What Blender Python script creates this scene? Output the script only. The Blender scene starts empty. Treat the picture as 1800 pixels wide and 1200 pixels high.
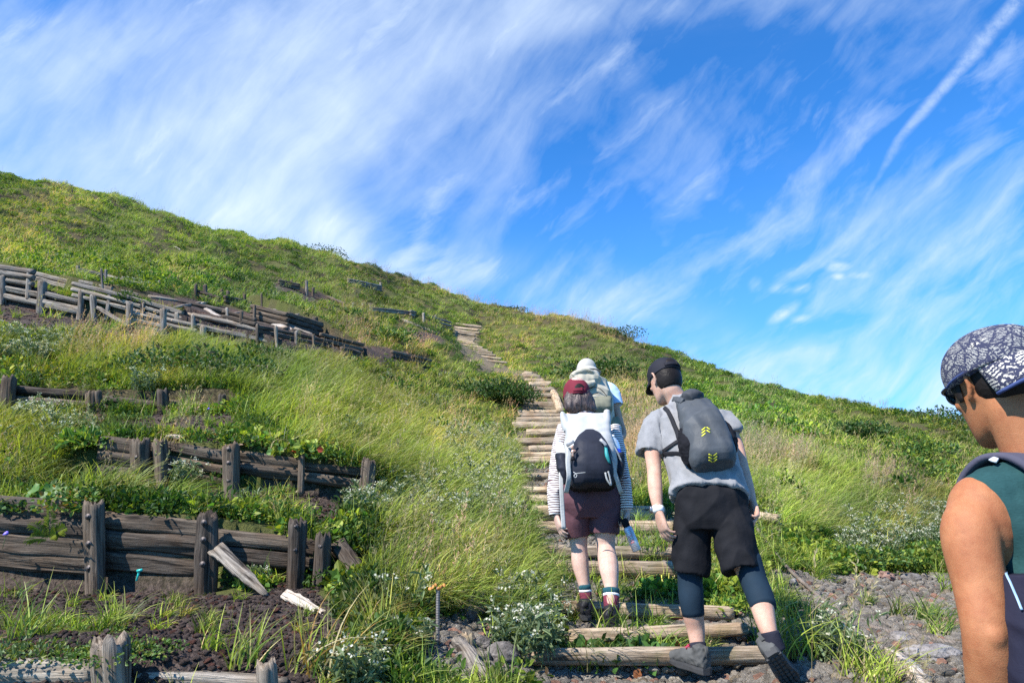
import bpy, math, random
import numpy as np
from mathutils import Vector, Matrix, Euler
random.seed(7); RS = np.random.RandomState(11)
PI = math.pi
scene = bpy.context.scene
COL = scene.collection
# ------------------------------------------------------------------ camera
CAMH = 1.5; PITCH = math.radians(15.4); FPX = 1200.0
cam = bpy.data.cameras.new('camera'); cam.lens = 24; cam.sensor_width = 36; cam.clip_start = .05; cam.clip_end = 3000
camo = bpy.data.objects.new('camera', cam); COL.objects.link(camo)
camo.location = (0, 0, CAMH); camo.rotation_euler = (PI/2 + PITCH, 0, 0); scene.camera = camo
cp, sp = math.cos(PITCH), math.sin(PITCH)
def W(px, py, d):
    """world point seen at photo pixel px,py at forward distance d (metres along +Y)"""
    dx = (px-900)/FPX; dy = (600-py)/FPX
    vy = cp - dy*sp; vz = sp + dy*cp
    return Vector((dx/vy*d, d, CAMH + vz/vy*d))
def proj(x, y, z):
    """world -> photo pixel (numpy)"""
    zz = z-CAMH
    f = y*cp + zz*sp; u = -y*sp + zz*cp
    f = np.maximum(f, .05)
    return 900+FPX*x/f, 600-FPX*u/f
# ------------------------------------------------------------------ light
SUNV = Vector((-.53, -.42, .74)).normalized()
sun = bpy.data.lights.new('sun', 'SUN'); sun.energy = 4.9; sun.angle = math.radians(.53); sun.color = (1, .955, .88)
suno = bpy.data.objects.new('sun', sun); COL.objects.link(suno)
suno.rotation_euler = SUNV.to_track_quat('Z', 'Y').to_euler()
scene.view_settings.view_transform = 'Standard'; scene.view_settings.look = 'None'
scene.view_settings.exposure = 0.97; scene.view_settings.gamma = 1
scene.cycles.max_bounces = 6; scene.cycles.transparent_max_bounces = 6
scene.cycles.use_denoising = False

class NT:
    """small node helper"""
    def __init__(s, nt): s.nt = nt; s.L = nt.links
    def n(s, t, **k):
        nd = s.nt.nodes.new(t)
        for a, b in k.items(): setattr(nd, a, b)
        return nd
    def put(s, sock, v):
        if isinstance(v, (int, float)): sock.default_value = v
        elif isinstance(v, (tuple, list)):
            sock.default_value = v if len(v) == len(sock.default_value) else tuple(v)+(1,)*(len(sock.default_value)-len(v))
        else: s.L.new(v, sock)
    def m(s, op, a, b=0., c=0., clamp=False):
        nd = s.n('ShaderNodeMath', operation=op); nd.use_clamp = clamp
        s.put(nd.inputs[0], a); s.put(nd.inputs[1], b)
        if op in ('MULTIPLY_ADD', 'SMOOTH_MIN', 'SMOOTH_MAX', 'WRAP', 'COMPARE'): s.put(nd.inputs[2], c)
        return nd.outputs[0]
    def vm(s, op, a, b=(0, 0, 0)):
        nd = s.n('ShaderNodeVectorMath', operation=op); s.put(nd.inputs[0], a); s.put(nd.inputs[1], b)
        return nd.outputs[1] if op in ('DOT_PRODUCT', 'LENGTH') else nd.outputs[0]
    def ramp(s, f, lo, hi, a=0., b=1., smooth=True):
        nd = s.n('ShaderNodeMapRange', interpolation_type='SMOOTHSTEP' if smooth else 'LINEAR'); nd.clamp = True
        s.put(nd.inputs[0], f); s.put(nd.inputs[1], lo); s.put(nd.inputs[2], hi); s.put(nd.inputs[3], a); s.put(nd.inputs[4], b)
        return nd.outputs[0]
    def mix(s, f, a, b, mode='MIX'):
        nd = s.n('ShaderNodeMix', data_type='RGBA', blend_type=mode)
        s.put(nd.inputs[0], f); s.put(nd.inputs[6], a); s.put(nd.inputs[7], b)
        return nd.outputs[2]
    def noise(s, vec, scale, detail=4, rough=.55, dist=0.):
        nd = s.n('ShaderNodeTexNoise'); s.put(nd.inputs['Vector'], vec); nd.inputs['Scale'].default_value = scale
        nd.inputs['Detail'].default_value = detail; nd.inputs['Roughness'].default_value = rough; nd.inputs['Distortion'].default_value = dist
        return nd.outputs[0]
    def mapv(s, vec, sc=(1, 1, 1), loc=(0, 0, 0), rot=(0, 0, 0)):
        nd = s.n('ShaderNodeMapping'); s.put(nd.inputs[0], vec)
        nd.inputs[1].default_value = loc; nd.inputs[2].default_value = rot; nd.inputs[3].default_value = sc
        return nd.outputs[0]
    def comb(s, x, y, z=0.):
        nd = s.n('ShaderNodeCombineXYZ'); s.put(nd.inputs[0], x); s.put(nd.inputs[1], y); s.put(nd.inputs[2], z); return nd.outputs[0]
    def sep(s, v):
        nd = s.n('ShaderNodeSeparateXYZ'); s.put(nd.inputs[0], v); return nd.outputs
    def attr(s, name, typ='GEOMETRY'):
        nd = s.n('ShaderNodeAttribute', attribute_name=name, attribute_type=typ); return nd.outputs

# ------------------------------------------------------------------ world: Nishita sky and cirrus
world = bpy.data.worlds.new('World'); scene.world = world; world.use_nodes = True
wt = world.node_tree; wt.nodes.clear(); w = NT(wt)
sky = w.n('ShaderNodeTexSky', sky_type='NISHITA'); sky.sun_disc = False
sky.sun_elevation = math.asin(SUNV.z); sky.sun_rotation = math.atan2(SUNV.x, SUNV.y)
sky.altitude = 1800; sky.air_density = 1.0; sky.dust_density = .3; sky.ozone_density = 2.6
geo = w.n('ShaderNodeTexCoord').outputs['Generated']
X, Y, Z = w.sep(geo)
fy = w.m('MAXIMUM', w.m('ADD', w.m('MULTIPLY', Y, cp), w.m('MULTIPLY', Z, sp)), .08)
fz = w.m('ADD', w.m('MULTIPLY', Y, -sp), w.m('MULTIPLY', Z, cp))
U = w.m('DIVIDE', X, fy); V = w.m('DIVIDE', fz, fy)
uv = w.comb(U, V)
def blob(px, py, rx, ry, ang, amp):
    """soft elliptical bank of cloud round one compass bearing and height; ang = degrees, rising to the right"""
    v = w.vm('SUBTRACT', uv, ((px-900)/FPX, (600-py)/FPX, 0))
    v = w.mapv(v, rot=(0, 0, -math.radians(ang)))
    v = w.vm('MULTIPLY', v, (FPX/rx, FPX/ry, 0))
    return w.m('MULTIPLY', w.ramp(w.vm('LENGTH', v), 1.25, 0.), amp)
def total(bl):
    acc = None
    for b in bl:
        o = blob(*b); acc = o if acc is None else w.m('ADD', acc, o)
    return acc
warp = w.vm('SUBTRACT', w.n('ShaderNodeTexNoise').outputs[1], (.5, .5, .5))
wn = warp.node.inputs[0].links[0].from_node; w.put(wn.inputs['Vector'], uv); wn.inputs['Scale'].default_value = 2.2; wn.inputs['Detail'].default_value = 5
uvw = w.vm('ADD', uv, w.vm('MULTIPLY', warp, (.15, .15, 0)))
def streaks(ang, stretch, sc, seed, detail=8, rough=.62):
    v = w.mapv(uvw, rot=(0, 0, -math.radians(ang))); v = w.mapv(v, sc=(1, stretch, 1), loc=(seed, seed*1.7, seed))
    return w.noise(v, sc, detail, rough, .4)
sA = streaks(50, 4.6, 2.6, 3.1, 7, .55); sB = streaks(36, 5.0, 3.0, 9.3, 7, .55); sC = streaks(-40, 3.0, 2.4, 15.7, 6, .5); fine = w.noise(w.mapv(w.mapv(uvw, rot=(0, 0, -.8)), sc=(1, 2.6, 1)), 9, 8, .62, .3)
covA = total([(600, 150, 520, 230, 42, .80), (300, 240, 520, 230, -8, .72), (860, 200, 200, 170, 50, .34), (470, 385, 380, 110, -26, .85),
              (60, 110, 320, 130, 20, .45), (120, 330, 380, 110, -8, .62), (980, 20, 330, 70, 22, .50), (1240, 0, 420, 40, 10, .36), (560, 20, 520, 110, 10, .45),
              (1530, 10, 300, 40, 6, .2)])
covB = total([(1090, 130, 260, 46, 36, .46), (1340, 240, 240, 60, 40, .36), (1010, 400, 150, 46, 36, .52), (740, 410, 130, 30, 66, .55), (820, 480, 220, 60, -12, .46), (860, 360, 280, 50, 15, .36),
              (1380, 440, 460, 90, 22, .58), (1680, 330, 320, 150, 25, .62), (1470, 290, 170, 100, 40, .52), (1700, 470, 300, 110, 6, .60), (1640, 570, 360, 80, 3, .44),
              (1240, 310, 140, 40, 45, .34), (1760, 150, 220, 90, 50, .34), (1050, 230, 300, 60, 20, .22)])
covL = total([(1330, 650, 140, 60, 0, .60), (1570, 670, 340, 95, 3, .65), (1430, 620, 40, 60, 75, .4), (1760, 700, 280, 90, 0, .60), (1130, 560, 300, 80, -22, .45), (560, 420, 260, 70, -20, .40), (900, 500, 300, 60, -18, .35)])
nA = w.m('ADD', w.m('MULTIPLY', sA, .85), w.m('ADD', w.m('MULTIPLY', sC, .60), w.m('MULTIPLY', fine, .55)))   # mean 1.0
nB = w.m('ADD', w.m('MULTIPLY', sB, 1.35), w.m('MULTIPLY', fine, .65))
dA = w.ramp(w.m('ADD', nA, w.m('MULTIPLY', w.m('MINIMUM', covA, 1.1), .60)), 0.96, 2.12, smooth=False)
dB = w.ramp(w.m('ADD', nB, w.m('MULTIPLY', w.m('MINIMUM', covB, .85), .46)), 1.16, 2.05, smooth=False)
dL = w.m('MULTIPLY', covL, w.ramp(w.m('ADD', sB, w.m('MULTIPLY', fine, .4)), .40, .95))
# thin contrail: a long narrow line, broken along its length
ca = Vector(((1488-900)/FPX, (600-404)/FPX)); cb = Vector(((1800-900)/FPX, (600+10)/FPX)); cd = (cb-ca).normalized(); clen = (cb-ca).length
rel = w.vm('SUBTRACT', w.vm('ADD', uv, w.vm('MULTIPLY', warp, (.075, .075, 0))), (ca.x, ca.y, 0))
al = w.vm('DOT_PRODUCT', rel, (cd.x, cd.y, 0)); ac = w.m('ABSOLUTE', w.m('ADD', w.vm('DOT_PRODUCT', rel, (-cd.y, cd.x, 0)), w.m('MULTIPLY', w.m('MULTIPLY', al, w.m('SUBTRACT', al, clen)), .28)))
cw = w.m('MULTIPLY', w.ramp(al, 0, clen, .004, .015), w.m('ADD', .45, fine))
con = w.m('MULTIPLY', w.ramp(w.m('DIVIDE', ac, cw), 1.25, .1), w.m('MULTIPLY', w.ramp(al, -.01, .25), w.m('MULTIPLY', w.ramp(w.noise(uvw, 17, 6, .7), .22, .7), .54)))
# a few small detached puffs
pf = total([(1378, 549, 34, 13, 32, 1.3), (1372, 508, 20, 10, 10, .9), (1410, 508, 22, 9, 20, .9), (1408, 466, 26, 11, 35, .7), (1470, 468, 26, 11, 0, .8), (1474, 486, 14, 7, 0, .7), (1440, 436, 12, 10, 30, .7), (1328, 500, 16, 14, 60, .5), (1408, 560, 20, 8, 10, .6), (1510, 483, 22, 8, 0, .5), (1250, 345, 14, 8, 30, .35)])
pf = w.m('MULTIPLY', pf, w.ramp(fine, .36, .62))
front = w.ramp(Y, -.1, .25)
dens = w.m('MULTIPLY', w.m('ADD', w.m('ADD', w.m('MULTIPLY', dA, 1.0), w.m('MULTIPLY', dB, .80)), w.m('ADD', w.m('ADD', w.m('MULTIPLY', dL, .8), con), w.m('MULTIPLY', pf, .7))), front)
gen = w.m('MULTIPLY', w.ramp(w.noise(w.mapv(geo, sc=(1, 1, 2.5)), 2.5, 6, .6, .5), .5, .85), w.m('SUBTRACT', .35, w.m('MULTIPLY', front, .30)))
dens = w.m('MINIMUM', w.m('ADD', dens, gen), .9)
skyc = w.mix(1.0, sky.outputs[0], (.31, .95, 1.50), 'MULTIPLY')
lowh = w.ramp(Z, .55, .10, 0., .42)
skyc = w.mix(lowh, skyc, (1.5, 3.5, 6.4))
fin = w.mix(dens, skyc, (4.0, 4.75, 5.7))
bg = w.n('ShaderNodeBackground'); w.L.new(fin, bg.inputs[0]); bg.inputs[1].default_value = .11
wo = w.n('ShaderNodeOutputWorld'); w.L.new(bg.outputs[0], wo.inputs[0])

# ------------------------------------------------------------------ object helpers
def tag(o, label=None, cat=None, group=None, kind=None):
    if label: o['label'] = label
    if cat: o['category'] = cat
    if group: o['group'] = group
    if kind: o['kind'] = kind
    return o
def empty(name, loc, label=None, cat=None, group=None):
    o = bpy.data.objects.new(name, None); COL.objects.link(o); o.location = loc; o.empty_display_size = .1
    return tag(o, label, cat, group)
def mkmesh(name, V, F, mat=None, smooth=True):
    me = bpy.data.meshes.new(name)
    V = np.asarray(V, dtype=np.float32)
    if isinstance(F, np.ndarray):
        k = F.shape[1]; nf = len(F)
        me.vertices.add(len(V)); me.vertices.foreach_set('co', V.ravel())
        me.loops.add(nf*k); me.loops.foreach_set('vertex_index', F.astype(np.int32).ravel())
        me.polygons.add(nf); me.polygons.foreach_set('loop_start', np.arange(0, nf*k, k, dtype=np.int32))
        me.update(calc_edges=True)
    else:
        me.from_pydata([tuple(map(float, v)) for v in V], [], F)
    me.polygons.foreach_set('use_smooth', [smooth]*len(me.polygons))
    if mat: me.materials.append(mat)
    me.update(); return me
def link(name, me, parent=None, loc=(0, 0, 0)):
    o = bpy.data.objects.new(name, me); COL.objects.link(o); o.parent = parent; o.location = loc; return o
def base_of(parent):
    """world position of a parent chain whose members carry only locations"""
    v = Vector((0, 0, 0))
    while parent: v += Vector(parent.location); parent = parent.parent
    return v
def part(name, VF, mat, parent=None, smooth=True, mod=None):
    """link world-space geometry as a part of parent"""
    V, F = VF; V = np.asarray(V, dtype=float)
    b = base_of(parent) if parent else Vector((0, 0, 0))
    return link(name, mkmesh(name, V-np.array(b), F, mat, smooth), parent)
def tagmesh(me, name, data, kind='FLOAT'):
    a = me.attributes.new(name, kind, 'POINT')
    key = {'FLOAT': 'value', 'FLOAT_COLOR': 'color', 'FLOAT_VECTOR': 'vector', 'INT': 'value'}[kind]
    d = np.asarray(data)
    if kind == 'FLOAT_COLOR' and d.shape[1] == 3: d = np.hstack([d, np.ones((len(d), 1))])
    a.data.foreach_set(key, d.astype(np.int32 if kind == 'INT' else np.float32).ravel())
def merge(ps):
    Vs, Fs, k = [], [], 0
    for V, F in ps:
        V = np.asarray(V, dtype=float); Vs.append(V); Fs += [tuple(int(i)+k for i in f) for f in F]; k += len(V)
    return np.vstack(Vs), Fs
def catmull(P, n=6):
    P = [np.array(p, dtype=float) for p in P]
    if len(P) < 3 or n <= 1: return P
    out = []; Q = [2*P[0]-P[1]]+P+[2*P[-1]-P[-2]]
    for i in range(1, len(Q)-2):
        a, b, c, d = Q[i-1:i+3]
        for j in range(n):
            t = j/n
            out.append(.5*((2*b)+(-a+c)*t+(2*a-5*b+4*c-d)*t*t+(-a+3*b-3*c+d)*t**3))
    out.append(P[-1]); return out
def frames(P, hint=(0, 0, 1)):
    """tangent, normal, binormal at every point of a path"""
    P = np.array(P); T = np.gradient(P, axis=0); T /= np.maximum(np.linalg.norm(T, axis=1), 1e-9)[:, None]
    h = np.array(hint, dtype=float)
    n = h-T[0]*h.dot(T[0])
    if np.linalg.norm(n) < 1e-3: n = np.cross(T[0], (1, 0, .01))
    n /= np.linalg.norm(n); N = []
    for t in T:
        n = n-t*n.dot(t); n /= max(np.linalg.norm(n), 1e-9); N.append(n.copy())
    N = np.array(N); return T, N, np.cross(T, N)
def tube(P, R, seg=12, sub=4, flat=1., hint=(0, 0, 1), caps=True, capk=.35):
    """round or flattened (flat<1 along the hint) tapering tube; R = radius per point"""
    n0 = len(P); R = [R]*n0 if isinstance(R, (int, float)) else list(R)
    PP = np.array(catmull([list(p)+[r] for p, r in zip(P, R)], sub)); P = PP[:, :3]; R = PP[:, 3]
    T, N, B = frames(P, hint); V = []; F = []; m = len(P)
    for i in range(m):
        for j in range(seg):
            a = 2*PI*j/seg
            V.append(P[i]+R[i]*(math.cos(a)*N[i]*flat+math.sin(a)*B[i]))
    for i in range(m-1):
        for j in range(seg):
            k = (j+1) % seg; F.append((i*seg+j, i*seg+k, (i+1)*seg+k, (i+1)*seg+j))
    if caps:
        V.append(P[0]-T[0]*R[0]*.35); V.append(P[-1]+T[-1]*R[-1]*capk); a = m*seg
        for j in range(seg):
            k = (j+1) % seg; F.append((a, k, j)); F.append((a+1, (m-1)*seg+j, (m-1)*seg+k))
    return np.array(V), F
def ribbon(P, wid, th, hint=(0, 1, 0), sub=5):
    """flat strap: th along hint, wid across"""
    n0 = len(P); wid = [wid]*n0 if isinstance(wid, (int, float)) else list(wid)
    PP = np.array(catmull([list(p)+[q] for p, q in zip(P, wid)], sub)); P = PP[:, :3]; Wd = PP[:, 3]
    T, N, B = frames(P, hint); V = []; F = []
    sec = [(-.5, -.5), (-.3, -.62), (.3, -.62), (.5, -.5), (.5, .5), (.3, .62), (-.3, .62), (-.5, .5)]
    for i in range(len(P)):
        for (a, b) in sec: V.append(P[i]+B[i]*a*Wd[i]+N[i]*b*th)
    k = len(sec)
    for i in range(len(P)-1):
        for j in range(k): F.append((i*k+j, i*k+(j+1) % k, (i+1)*k+(j+1) % k, (i+1)*k+j))
    F.append(tuple(range(k))[::-1]); F.append(tuple((len(P)-1)*k+j for j in range(k)))
    return np.array(V), F
def loft(rings, seg=28, caps=True, sub=0):
    """rings of (centre, half-axis vector a, half-axis vector b, squareness exponent)"""
    if sub:
        q = catmull([list(c)+list(a)+list(b)+[e] for c, a, b, e in rings], sub)
        rings = [(r[:3], r[3:6], r[6:9], r[9]) for r in q]
    V = []; F = []; m = len(rings)
    for c, a, b, e in rings:
        c, a, b = (np.array(v, dtype=float) for v in (c, a, b))
        for j in range(seg):
            t = 2*PI*j/seg; x = math.cos(t); y = math.sin(t)
            x = math.copysign(abs(x)**(2/e), x); y = math.copysign(abs(y)**(2/e), y)
            V.append(c+a*x+b*y)
    for i in range(m-1):
        for j in range(seg):
            k = (j+1) % seg; F.append((i*seg+j, i*seg+k, (i+1)*seg+k, (i+1)*seg+j))
    if caps:
        V.append(np.array(rings[0][0], dtype=float)); V.append(np.array(rings[-1][0], dtype=float)); a = m*seg
        for j in range(seg):
            k = (j+1) % seg; F.append((a, k, j)); F.append((a+1, (m-1)*seg+j, (m-1)*seg+k))
    return np.array(V), F
def ell(c, A, B, C_, seg=18, rg=10):
    """ellipsoid with half-axis vectors A, B, C"""
    c, A, B, C_ = (np.array(v, dtype=float) for v in (c, A, B, C_)); V = []; F = []
    for i in range(1, rg):
        p = PI*i/rg
        for j in range(seg):
            t = 2*PI*j/seg; V.append(c+C_*math.cos(p)+math.sin(p)*(A*math.cos(t)+B*math.sin(t)))
    for i in range(rg-2):
        for j in range(seg):
            k = (j+1) % seg; F.append((i*seg+j, i*seg+k, (i+1)*seg+k, (i+1)*seg+j))
    V.append(c+C_); V.append(c-C_); a = (rg-1)*seg
    for j in range(seg):
        k = (j+1) % seg; F.append((a, k, j)); F.append((a+1, (rg-2)*seg+j, (rg-2)*seg+k))
    return np.array(V), F
def sheet(G, th):
    """grid of points (n,m,3) thickened by th along its normals"""
    G = np.array(G, dtype=float); n, m, _ = G.shape
    du = np.gradient(G, axis=0); dv = np.gradient(G, axis=1); N = np.cross(du, dv); N /= np.maximum(np.linalg.norm(N, axis=2), 1e-9)[..., None]
    V = np.vstack([(G+N*th/2).reshape(-1, 3), (G-N*th/2).reshape(-1, 3)]); F = []; o = n*m
    for i in range(n-1):
        for j in range(m-1):
            a, b, c, d = i*m+j, i*m+j+1, (i+1)*m+j+1, (i+1)*m+j
            F.append((a, b, c, d)); F.append((d+o, c+o, b+o, a+o))
    bd = [(0, j) for j in range(m)]+[(i, m-1) for i in range(1, n)]+[(n-1, j) for j in range(m-2, -1, -1)]+[(i, 0) for i in range(n-2, 0, -1)]
    bd = [i*m+j for i, j in bd]
    for a, b in zip(bd, bd[1:]+bd[:1]): F.append((b, a, a+o, b+o))
    return V, F
def union(ps, voxel=.006, smooth=4, subtract=None):
    """one continuous skin round several overlapping closed shapes"""
    V, F = merge(ps); me = mkmesh('tmp', V, F); o = bpy.data.objects.new('tmp', me); COL.objects.link(o)
    md = o.modifiers.new('r', 'REMESH'); md.mode = 'VOXEL'; md.voxel_size = voxel
    if smooth: s = o.modifiers.new('s', 'SMOOTH'); s.factor = .5; s.iterations = smooth
    dg = bpy.context.evaluated_depsgraph_get(); ev = o.evaluated_get(dg); m2 = ev.to_mesh()
    n = len(m2.vertices); co = np.empty(n*3, dtype=np.float32); m2.vertices.foreach_get('co', co)
    nl = len(m2.loops); li = np.empty(nl, dtype=np.int32); m2.loops.foreach_get('vertex_index', li)
    Fq = li.reshape(-1, 4)
    ev.to_mesh_clear(); bpy.data.objects.remove(o); bpy.data.meshes.remove(me)
    return co.reshape(-1, 3).astype(float), Fq
def vnormals(V, F):
    a, b, c, d = (V[F[:, i]] for i in range(4)); fn = np.cross(c-a, d-b); N = np.zeros_like(V)
    for i in range(4): np.add.at(N, F[:, i], fn)
    return N/np.maximum(np.linalg.norm(N, axis=1), 1e-12)[:, None]
def wav(P, seed, freq, n=5):
    """smooth pseudo-noise in about [-1,1], vectorised"""
    r = np.random.RandomState(seed); out = np.zeros(len(P))
    for i in range(n):
        k = r.randn(3); k *= freq*(.7+.9*r.rand())/np.linalg.norm(k); q = r.randn(3); q *= freq*.6/np.linalg.norm(q)
        out += np.sin(P@k+r.rand()*6.28+1.6*np.sin(P@q+r.rand()*6.28))
    return out/n*1.6
def cloth(ps, voxel=.006, amp=.006, freq=28, seed=1, smooth=3, aniso=(1, 1, 1), amp2=.002):
    """fabric: union of shapes, then soft folds"""
    V, F = union(ps, voxel, smooth); N = vnormals(V, F); Q = V*np.array(aniso)
    f = 1-2*np.abs(np.sin(1.7*wav(Q, seed, freq)))
    V = V+N*(amp*f*.5+amp*.6*wav(Q, seed+3, freq*.5)+amp2*wav(V, seed+9, freq*3.2)+amp*.45)[:, None]
    return V, F
# ------------------------------------------------------------------ materials
MC = {}
def newmat(name):
    m = bpy.data.materials.new(name); m.use_nodes = True; m.node_tree.nodes.clear(); t = NT(m.node_tree)
    p = t.n('ShaderNodeBsdfPrincipled'); o = t.n('ShaderNodeOutputMaterial'); t.L.new(p.outputs[0], o.inputs[0]); return m, t, p
def fabric(name, col, rough=.85, weave=900, bump=.25, var=.12, sheen=.15, heather=0., fold=0.):
    if name in MC: return MC[name]
    m, t, p = newmat(name); tc = t.n('ShaderNodeTexCoord').outputs['Object']
    n1 = t.noise(tc, 9, 4); n2 = t.noise(tc, weave/4, 2)
    c = t.mix(t.ramp(n1, .3, .7), tuple(v*(1-var) for v in col), tuple(min(1, v*(1+var)) for v in col))
    if heather:
        n3 = t.noise(t.mapv(tc, sc=(1, 1, 7)), 120, 3); c = t.mix(t.ramp(n3, .38, .62, 0, heather), c, tuple(v*.45 for v in col))
    t.put(p.inputs['Base Color'], c); p.inputs['Roughness'].default_value = rough
    p.inputs['Sheen Weight'].default_value = sheen if max(col) > .2 else 0; p.inputs['Specular IOR Level'].default_value = .45 if max(col) > .2 else .10
    b = t.n('ShaderNodeBump'); b.inputs['Strength'].default_value = bump; b.inputs['Distance'].default_value = .004
    h = t.m('ADD', t.m('MULTIPLY', n2, .3), t.m('MULTIPLY', t.noise(tc, 38, 3, .5, 1.2), 1.2))
    t.put(b.inputs['Height'], h); t.L.new(b.outputs[0], p.inputs['Normal']); MC[name] = m; return m
def skinmat(name, col, deep):
    if name in MC: return MC[name]
    m, t, p = newmat(name); tc = t.n('ShaderNodeTexCoord').outputs['Object']
    n = t.noise(tc, 14, 5, .6); n2 = t.noise(tc, 400, 2)
    t.put(p.inputs['Base Color'], t.mix(t.ramp(t.noise(tc, 70, 4, .7), .45, .7, 0, .35), t.mix(t.ramp(n, .35, .7), col, deep), tuple(v*.78 for v in deep))); p.inputs['Roughness'].default_value = .68; p.inputs['Specular IOR Level'].default_value = .35
    p.inputs['Subsurface Weight'].default_value = .12; p.inputs['Subsurface Radius'].default_value = (.012, .005, .003); p.inputs['Subsurface Scale'].default_value = .6
    b = t.n('ShaderNodeBump'); b.inputs['Strength'].default_value = .35; b.inputs['Distance'].default_value = .0015
    t.put(b.inputs['Height'], t.m('ADD', n2, t.noise(tc, 90, 4, .7))); t.L.new(b.outputs[0], p.inputs['Normal']); MC[name] = m; return m
def plain(name, col, rough=.5, metal=0., alpha=1., trans=0., spec=.5):
    if name in MC: return MC[name]
    m, t, p = newmat(name); tc = t.n('ShaderNodeTexCoord').outputs['Object']
    n = t.noise(tc, 30, 4)
    t.put(p.inputs['Base Color'], t.mix(t.ramp(n, .3, .7), tuple(v*.86 for v in col), tuple(min(1, v*1.12) for v in col)))
    t.put(p.inputs['Roughness'], t.ramp(n, .2, .8, rough*.85, min(1, rough*1.15))); p.inputs['Metallic'].default_value = metal
    p.inputs['Transmission Weight'].default_value = trans; p.inputs['Specular IOR Level'].default_value = spec
    MC[name] = m; return m
def woodmat(name, lo, hi, crack=.75, green=0.):
    if name in MC: return MC[name]
    m, t, p = newmat(name); tc = t.n('ShaderNodeTexCoord').outputs['Object']; oi = t.n('ShaderNodeObjectInfo').outputs
    v = t.vm('ADD', t.mapv(tc, sc=(1.6, 26, 26)), t.comb(t.m('MULTIPLY', oi['Random'], 37), t.m('MULTIPLY', oi['Random'], 91), 0))
    g1 = t.noise(v, 1.6, 8, .62, .7); g2 = t.noise(t.mapv(v, sc=(1, 3, 3)), 2.4, 4, .6); big = t.noise(tc, 5, 3)
    c = t.mix(t.ramp(g1, .32, .66), lo, hi); c = t.mix(t.ramp(g2, .35, .7, 0, .4), c, tuple(x*.5 for x in lo))
    c = t.mix(t.ramp(g1, .40, .33, 0, crack), c, (.018, .014, .011))
    c = t.mix(t.ramp(big, .45, .75, 0, .35), c, tuple(x*.55 for x in hi)); c = t.mix(t.ramp(t.noise(t.vm('ADD', tc, t.comb(t.m('MULTIPLY', oi['Random'], 19), 0, 0)), 2.6, 4, .65), .42, .68, 0, .65), c, t.mix(t.ramp(g1, .3, .66), (lo[0]*.9, lo[1]*.68, lo[2]*.5), (hi[0]*.72, hi[1]*.56, hi[2]*.42)))
    c = t.mix(1.0, c, t.comb(t.ramp(oi['Random'], 0, 1, .66, 1.25, False), t.ramp(oi['Random'], 0, 1, .66, 1.2, False), t.ramp(oi['Random'], 0, 1, .68, 1.12, False)), 'MULTIPLY')
    if green: c = t.mix(t.ramp(t.noise(tc, 9, 5), .52, .66, 0, green), c, (.10, .11, .03))
    t.put(p.inputs['Base Color'], c); p.inputs['Roughness'].default_value = .88; p.inputs['Specular IOR Level'].default_value = .2
    b = t.n('ShaderNodeBump'); b.inputs['Strength'].default_value = .9; b.inputs['Distance'].default_value = .022
    t.put(b.inputs['Height'], t.m('ADD', g1, t.m('MULTIPLY', g2, .35))); t.L.new(b.outputs[0], p.inputs['Normal']); MC[name] = m; return m
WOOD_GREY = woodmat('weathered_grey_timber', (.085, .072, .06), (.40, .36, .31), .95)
WOOD_DARK = woodmat('dark_rotting_timber', (.034, .026, .020), (.185, .150, .118), .95)  # old timber, dark brown in its own colour
WOOD_STEP = woodmat('worn_step_timber', (.20, .15, .10), (.62, .50, .37), .8, .25)
WOOD_PALE = woodmat('bleached_splinter_timber', (.32, .27, .22), (.68, .62, .55), .5)
def plantmat(name, rough=.55, transl=.38):
    """foliage: colour carried by each instance times the colour of each blade or leaf"""
    if name in MC: return MC[name]
    m, t, p = newmat(name)
    a = t.attr('bcol')[0]; i = t.attr('icol', 'INSTANCER')[0]
    c = t.mix(1.0, a, i, 'MULTIPLY')
    t.put(p.inputs['Base Color'], c); p.inputs['Roughness'].default_value = rough; p.inputs['Specular IOR Level'].default_value = .32
    tr = t.n('ShaderNodeBsdfTranslucent'); t.L.new(t.mix(1.0, c, (1.25, 1.25, .55), 'MULTIPLY'), tr.inputs[0])
    mx = t.n('ShaderNodeMixShader'); mx.inputs[0].default_value = transl
    t.L.new(p.outputs[0], mx.inputs[1]); t.L.new(tr.outputs[0], mx.inputs[2])
    o = [n for n in t.nt.nodes if n.type == 'OUTPUT_MATERIAL'][0]; t.L.new(mx.outputs[0], o.inputs[0]); MC[name] = m; return m
def plantsolo(name, rough=.5, transl=.32):
    if name in MC: return MC[name]
    m, t, p = newmat(name); c = t.attr('bcol')[0]
    t.put(p.inputs['Base Color'], c); p.inputs['Roughness'].default_value = rough; p.inputs['Specular IOR Level'].default_value = .35
    tr = t.n('ShaderNodeBsdfTranslucent'); t.L.new(t.mix(1.0, c, (1.25, 1.25, .55), 'MULTIPLY'), tr.inputs[0])
    mx = t.n('ShaderNodeMixShader'); mx.inputs[0].default_value = transl
    t.L.new(p.outputs[0], mx.inputs[1]); t.L.new(tr.outputs[0], mx.inputs[2])
    o = [n for n in t.nt.nodes if n.type == 'OUTPUT_MATERIAL'][0]; t.L.new(mx.outputs[0], o.inputs[0]); MC[name] = m; return m
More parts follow.
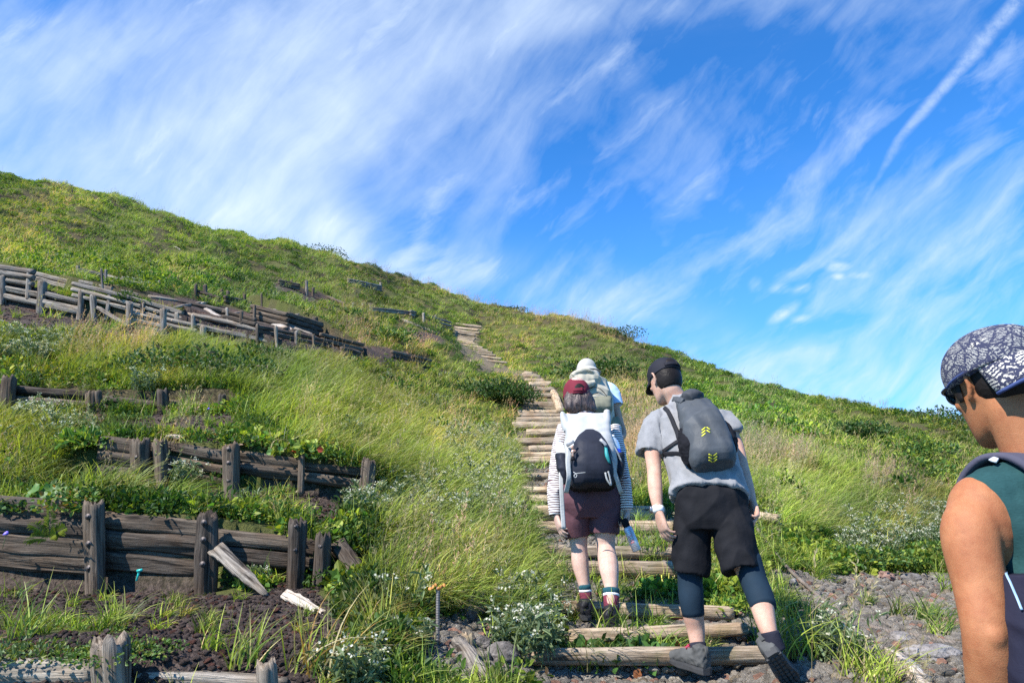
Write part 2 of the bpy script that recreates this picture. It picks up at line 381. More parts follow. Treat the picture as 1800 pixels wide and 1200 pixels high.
# ------------------------------------------------------------------ terrain height field
CP = []   # (a, ln d, e)
def cpt(px, py, d, ext=None):
    p = W(px, py, d); CP.append((p.x/d, math.log(d), (p.z-CAMH)/d))
SKY = [(-160, 262, 28), (0, 312, 32), (100, 331, 33), (200, 353, 34), (300, 385, 36), (400, 413, 38), (500, 426, 40), (600, 457, 43), (700, 489, 47), (800, 520, 51),
       (900, 549, 55), (1000, 560, 47), (1100, 596, 42), (1200, 632, 38), (1300, 667, 34), (1400, 697, 31), (1500, 717, 29), (1600, 732, 27), (1700, 752, 26), (1800, 775, 25), (1950, 800, 24)]
for s in SKY:
    cpt(*s); a, l, e = CP[-1]
    CP.append((a, l-.12, e-.006)); CP.append((a, l+.3, e-.05)); CP.append((a, l+.8, e-.19)); CP.append((a, l+1.6, e-.34))
for c in [(0, 1190, 2.6), (0, 960, 4.45), (0, 815, 5.8), (0, 705, 7.2), (0, 515, 11), (0, 478, 12.6), (0, 430, 18), (0, 362, 25),
          (260, 1185, 2.6), (260, 1105, 3.35), (20, 1105, 3.35), (550, 1110, 3.4), (260, 965, 4.45), (260, 808, 5.7), (260, 708, 7.2), (260, 562, 11), (260, 505, 15), (260, 442, 24),
          (400, 600, 11.2), (450, 570, 13.4), (400, 520, 17),
          (550, 1195, 2.8), (550, 990, 4.5), (550, 828, 5.8), (550, 712, 7.8), (550, 612, 13), (550, 566, 16.5), (550, 505, 27),
          (750, 1195, 3.0), (750, 1060, 4.1), (750, 940, 5.4), (750, 815, 8.0), (750, 712, 12.5), (750, 640, 18), (750, 568, 27),
          (1000, 1200, 3.40), (1000, 1186, 3.65), (1050, 1114, 4.15), (1050, 1096, 4.5), (1050, 1012, 5.3), (1030, 935, 6.4), (960, 874, 8.3), (950, 804, 12), (945, 729, 16.8), (925, 661, 23.5), (870, 640, 27), (822, 606, 33), (820, 578, 38.7),
          (840, 1000, 4.9), (860, 880, 7.2), (850, 800, 10.5), (850, 730, 15.5),
          (1100, 800, 9.4), (1100, 725, 14), (1100, 660, 22), (1030, 640, 27),
          (1250, 1204, 3.40), (1250, 1188, 3.65), (1250, 1110, 4.2), (1250, 1092, 4.5), (1400, 1203, 3.2), (1230, 1004, 5.4), (1200, 920, 6.6), (1350, 1000, 5.9), (1300, 885, 7.8), (1300, 785, 12), (1300, 722, 18),
          (1500, 1195, 3.35), (1500, 1090, 4.7), (1500, 1012, 6.7), (1500, 915, 9), (1500, 810, 13), (1500, 758, 19),
          (1700, 1195, 3.3), (1700, 1070, 5.0), (1700, 1010, 6.8), (1700, 905, 10), (1700, 830, 15), (1700, 785, 20),
          (1880, 1195, 3.3), (1880, 1010, 6.9), (1880, 900, 11)]: cpt(*c)
for a in (-1.1, -.75, -.3, 0, .3, .7, 1.1):
    CP.append((a, math.log(1.2), (-.04-.10*min(a, 0)*1-1.38)/1.2)); CP.append((a, math.log(2.1), (.32-.30*min(a, 0)-1.5)/2.1))
for sx in (-1.15, 1.15):
    for l, e in ([(math.log(4.5), -.02), (math.log(7.2), .21), (math.log(11), .42), (math.log(18), .56)] if sx < 0 else [(math.log(3.3), -.28), (math.log(7), -.05), (math.log(12), .03), (math.log(20), .10)]):
        CP.append((sx, l, e))
CP = np.array(CP)
def _tps(A, B):
    d2 = ((A[:, None, :]-B[None, :, :])**2).sum(2); return .5*d2*np.log(d2+1e-9)
_X = CP[:, :2]*np.array([1.6, 1.]); _n = len(_X)
_K = _tps(_X, _X)+np.eye(_n)*.004; _P = np.hstack([np.ones((_n, 1)), _X])
_S = np.linalg.solve(np.block([[_K, _P], [_P.T, np.zeros((3, 3))]]), np.concatenate([CP[:, 2], np.zeros(3)]))
def base_z(x, y):
    x = np.atleast_1d(np.asarray(x, dtype=float)); y = np.atleast_1d(np.asarray(y, dtype=float))
    yy = np.clip(y, 1.2, 260); a = np.clip(x/yy, -1.25, 1.25); out = np.empty(len(x))
    Q = np.stack([a*1.6, np.log(yy)], 1)
    for i in range(0, len(Q), 20000):
        q = Q[i:i+20000]; out[i:i+20000] = _tps(q, _X)@_S[:_n]+_S[_n]+q@_S[_n+1:]
    e = np.maximum(out, -1.4)
    return CAMH+e*yy-np.clip(1.2-y, 0, 30)*.18
PATHC = [(v.x, v.y) for v in (W(*q) for q in [(1150, 1190, 3.45), (1090, 1003, 5.3), (1060, 930, 6.4), (975, 874, 8.3), (960, 800, 12), (950, 729, 16.8), (925, 661, 23.5), (868, 640, 27), (822, 606, 33), (820, 578, 38.7)])]
TER = []    # terraces: (polyline in plan, height, reach in front, reach behind)
def terrace(pts, h, lf, lb, prof=None): TER.append((np.array([(p[0], p[1]) for p in pts]), h, lf, lb, prof))
def seg_dist(x, y, pl):
    """signed distance to a polyline running left to right (positive beyond it) and end falloff"""
    best = np.full(len(x), 1e9); sg = np.zeros(len(x)); fall = np.zeros(len(x))
    for i in range(len(pl)-1):
        a = pl[i]; b = pl[i+1]; d = b-a; L = np.linalg.norm(d); d = d/L
        rx = x-a[0]; ry = y-a[1]; t = rx*d[0]+ry*d[1]; c = -rx*d[1]+ry*d[0]
        tc = np.clip(t, 0, L); dd = np.hypot(rx-tc*d[0], ry-tc*d[1]); m = dd < best
        best[m] = dd[m]; sg[m] = np.sign(c[m])
        over = np.maximum(0, np.maximum(-t, t-L)) if (i == 0 or i == len(pl)-2) else np.zeros(len(x))
        if i == 0: over = np.where(t < 0, -t, 0)+(np.where(t > L, t-L, 0) if len(pl) == 2 else 0)
        elif i == len(pl)-2: over = np.where(t > L, t-L, 0)
        fall[m] = over[m]
    return best*sg, fall
def ground_z(x, y):
    x = np.atleast_1d(np.asarray(x, dtype=float)); y = np.atleast_1d(np.asarray(y, dtype=float))
    z = base_z(x, y)
    for pl, h, lf, lb, prof in TER:
        lo = pl.min(0)-max(lf, lb)-.6; hi = pl.max(0)+max(lf, lb)+.6
        m = (x > lo[0]) & (x < hi[0]) & (y > lo[1]) & (y < hi[1])
        if not m.any(): continue
        s, f = seg_dist(x[m], y[m], pl); ef = np.clip(1-f/max(.3, h), 0, 1)
        k = np.where(s >= 0, .5*np.clip(1-s/lb, 0, 1)**1.2, -.5*np.clip(1+s/lf, 0, 1)**1.2)
        z[m] += h*k*ef*(1 if prof is None else np.interp(x[m], prof[0], prof[1]))
    # small relief, none under the trail
    pm = np.full(len(z), 9.)
    for (ax, ay), (bx, by) in zip(PATHC[:-1], PATHC[1:]):
        dx, dy = bx-ax, by-ay; t = np.clip(((x-ax)*dx+(y-ay)*dy)/(dx*dx+dy*dy), 0, 1); pm = np.minimum(pm, np.hypot(x-ax-t*dx, y-ay-t*dy))
    rel = np.clip((pm-.7)/1.2, 0, 1)
    z += rel*.018*np.sin(3.1*x+1.3*np.sin(2.2*y))*np.sin(2.7*y+1.1*np.sin(1.9*x))*np.clip(y/6, .4, 6)*1.2
    z += rel*np.clip((y-7)/20, 0, 1)*(.22*np.sin(.9*x+2*np.sin(.31*y))*np.sin(.7*y+1.5*np.sin(.43*x))+.12*np.sin(2.1*x+.8*y))
    return z
def gz(x, y): return float(ground_z([x], [y])[0])
_DS = np.exp(np.linspace(math.log(1.9), math.log(90), 420))
def hit_d(px, py, d):
    """distance at which the ground really lies in that direction, kept near the surveyed distance d"""
    p = np.array([W(px, py, q) for q in _DS if .72*d < q < 1.35*d]); g = ground_z(p[:, 0], p[:, 1]); b = np.nonzero(p[:, 2] < g)[0]
    if len(b) == 0: return p[int(np.argmin(p[:, 2]-g)), 1]
    return p[b[0], 1] if b[0] > 0 else d
# ------------------------------------------------------------------ timber
def log_mesh(L, r, seed, sq=2., rough=.10, bendy=.02, cracks=3, jag=0., seg=16):
    """round or squarish weathered timber along local X, centred"""
    rr = np.random.RandomState(seed); n = int(np.clip(L/.04, 5, 48)); V = []; F = []
    hj = rr.rand(seg)**1.2; hj = .75*hj+.25*np.roll(hj, 1); ph = rr.rand(8)*6.28; ck = rr.rand(cracks)*2*PI; cw = .07+.11*rr.rand(cracks)
    for i in range(n+1):
        t = i/n; x = (t-.5)*L
        by = bendy*r*8*math.sin(t*3.1+ph[0])*.3; bz = bendy*r*8*math.sin(t*4.3+ph[1])*.3
        en = 1-.10*max(0, 1-min(t, 1-t)*L/.05)
        for j in range(seg):
            a = 2*PI*j/seg; c, s = math.cos(a), math.sin(a)
            c2 = math.copysign(abs(c)**(2/sq), c); s2 = math.copysign(abs(s)**(2/sq), s)
            q = r*en*(1+rough*(.5*math.sin(2*a+ph[2]+t*L*1.3)+.35*math.sin(3*a+ph[3]+t*L*3)+.35*math.sin(5*a+ph[4]-t*L*2.2)+.3*math.sin(9*t*L+ph[5]+2*a)))
            for k in range(cracks):
                da = (a-ck[k]-.25*math.sin(t*L*2+ph[6])+PI) % (2*PI)-PI
                q *= 1-.26*math.exp(-(da/cw[k])**2)*(.5+.5*math.sin(t*L*3+k*2))
            xx = x
            if jag and i >= n-2: lim = L/2-jag*hj[j]; xx = min(x, lim-(n-i)*.006); q *= 1-.10*(i == n)
            V.append((xx, by+q*c2, bz+q*s2))
    for i in range(n):
        for j in range(seg):
            k = (j+1) % seg; F.append((i*seg+j, (i+1)*seg+j, (i+1)*seg+k, i*seg+k))
    V.append((-L/2, 0, 0)); V.append((L/2-jag*.8, 0, 0)); a = (n+1)*seg
    for j in range(seg):
        k = (j+1) % seg; F.append((a, j, k)); F.append((a+1, n*seg+k, n*seg+j))
    V = np.array(V); nn = wav(V*np.array((4., 30., 30.))*.045/r, seed, 1.)*.5+wav(V*np.array((9., 70., 70.))*.045/r, seed+1, 1.)*.3+wav(V*np.array((14., 14., 14.)), seed+2, 1.)*.4
    V[:, 1:] *= (1+rough*.9*nn)[:, None]; return V, F
def axis_rot(d, up=(0, 0, 1)):
    x = Vector(d).normalized(); u = Vector(up); z = (u-x*u.dot(x))
    if z.length < 1e-3: z = Vector((0, -1, 0))-x*(-x.y)
    z.normalize(); y = z.cross(x); return Matrix((x, y, z)).transposed().to_euler()
LSEED = [100]
def put_log(name, a, b, r, mat, parent=None, **k):
    a = Vector(a); b = Vector(b); LSEED[0] += 1
    me = mkmesh(name, *log_mesh((b-a).length, r, LSEED[0], **k), mat)
    o = link(name, me, parent, (a+b)/2-base_of(parent)); o.rotation_euler = axis_rot(b-a); return o
IRON = plain('rusty_iron', (.10, .085, .08), .6, .7)
BOLTM = {}
def bolt_geo(r):
    ps = [loft([((0, 0, 0), (0, r*2, 0), (0, 0, r*2), 2), ((r*.5, 0, 0), (0, r*2, 0), (0, 0, r*2), 2)], 14),
          loft([((r*.5, 0, 0), (0, r, 0), (0, 0, r), 2), ((r*1.1, 0, 0), (0, r, 0), (0, 0, r), 2)], 6)]
    return merge(ps)
def put_post(base, h, r, mat, parent, bolts=(), lean=(0, 0), jag=.05, seg=24):
    """upright post from base (Vector) with splintered head; bolts = heights of bolts on the camera side"""
    base = Vector(base); top = base+Vector((lean[0], lean[1], h)); LSEED[0] += 1; low = base-(top-base).normalized()*.25
    me = mkmesh('post', *log_mesh((top-low).length, r, LSEED[0], rough=.15, cracks=9, jag=jag, bendy=.01, seg=seg), mat)
    o = link('post', me, parent, (top+low)/2-base_of(parent)); o.rotation_euler = axis_rot(top-low, (0, -1, 0))
    L = (top-low).length
    for hb in bolts:
        V, F = bolt_geo(.009); V = V[:, [1, 2, 0]]  # bolt axis along local Z = towards the camera
        V = V*np.array((1, 1, 1)); b = link('bolt', mkmesh('bolt', V, F, IRON), o, (-L/2+.25+hb, 0, r*.93))
    return o
def wall(label, logs, posts, mat=WOOD_GREY, group='timber retaining walls on the slope', sink=.0, name='retaining_wall'):
    """logs: (px0,py0,px1,py1,d0,d1,rpx,rows,rowpx) ; posts: (px,pytop,pybot,d,wpx,bolts)"""
    c = W(logs[0][0]*.5+logs[0][2]*.5, logs[0][1], logs[0][4]*.5+logs[0][5]*.5) if logs else W(posts[0][0], posts[0][2], posts[0][3])
    if logs and logs[0][4] > 9:
        logs = [(a0, a1, a2, a3, hit_d(a0, a1+(n_-.5)*q_, a4)-(.03 if a4 < 14 else .15), hit_d(a2, a3+(n_-.5)*q_, a5)-(.03 if a4 < 14 else .15), a6, n_, q_) for (a0, a1, a2, a3, a4, a5, a6, n_, q_) in logs]
        posts = [(a0, a1, a2, hit_d(a0, a2-2, a3)-(.05 if a3 < 14 else .22), a4, a5) for (a0, a1, a2, a3, a4, a5) in posts]; c = W(logs[0][0]*.5+logs[0][2]*.5, logs[0][1], logs[0][4]*.5+logs[0][5]*.5)
    root = empty(name, c, label, 'retaining wall', group)
    for (x0, y0, x1, y1, d0, d1, rpx, rows, rowpx) in logs:
        for k in range(rows):
            r = rpx*(d0+d1)/2/FPX*random.uniform(.82, 1.04); e = random.uniform(-6, 6)*rpx/14
            a = W(x0-abs(e), y0+k*rowpx+random.uniform(-.06, .06)*rowpx, d0-(.01*(k % 2))); b = W(x1+abs(e), y1+k*rowpx+random.uniform(-.06, .06)*rowpx, d1-(.01*(k % 2)))
            put_log('log', a, b, r, mat, root, sq=2.7, rough=.13 if d0 > 6 else .17, cracks=7, seg=18 if d0 > 6 else 30)
    for (x, yt, yb, d, wpx, bl) in posts:
        r = wpx/2*d/FPX*.94; b = W(x, yb, d); t = W(x, yt, d); 
        put_post(b, t.z-b.z, r, mat if (d < 9 or random.random() < .75) else WOOD_GREY, root, bl, (t.x-b.x+random.uniform(-.02, .02), random.uniform(-.02, .03)), jag=r*1.1, seg=28 if d < 9 else 10)
    return root
# terraces under the walls (plan positions from the wall lines)
def tl(pts): return [W(*p) for p in pts]
T1 = tl([(-120, 960, 4.42), (165, 960, 4.42), (360, 960, 4.42), (520, 960, 4.55), (610, 975, 4.62)]); terrace(T1, .46, .85, .75, ([T1[2].x-.1, T1[2].x+.35, T1[4].x], [1, .66, .45]))
T0 = tl([(-150, 1180, 2.66), (200, 1180, 2.66), (470, 1180, 2.72)]); terrace(T0, .05, .9, .5)
T2 = tl([(140, 810, 5.62), (280, 810, 5.62), (420, 815, 5.66), (640, 835, 5.8)]); terrace(T2, .33, .75, .75)
T3 = tl([(-80, 700, 7.15), (170, 705, 7.22), (400, 720, 7.3)]); terrace(T3, .20, .9, .9)
T4 = tl([(-60, 515, 11.1), (140, 545, 11.1), (285, 568, 11.1), (500, 600, 11.5)]); terrace(T4, .42, 1.3, 1.1)
T4b = tl([(-60, 470, 12.9), (130, 500, 12.7), (320, 552, 12.3), (480, 590, 12.4)]); terrace(T4b, .40, .9, 1.5)
T7 = tl([(445, 548, 16.3), (565, 578, 15.6), (640, 605, 14.8)]); terrace(T7, .5, 1.2, 1.5)
# ------------------------------------------------------------------ trail steps
STEPS = [(928, 1198, 1372, 1184, 3.62, 3.62, 14, 'lowest'), (1000, 1119, 1312, 1104, 4.05, 4.05, 11, ''), (955, 1088, 1288, 1078, 4.54, 4.54, 12, ''),
         (944, 1012, 1196, 1000, 5.3, 5.3, 13, ''), (936, 984, 1190, 972, 5.7, 5.7, 10, ''), (930, 938, 1185, 926, 6.4, 6.4, 10, ''), (916, 914, 1168, 904, 6.9, 6.9, 13, ''), (912, 894, 1030, 890, 7.6, 7.6, 8, '')]
ys = [874, 857, 832, 815, 799, 786, 774, 762, 750, 738, 727, 717, 707, 697, 689, 681, 673, 666, 660]
xl = [906, 905, 918, 910, 925, 905, 924, 900, 905, 910, 914, 924, 930, 930, 928, 926, 922, 919, 916]
xr = [1018, 1016, 1012, 1010, 1008, 1004, 1002, 1000, 996, 990, 984, 980, 976, 971, 966, 957, 948, 941, 934]
_py = [912, 874, 800, 727, 661]; _d = [6.9, 8.3, 12, 16.8, 23.5]
for i, y in enumerate(ys):
    d = float(np.interp(-y, [-v for v in _py], _d)); STEPS.append((xl[i], y+1, xr[i], y-2, d, d, 6.6-2.0*i/18, ''))
U_ = [(852, 890, 649), (845, 882, 642), (836, 872, 636), (828, 866, 631), (820, 856, 626), (812, 849, 621), (807, 838, 616), (802, 835, 612), (800, 833, 608), (800, 833, 603), (797, 835, 599), (795, 836, 594), (794, 843, 588), (798, 840, 583), (795, 846, 577)]
for x0, x1, y in U_:
    d = float(np.interp(-y, [-649, -612, -577], [27, 32.5, 38.7])); STEPS.append((x0, y, x1, y, d, d, 2.7, ''))
for i in range(7):
    x0, y0, x1, y1, d0, d1, r, _ = STEPS[i]; terrace([W(x0-10, y0, d0), W(x1+10, y1, d1)], .10 if i > 2 else .05, .30, .24)
# ------------------------------------------------------------------ ground sheet
def inpoly(px, py, poly):
    c = np.zeros(len(px), bool); n = len(poly)
    for i in range(n):
        x0, y0 = poly[i]; x1, y1 = poly[(i+1) % n]
        if y0 == y1: continue
        m = ((y0 > py) != (y1 > py)) & (px < (x1-x0)*(py-y0)/(y1-y0)+x0); c ^= m
    return c
DIRT = [[(-300, 1112), (300, 1112), (610, 1098), (720, 1300), (-300, 1300)], [(-80, 1010), (150, 1025), (360, 1035), (480, 1030), (560, 1035), (600, 1085), (590, 1130), (480, 1150), (330, 1150), (240, 1110), (120, 1080), (-80, 1080)],
        [(330, 845), (430, 862), (540, 865), (600, 885), (610, 925), (540, 925), (400, 905), (230, 882), (200, 868)],
        [(70, 722), (180, 735), (300, 728), (420, 735), (440, 765), (300, 772), (150, 768), (60, 750)],
        [(-80, 520), (60, 532), (140, 552), (200, 562), (330, 588), (300, 606), (150, 592), (-80, 566)],
        [(260, 512), (450, 552), (640, 600), (755, 632), (740, 645), (600, 632), (330, 592), (260, 560)], [(700, 580), (770, 588), (782, 604), (735, 602)], [(-50, 478), (130, 503), (130, 520), (-50, 500)],
        [(480, 498), (560, 515), (600, 535), (560, 535), (490, 515)]]
GRAVEL = [[(1440, 1016), (1500, 1008), (1600, 1008), (1700, 1010), (2000, 1005), (2100, 1300), (1420, 1300), (1395, 1190), (1390, 1120), (1370, 1060), (1340, 1015), (1390, 1005)],
          [(985, 1060), (1290, 1055), (1400, 1100), (1390, 1220), (930, 1230), (925, 1180), (990, 1120)], [(930, 960), (1190, 950), (1260, 1040), (960, 1060), (930, 1010)], [(925, 900), (1180, 890), (1190, 960), (930, 965)],
          [(905, 800), (1030, 800), (1030, 905), (900, 905)], [(780, 1080), (900, 1090), (940, 1210), (640, 1230), (700, 1150)]]
PATH_UP = [(905, 905), (1030, 905), (1012, 800), (985, 715), (950, 668), (930, 656), (890, 645), (868, 630), (848, 612), (838, 604), (847, 575), (795, 575), (798, 605), (812, 620), (846, 650), (914, 662), (922, 690), (905, 740), (900, 800)]
def zones(x, y, z):
    px, py = proj(x, y, z); jx = 14*np.sin(x*5+3*np.sin(y*3.1)); jy = 9*np.sin(y*6+2*np.sin(x*4.7))
    k = np.clip(6/np.maximum(y, 1), 0, 1.2); qx = px+jx*k; qy = py+jy*k
    d = np.zeros(len(x), bool); g = np.zeros(len(x), bool); p = inpoly(qx, qy, PATH_UP)
    for q in DIRT: d |= inpoly(qx, qy, q)
    for q in GRAVEL: g |= inpoly(qx, qy, q)
    bel = py > 1215; g |= bel & (px > 1000)
    return px, py, d, g, p
ys_ = [-6.]
while ys_[-1] < 240:
    v = ys_[-1]; ys_.append(v+(.5 if v < 1.5 else .034 if v < 8 else .0065*v))
ys_ = np.array(ys_); us = np.linspace(-1.25, 1.25, 440)
Yg, Ug = np.meshgrid(ys_, us, indexing='ij'); Xg = Ug*np.maximum(Yg, 0)+Ug*4.0*np.clip(1-Yg/3, 0, 1)
Xg = Ug*np.where(Yg > 2, Yg, 2+(2-Yg)*1.5)
x_, y_ = Xg.ravel(), Yg.ravel(); z_ = ground_z(x_, y_)
zpx, zpy, zd, zg, zp = zones(x_, y_, z_)
zd_n = zd & (y_ < 9)
r1 = RS.rand(len(x_)); z_ = z_+np.where(zd_n, .016*(r1-.5), 0)+np.where(zg & (y_ < 9), .012*(r1-.5), 0)
n_, m_ = Xg.shape; idx = np.arange(n_*m_).reshape(n_, m_)
Fg = np.stack([idx[:-1, :-1], idx[:-1, 1:], idx[1:, 1:], idx[1:, :-1]], -1).reshape(-1, 4)
gm, t, p = newmat('hillside_ground')
tc = t.n('ShaderNodeTexCoord').outputs['Object']; za = t.attr('zone')[0]; zr, zgn, zb = t.sep(za)
n1 = t.noise(tc, 2.2, 6); n2 = t.noise(tc, 28, 5, .7); n3 = t.noise(tc, 90, 3, .6); n4 = t.noise(tc, .45, 4)
soil = t.mix(t.ramp(n2, .35, .7), (.034, .028, .016), (.12, .095, .048)); soil = t.mix(t.ramp(n4, .4, .62), soil, (.085, .095, .026))
sco = t.mix(t.ramp(n2, .3, .7), (.028, .021, .018), (.115, .085, .072)); sco = t.mix(t.ramp(n1, .5, .75, 0, .5), sco, (.12, .055, .035))
gra = t.mix(t.ramp(n2, .3, .7), (.14, .128, .108), (.34, .315, .275)); gra = t.mix(t.ramp(n3, .5, .35, 0, .7), gra, (.05, .042, .038))
tread = t.mix(t.ramp(n2, .3, .7), (.09, .07, .045), (.24, .19, .125))
c = t.mix(zr, soil, sco); c = t.mix(zgn, c, gra); c = t.mix(zb, c, tread)
t.put(p.inputs['Base Color'], c); p.inputs['Roughness'].default_value = .95; p.inputs['Specular IOR Level'].default_value = .15
b = t.n('ShaderNodeBump'); b.inputs['Strength'].default_value = 1; b.inputs['Distance'].default_value = .03
t.put(b.inputs['Height'], t.m('ADD', n2, t.m('MULTIPLY', n3, .5))); t.L.new(b.outputs[0], p.inputs['Normal'])
gme = mkmesh('hillside', np.stack([x_, y_, z_], 1), Fg, gm)
tagmesh(gme, 'zone', np.stack([zd*1., zg*1., zp*1.], 1), 'FLOAT_COLOR')
go = link('hillside', gme); tag(go, 'steep grassy volcanic hillside rising to a rounded skyline', 'hillside', kind='structure')
# ------------------------------------------------------------------ the walls
wall('nearest grey timber wall at the bottom left corner with a thick splintered post', [(-160, 1186, 168, 1188, 2.66, 2.64, 26, 1, 30), (236, 1206, 500, 1214, 2.66, 2.75, 22, 1, 30)],
     [(200, 1106, 1290, 2.56, 66, (.10,)), (478, 1150, 1290, 2.64, 40, ())], WOOD_GREY)
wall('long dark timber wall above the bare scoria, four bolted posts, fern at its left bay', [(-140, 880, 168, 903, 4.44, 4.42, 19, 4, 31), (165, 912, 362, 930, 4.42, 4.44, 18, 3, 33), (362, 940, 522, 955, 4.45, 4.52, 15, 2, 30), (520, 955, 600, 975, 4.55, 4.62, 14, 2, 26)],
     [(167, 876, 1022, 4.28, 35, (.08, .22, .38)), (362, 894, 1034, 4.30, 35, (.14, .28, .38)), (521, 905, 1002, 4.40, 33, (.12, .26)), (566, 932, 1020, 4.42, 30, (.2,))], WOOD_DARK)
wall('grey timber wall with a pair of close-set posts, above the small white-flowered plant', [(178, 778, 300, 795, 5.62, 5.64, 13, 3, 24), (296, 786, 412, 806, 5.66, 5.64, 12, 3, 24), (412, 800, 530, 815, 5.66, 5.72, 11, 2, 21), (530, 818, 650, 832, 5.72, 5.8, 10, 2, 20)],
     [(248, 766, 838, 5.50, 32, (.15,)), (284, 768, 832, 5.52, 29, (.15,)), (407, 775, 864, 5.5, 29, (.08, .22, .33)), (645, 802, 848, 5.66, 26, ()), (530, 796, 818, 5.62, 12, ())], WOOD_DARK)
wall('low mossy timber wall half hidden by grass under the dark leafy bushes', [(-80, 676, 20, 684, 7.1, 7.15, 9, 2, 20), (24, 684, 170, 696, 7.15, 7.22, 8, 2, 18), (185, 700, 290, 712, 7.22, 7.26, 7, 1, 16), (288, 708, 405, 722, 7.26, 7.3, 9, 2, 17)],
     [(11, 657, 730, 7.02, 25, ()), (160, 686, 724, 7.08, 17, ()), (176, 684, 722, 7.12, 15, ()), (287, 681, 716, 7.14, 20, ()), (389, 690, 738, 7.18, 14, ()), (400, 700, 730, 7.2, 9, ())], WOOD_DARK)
wall('pale grey post and log wall with a sagging broken rail, upper left', [(-40, 497, 73, 520, 11.1, 11.1, 6, 2, 14), (73, 515, 141, 531, 11.1, 11.1, 5.5, 2, 14), (85, 537, 141, 549, 11.05, 11.05, 5.5, 1, 14), (172, 541, 226, 573, 11.0, 10.95, 3.5, 1, 12), (228, 551, 285, 565, 11.1, 11.1, 5.5, 3, 10), (285, 560, 345, 574, 11.1, 11.2, 5.5, 3, 10), (345, 572, 480, 603, 11.2, 11.6, 4.5, 1, 10)],
     [(5, 484, 526, 10.95, 13, ()), (73, 490, 536, 10.95, 15, ()), (141, 507, 556, 10.9, 12, ()), (166, 517, 550, 10.9, 12, ()), (228, 529, 577, 10.85, 13, ()), (285, 539, 592, 10.85, 13, ()), (340, 552, 592, 10.95, 9, ()), (356, 570, 592, 11, 13, ())], WOOD_GREY)
wall('thick long timbers with shaded undersides behind the pale post and log wall', [(-60, 460, 58, 478, 12.9, 12.8, 6, 3, 11), (65, 482, 130, 499, 12.8, 12.7, 5, 2, 9), (128, 498, 230, 524, 12.7, 12.5, 4.5, 3, 10), (225, 522, 322, 551, 12.5, 12.3, 4.5, 3, 10), (140, 495, 245, 520, 12.9, 12.7, 4, 1, 10)],
     [(50, 476, 505, 12.7, 9, ()), (130, 498, 520, 12.6, 10, ()), (190, 515, 540, 12.5, 9, ()), (250, 530, 560, 12.3, 9, ()), (312, 548, 580, 12.2, 10, ())], WOOD_GREY)
wall('low tumbled log row with thin stubs below the planks of the collapsed heap', [(285, 578, 350, 590, 11.9, 11.9, 4, 2, 8), (392, 548, 450, 562, 13.4, 13.3, 4, 3, 8), (452, 574, 520, 588, 13.2, 13.0, 4, 2, 8), (520, 588, 580, 602, 13.0, 12.8, 4, 2, 8)],
     [(400, 540, 566, 13.2, 6, ()), (424, 545, 570, 13.2, 7, ()), (452, 566, 592, 13.0, 6, ()), (486, 572, 598, 12.9, 7, ()), (520, 580, 604, 12.8, 6, ()), (552, 586, 610, 12.7, 6, ()), (318, 570, 596, 11.8, 7, ()), (606, 596, 622, 13.5, 6, ())], WOOD_DARK)
wall('single bleached rail with slim posts above the thick timbers, far left', [(137, 473, 185, 485, 15, 15, 3.4, 1, 8), (185, 484, 262, 504, 15, 15.1, 3.4, 1, 8)],
     [(137, 465, 482, 14.9, 7, ()), (180, 472, 503, 14.9, 5, ()), (187, 473, 500, 14.9, 6, ()), (217, 485, 500, 14.9, 7, ()), (280, 492, 505, 15, 7, ())], WOOD_GREY)
wall('short wall of stumpy broken posts above the heap of fallen planks', [(343, 510, 385, 524, 17, 17, 3.6, 2, 7), (395, 522, 440, 532, 17, 17, 3.6, 2, 7)],
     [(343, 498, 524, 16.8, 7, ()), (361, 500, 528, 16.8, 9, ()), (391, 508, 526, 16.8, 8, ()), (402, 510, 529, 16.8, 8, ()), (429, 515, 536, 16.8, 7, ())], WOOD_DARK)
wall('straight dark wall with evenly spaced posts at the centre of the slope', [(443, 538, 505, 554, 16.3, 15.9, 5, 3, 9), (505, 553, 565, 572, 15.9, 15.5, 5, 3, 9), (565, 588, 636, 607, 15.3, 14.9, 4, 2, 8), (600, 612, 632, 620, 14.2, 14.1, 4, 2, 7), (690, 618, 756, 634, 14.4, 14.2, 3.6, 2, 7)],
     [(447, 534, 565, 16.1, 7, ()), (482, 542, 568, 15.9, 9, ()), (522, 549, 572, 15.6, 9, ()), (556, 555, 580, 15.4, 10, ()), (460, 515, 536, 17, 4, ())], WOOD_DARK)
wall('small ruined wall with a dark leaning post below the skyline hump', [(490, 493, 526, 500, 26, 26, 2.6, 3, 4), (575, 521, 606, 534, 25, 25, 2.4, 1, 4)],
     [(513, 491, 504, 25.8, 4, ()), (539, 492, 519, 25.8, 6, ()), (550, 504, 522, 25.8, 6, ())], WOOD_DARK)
wall('highest short wall of stacked logs, just under the skyline', [(612, 491, 642, 497, 32, 32, 2.2, 3, 4), (640, 497, 670, 503, 32, 32, 2.2, 3, 4)],
     [(643, 494, 508, 31.8, 5, ()), (669, 496, 509, 31.8, 5, ()), (662, 493, 500, 31.8, 3, ())], WOOD_GREY)
wall('farthest low wall of small posts running down to the top of the steps', [(615, 534, 652, 543, 28, 28, 2.2, 1, 4), (650, 541, 730, 549, 28, 28, 2.2, 2, 4), (722, 547, 792, 567, 28, 28, 2.8, 3, 6)],
     [(620, 531, 540, 27.8, 5, ()), (637, 532, 542, 27.8, 4, ()), (651, 533, 543, 27.8, 4, ()), (674, 536, 546, 27.8, 4, ()), (686, 540, 548, 27.8, 3, ()), (724, 544, 557, 27.8, 4, ()), (745, 549, 565, 27.8, 6, ()), (765, 553, 567, 27.8, 4, ()), (792, 566, 572, 27.8, 3, ())], WOOD_GREY)
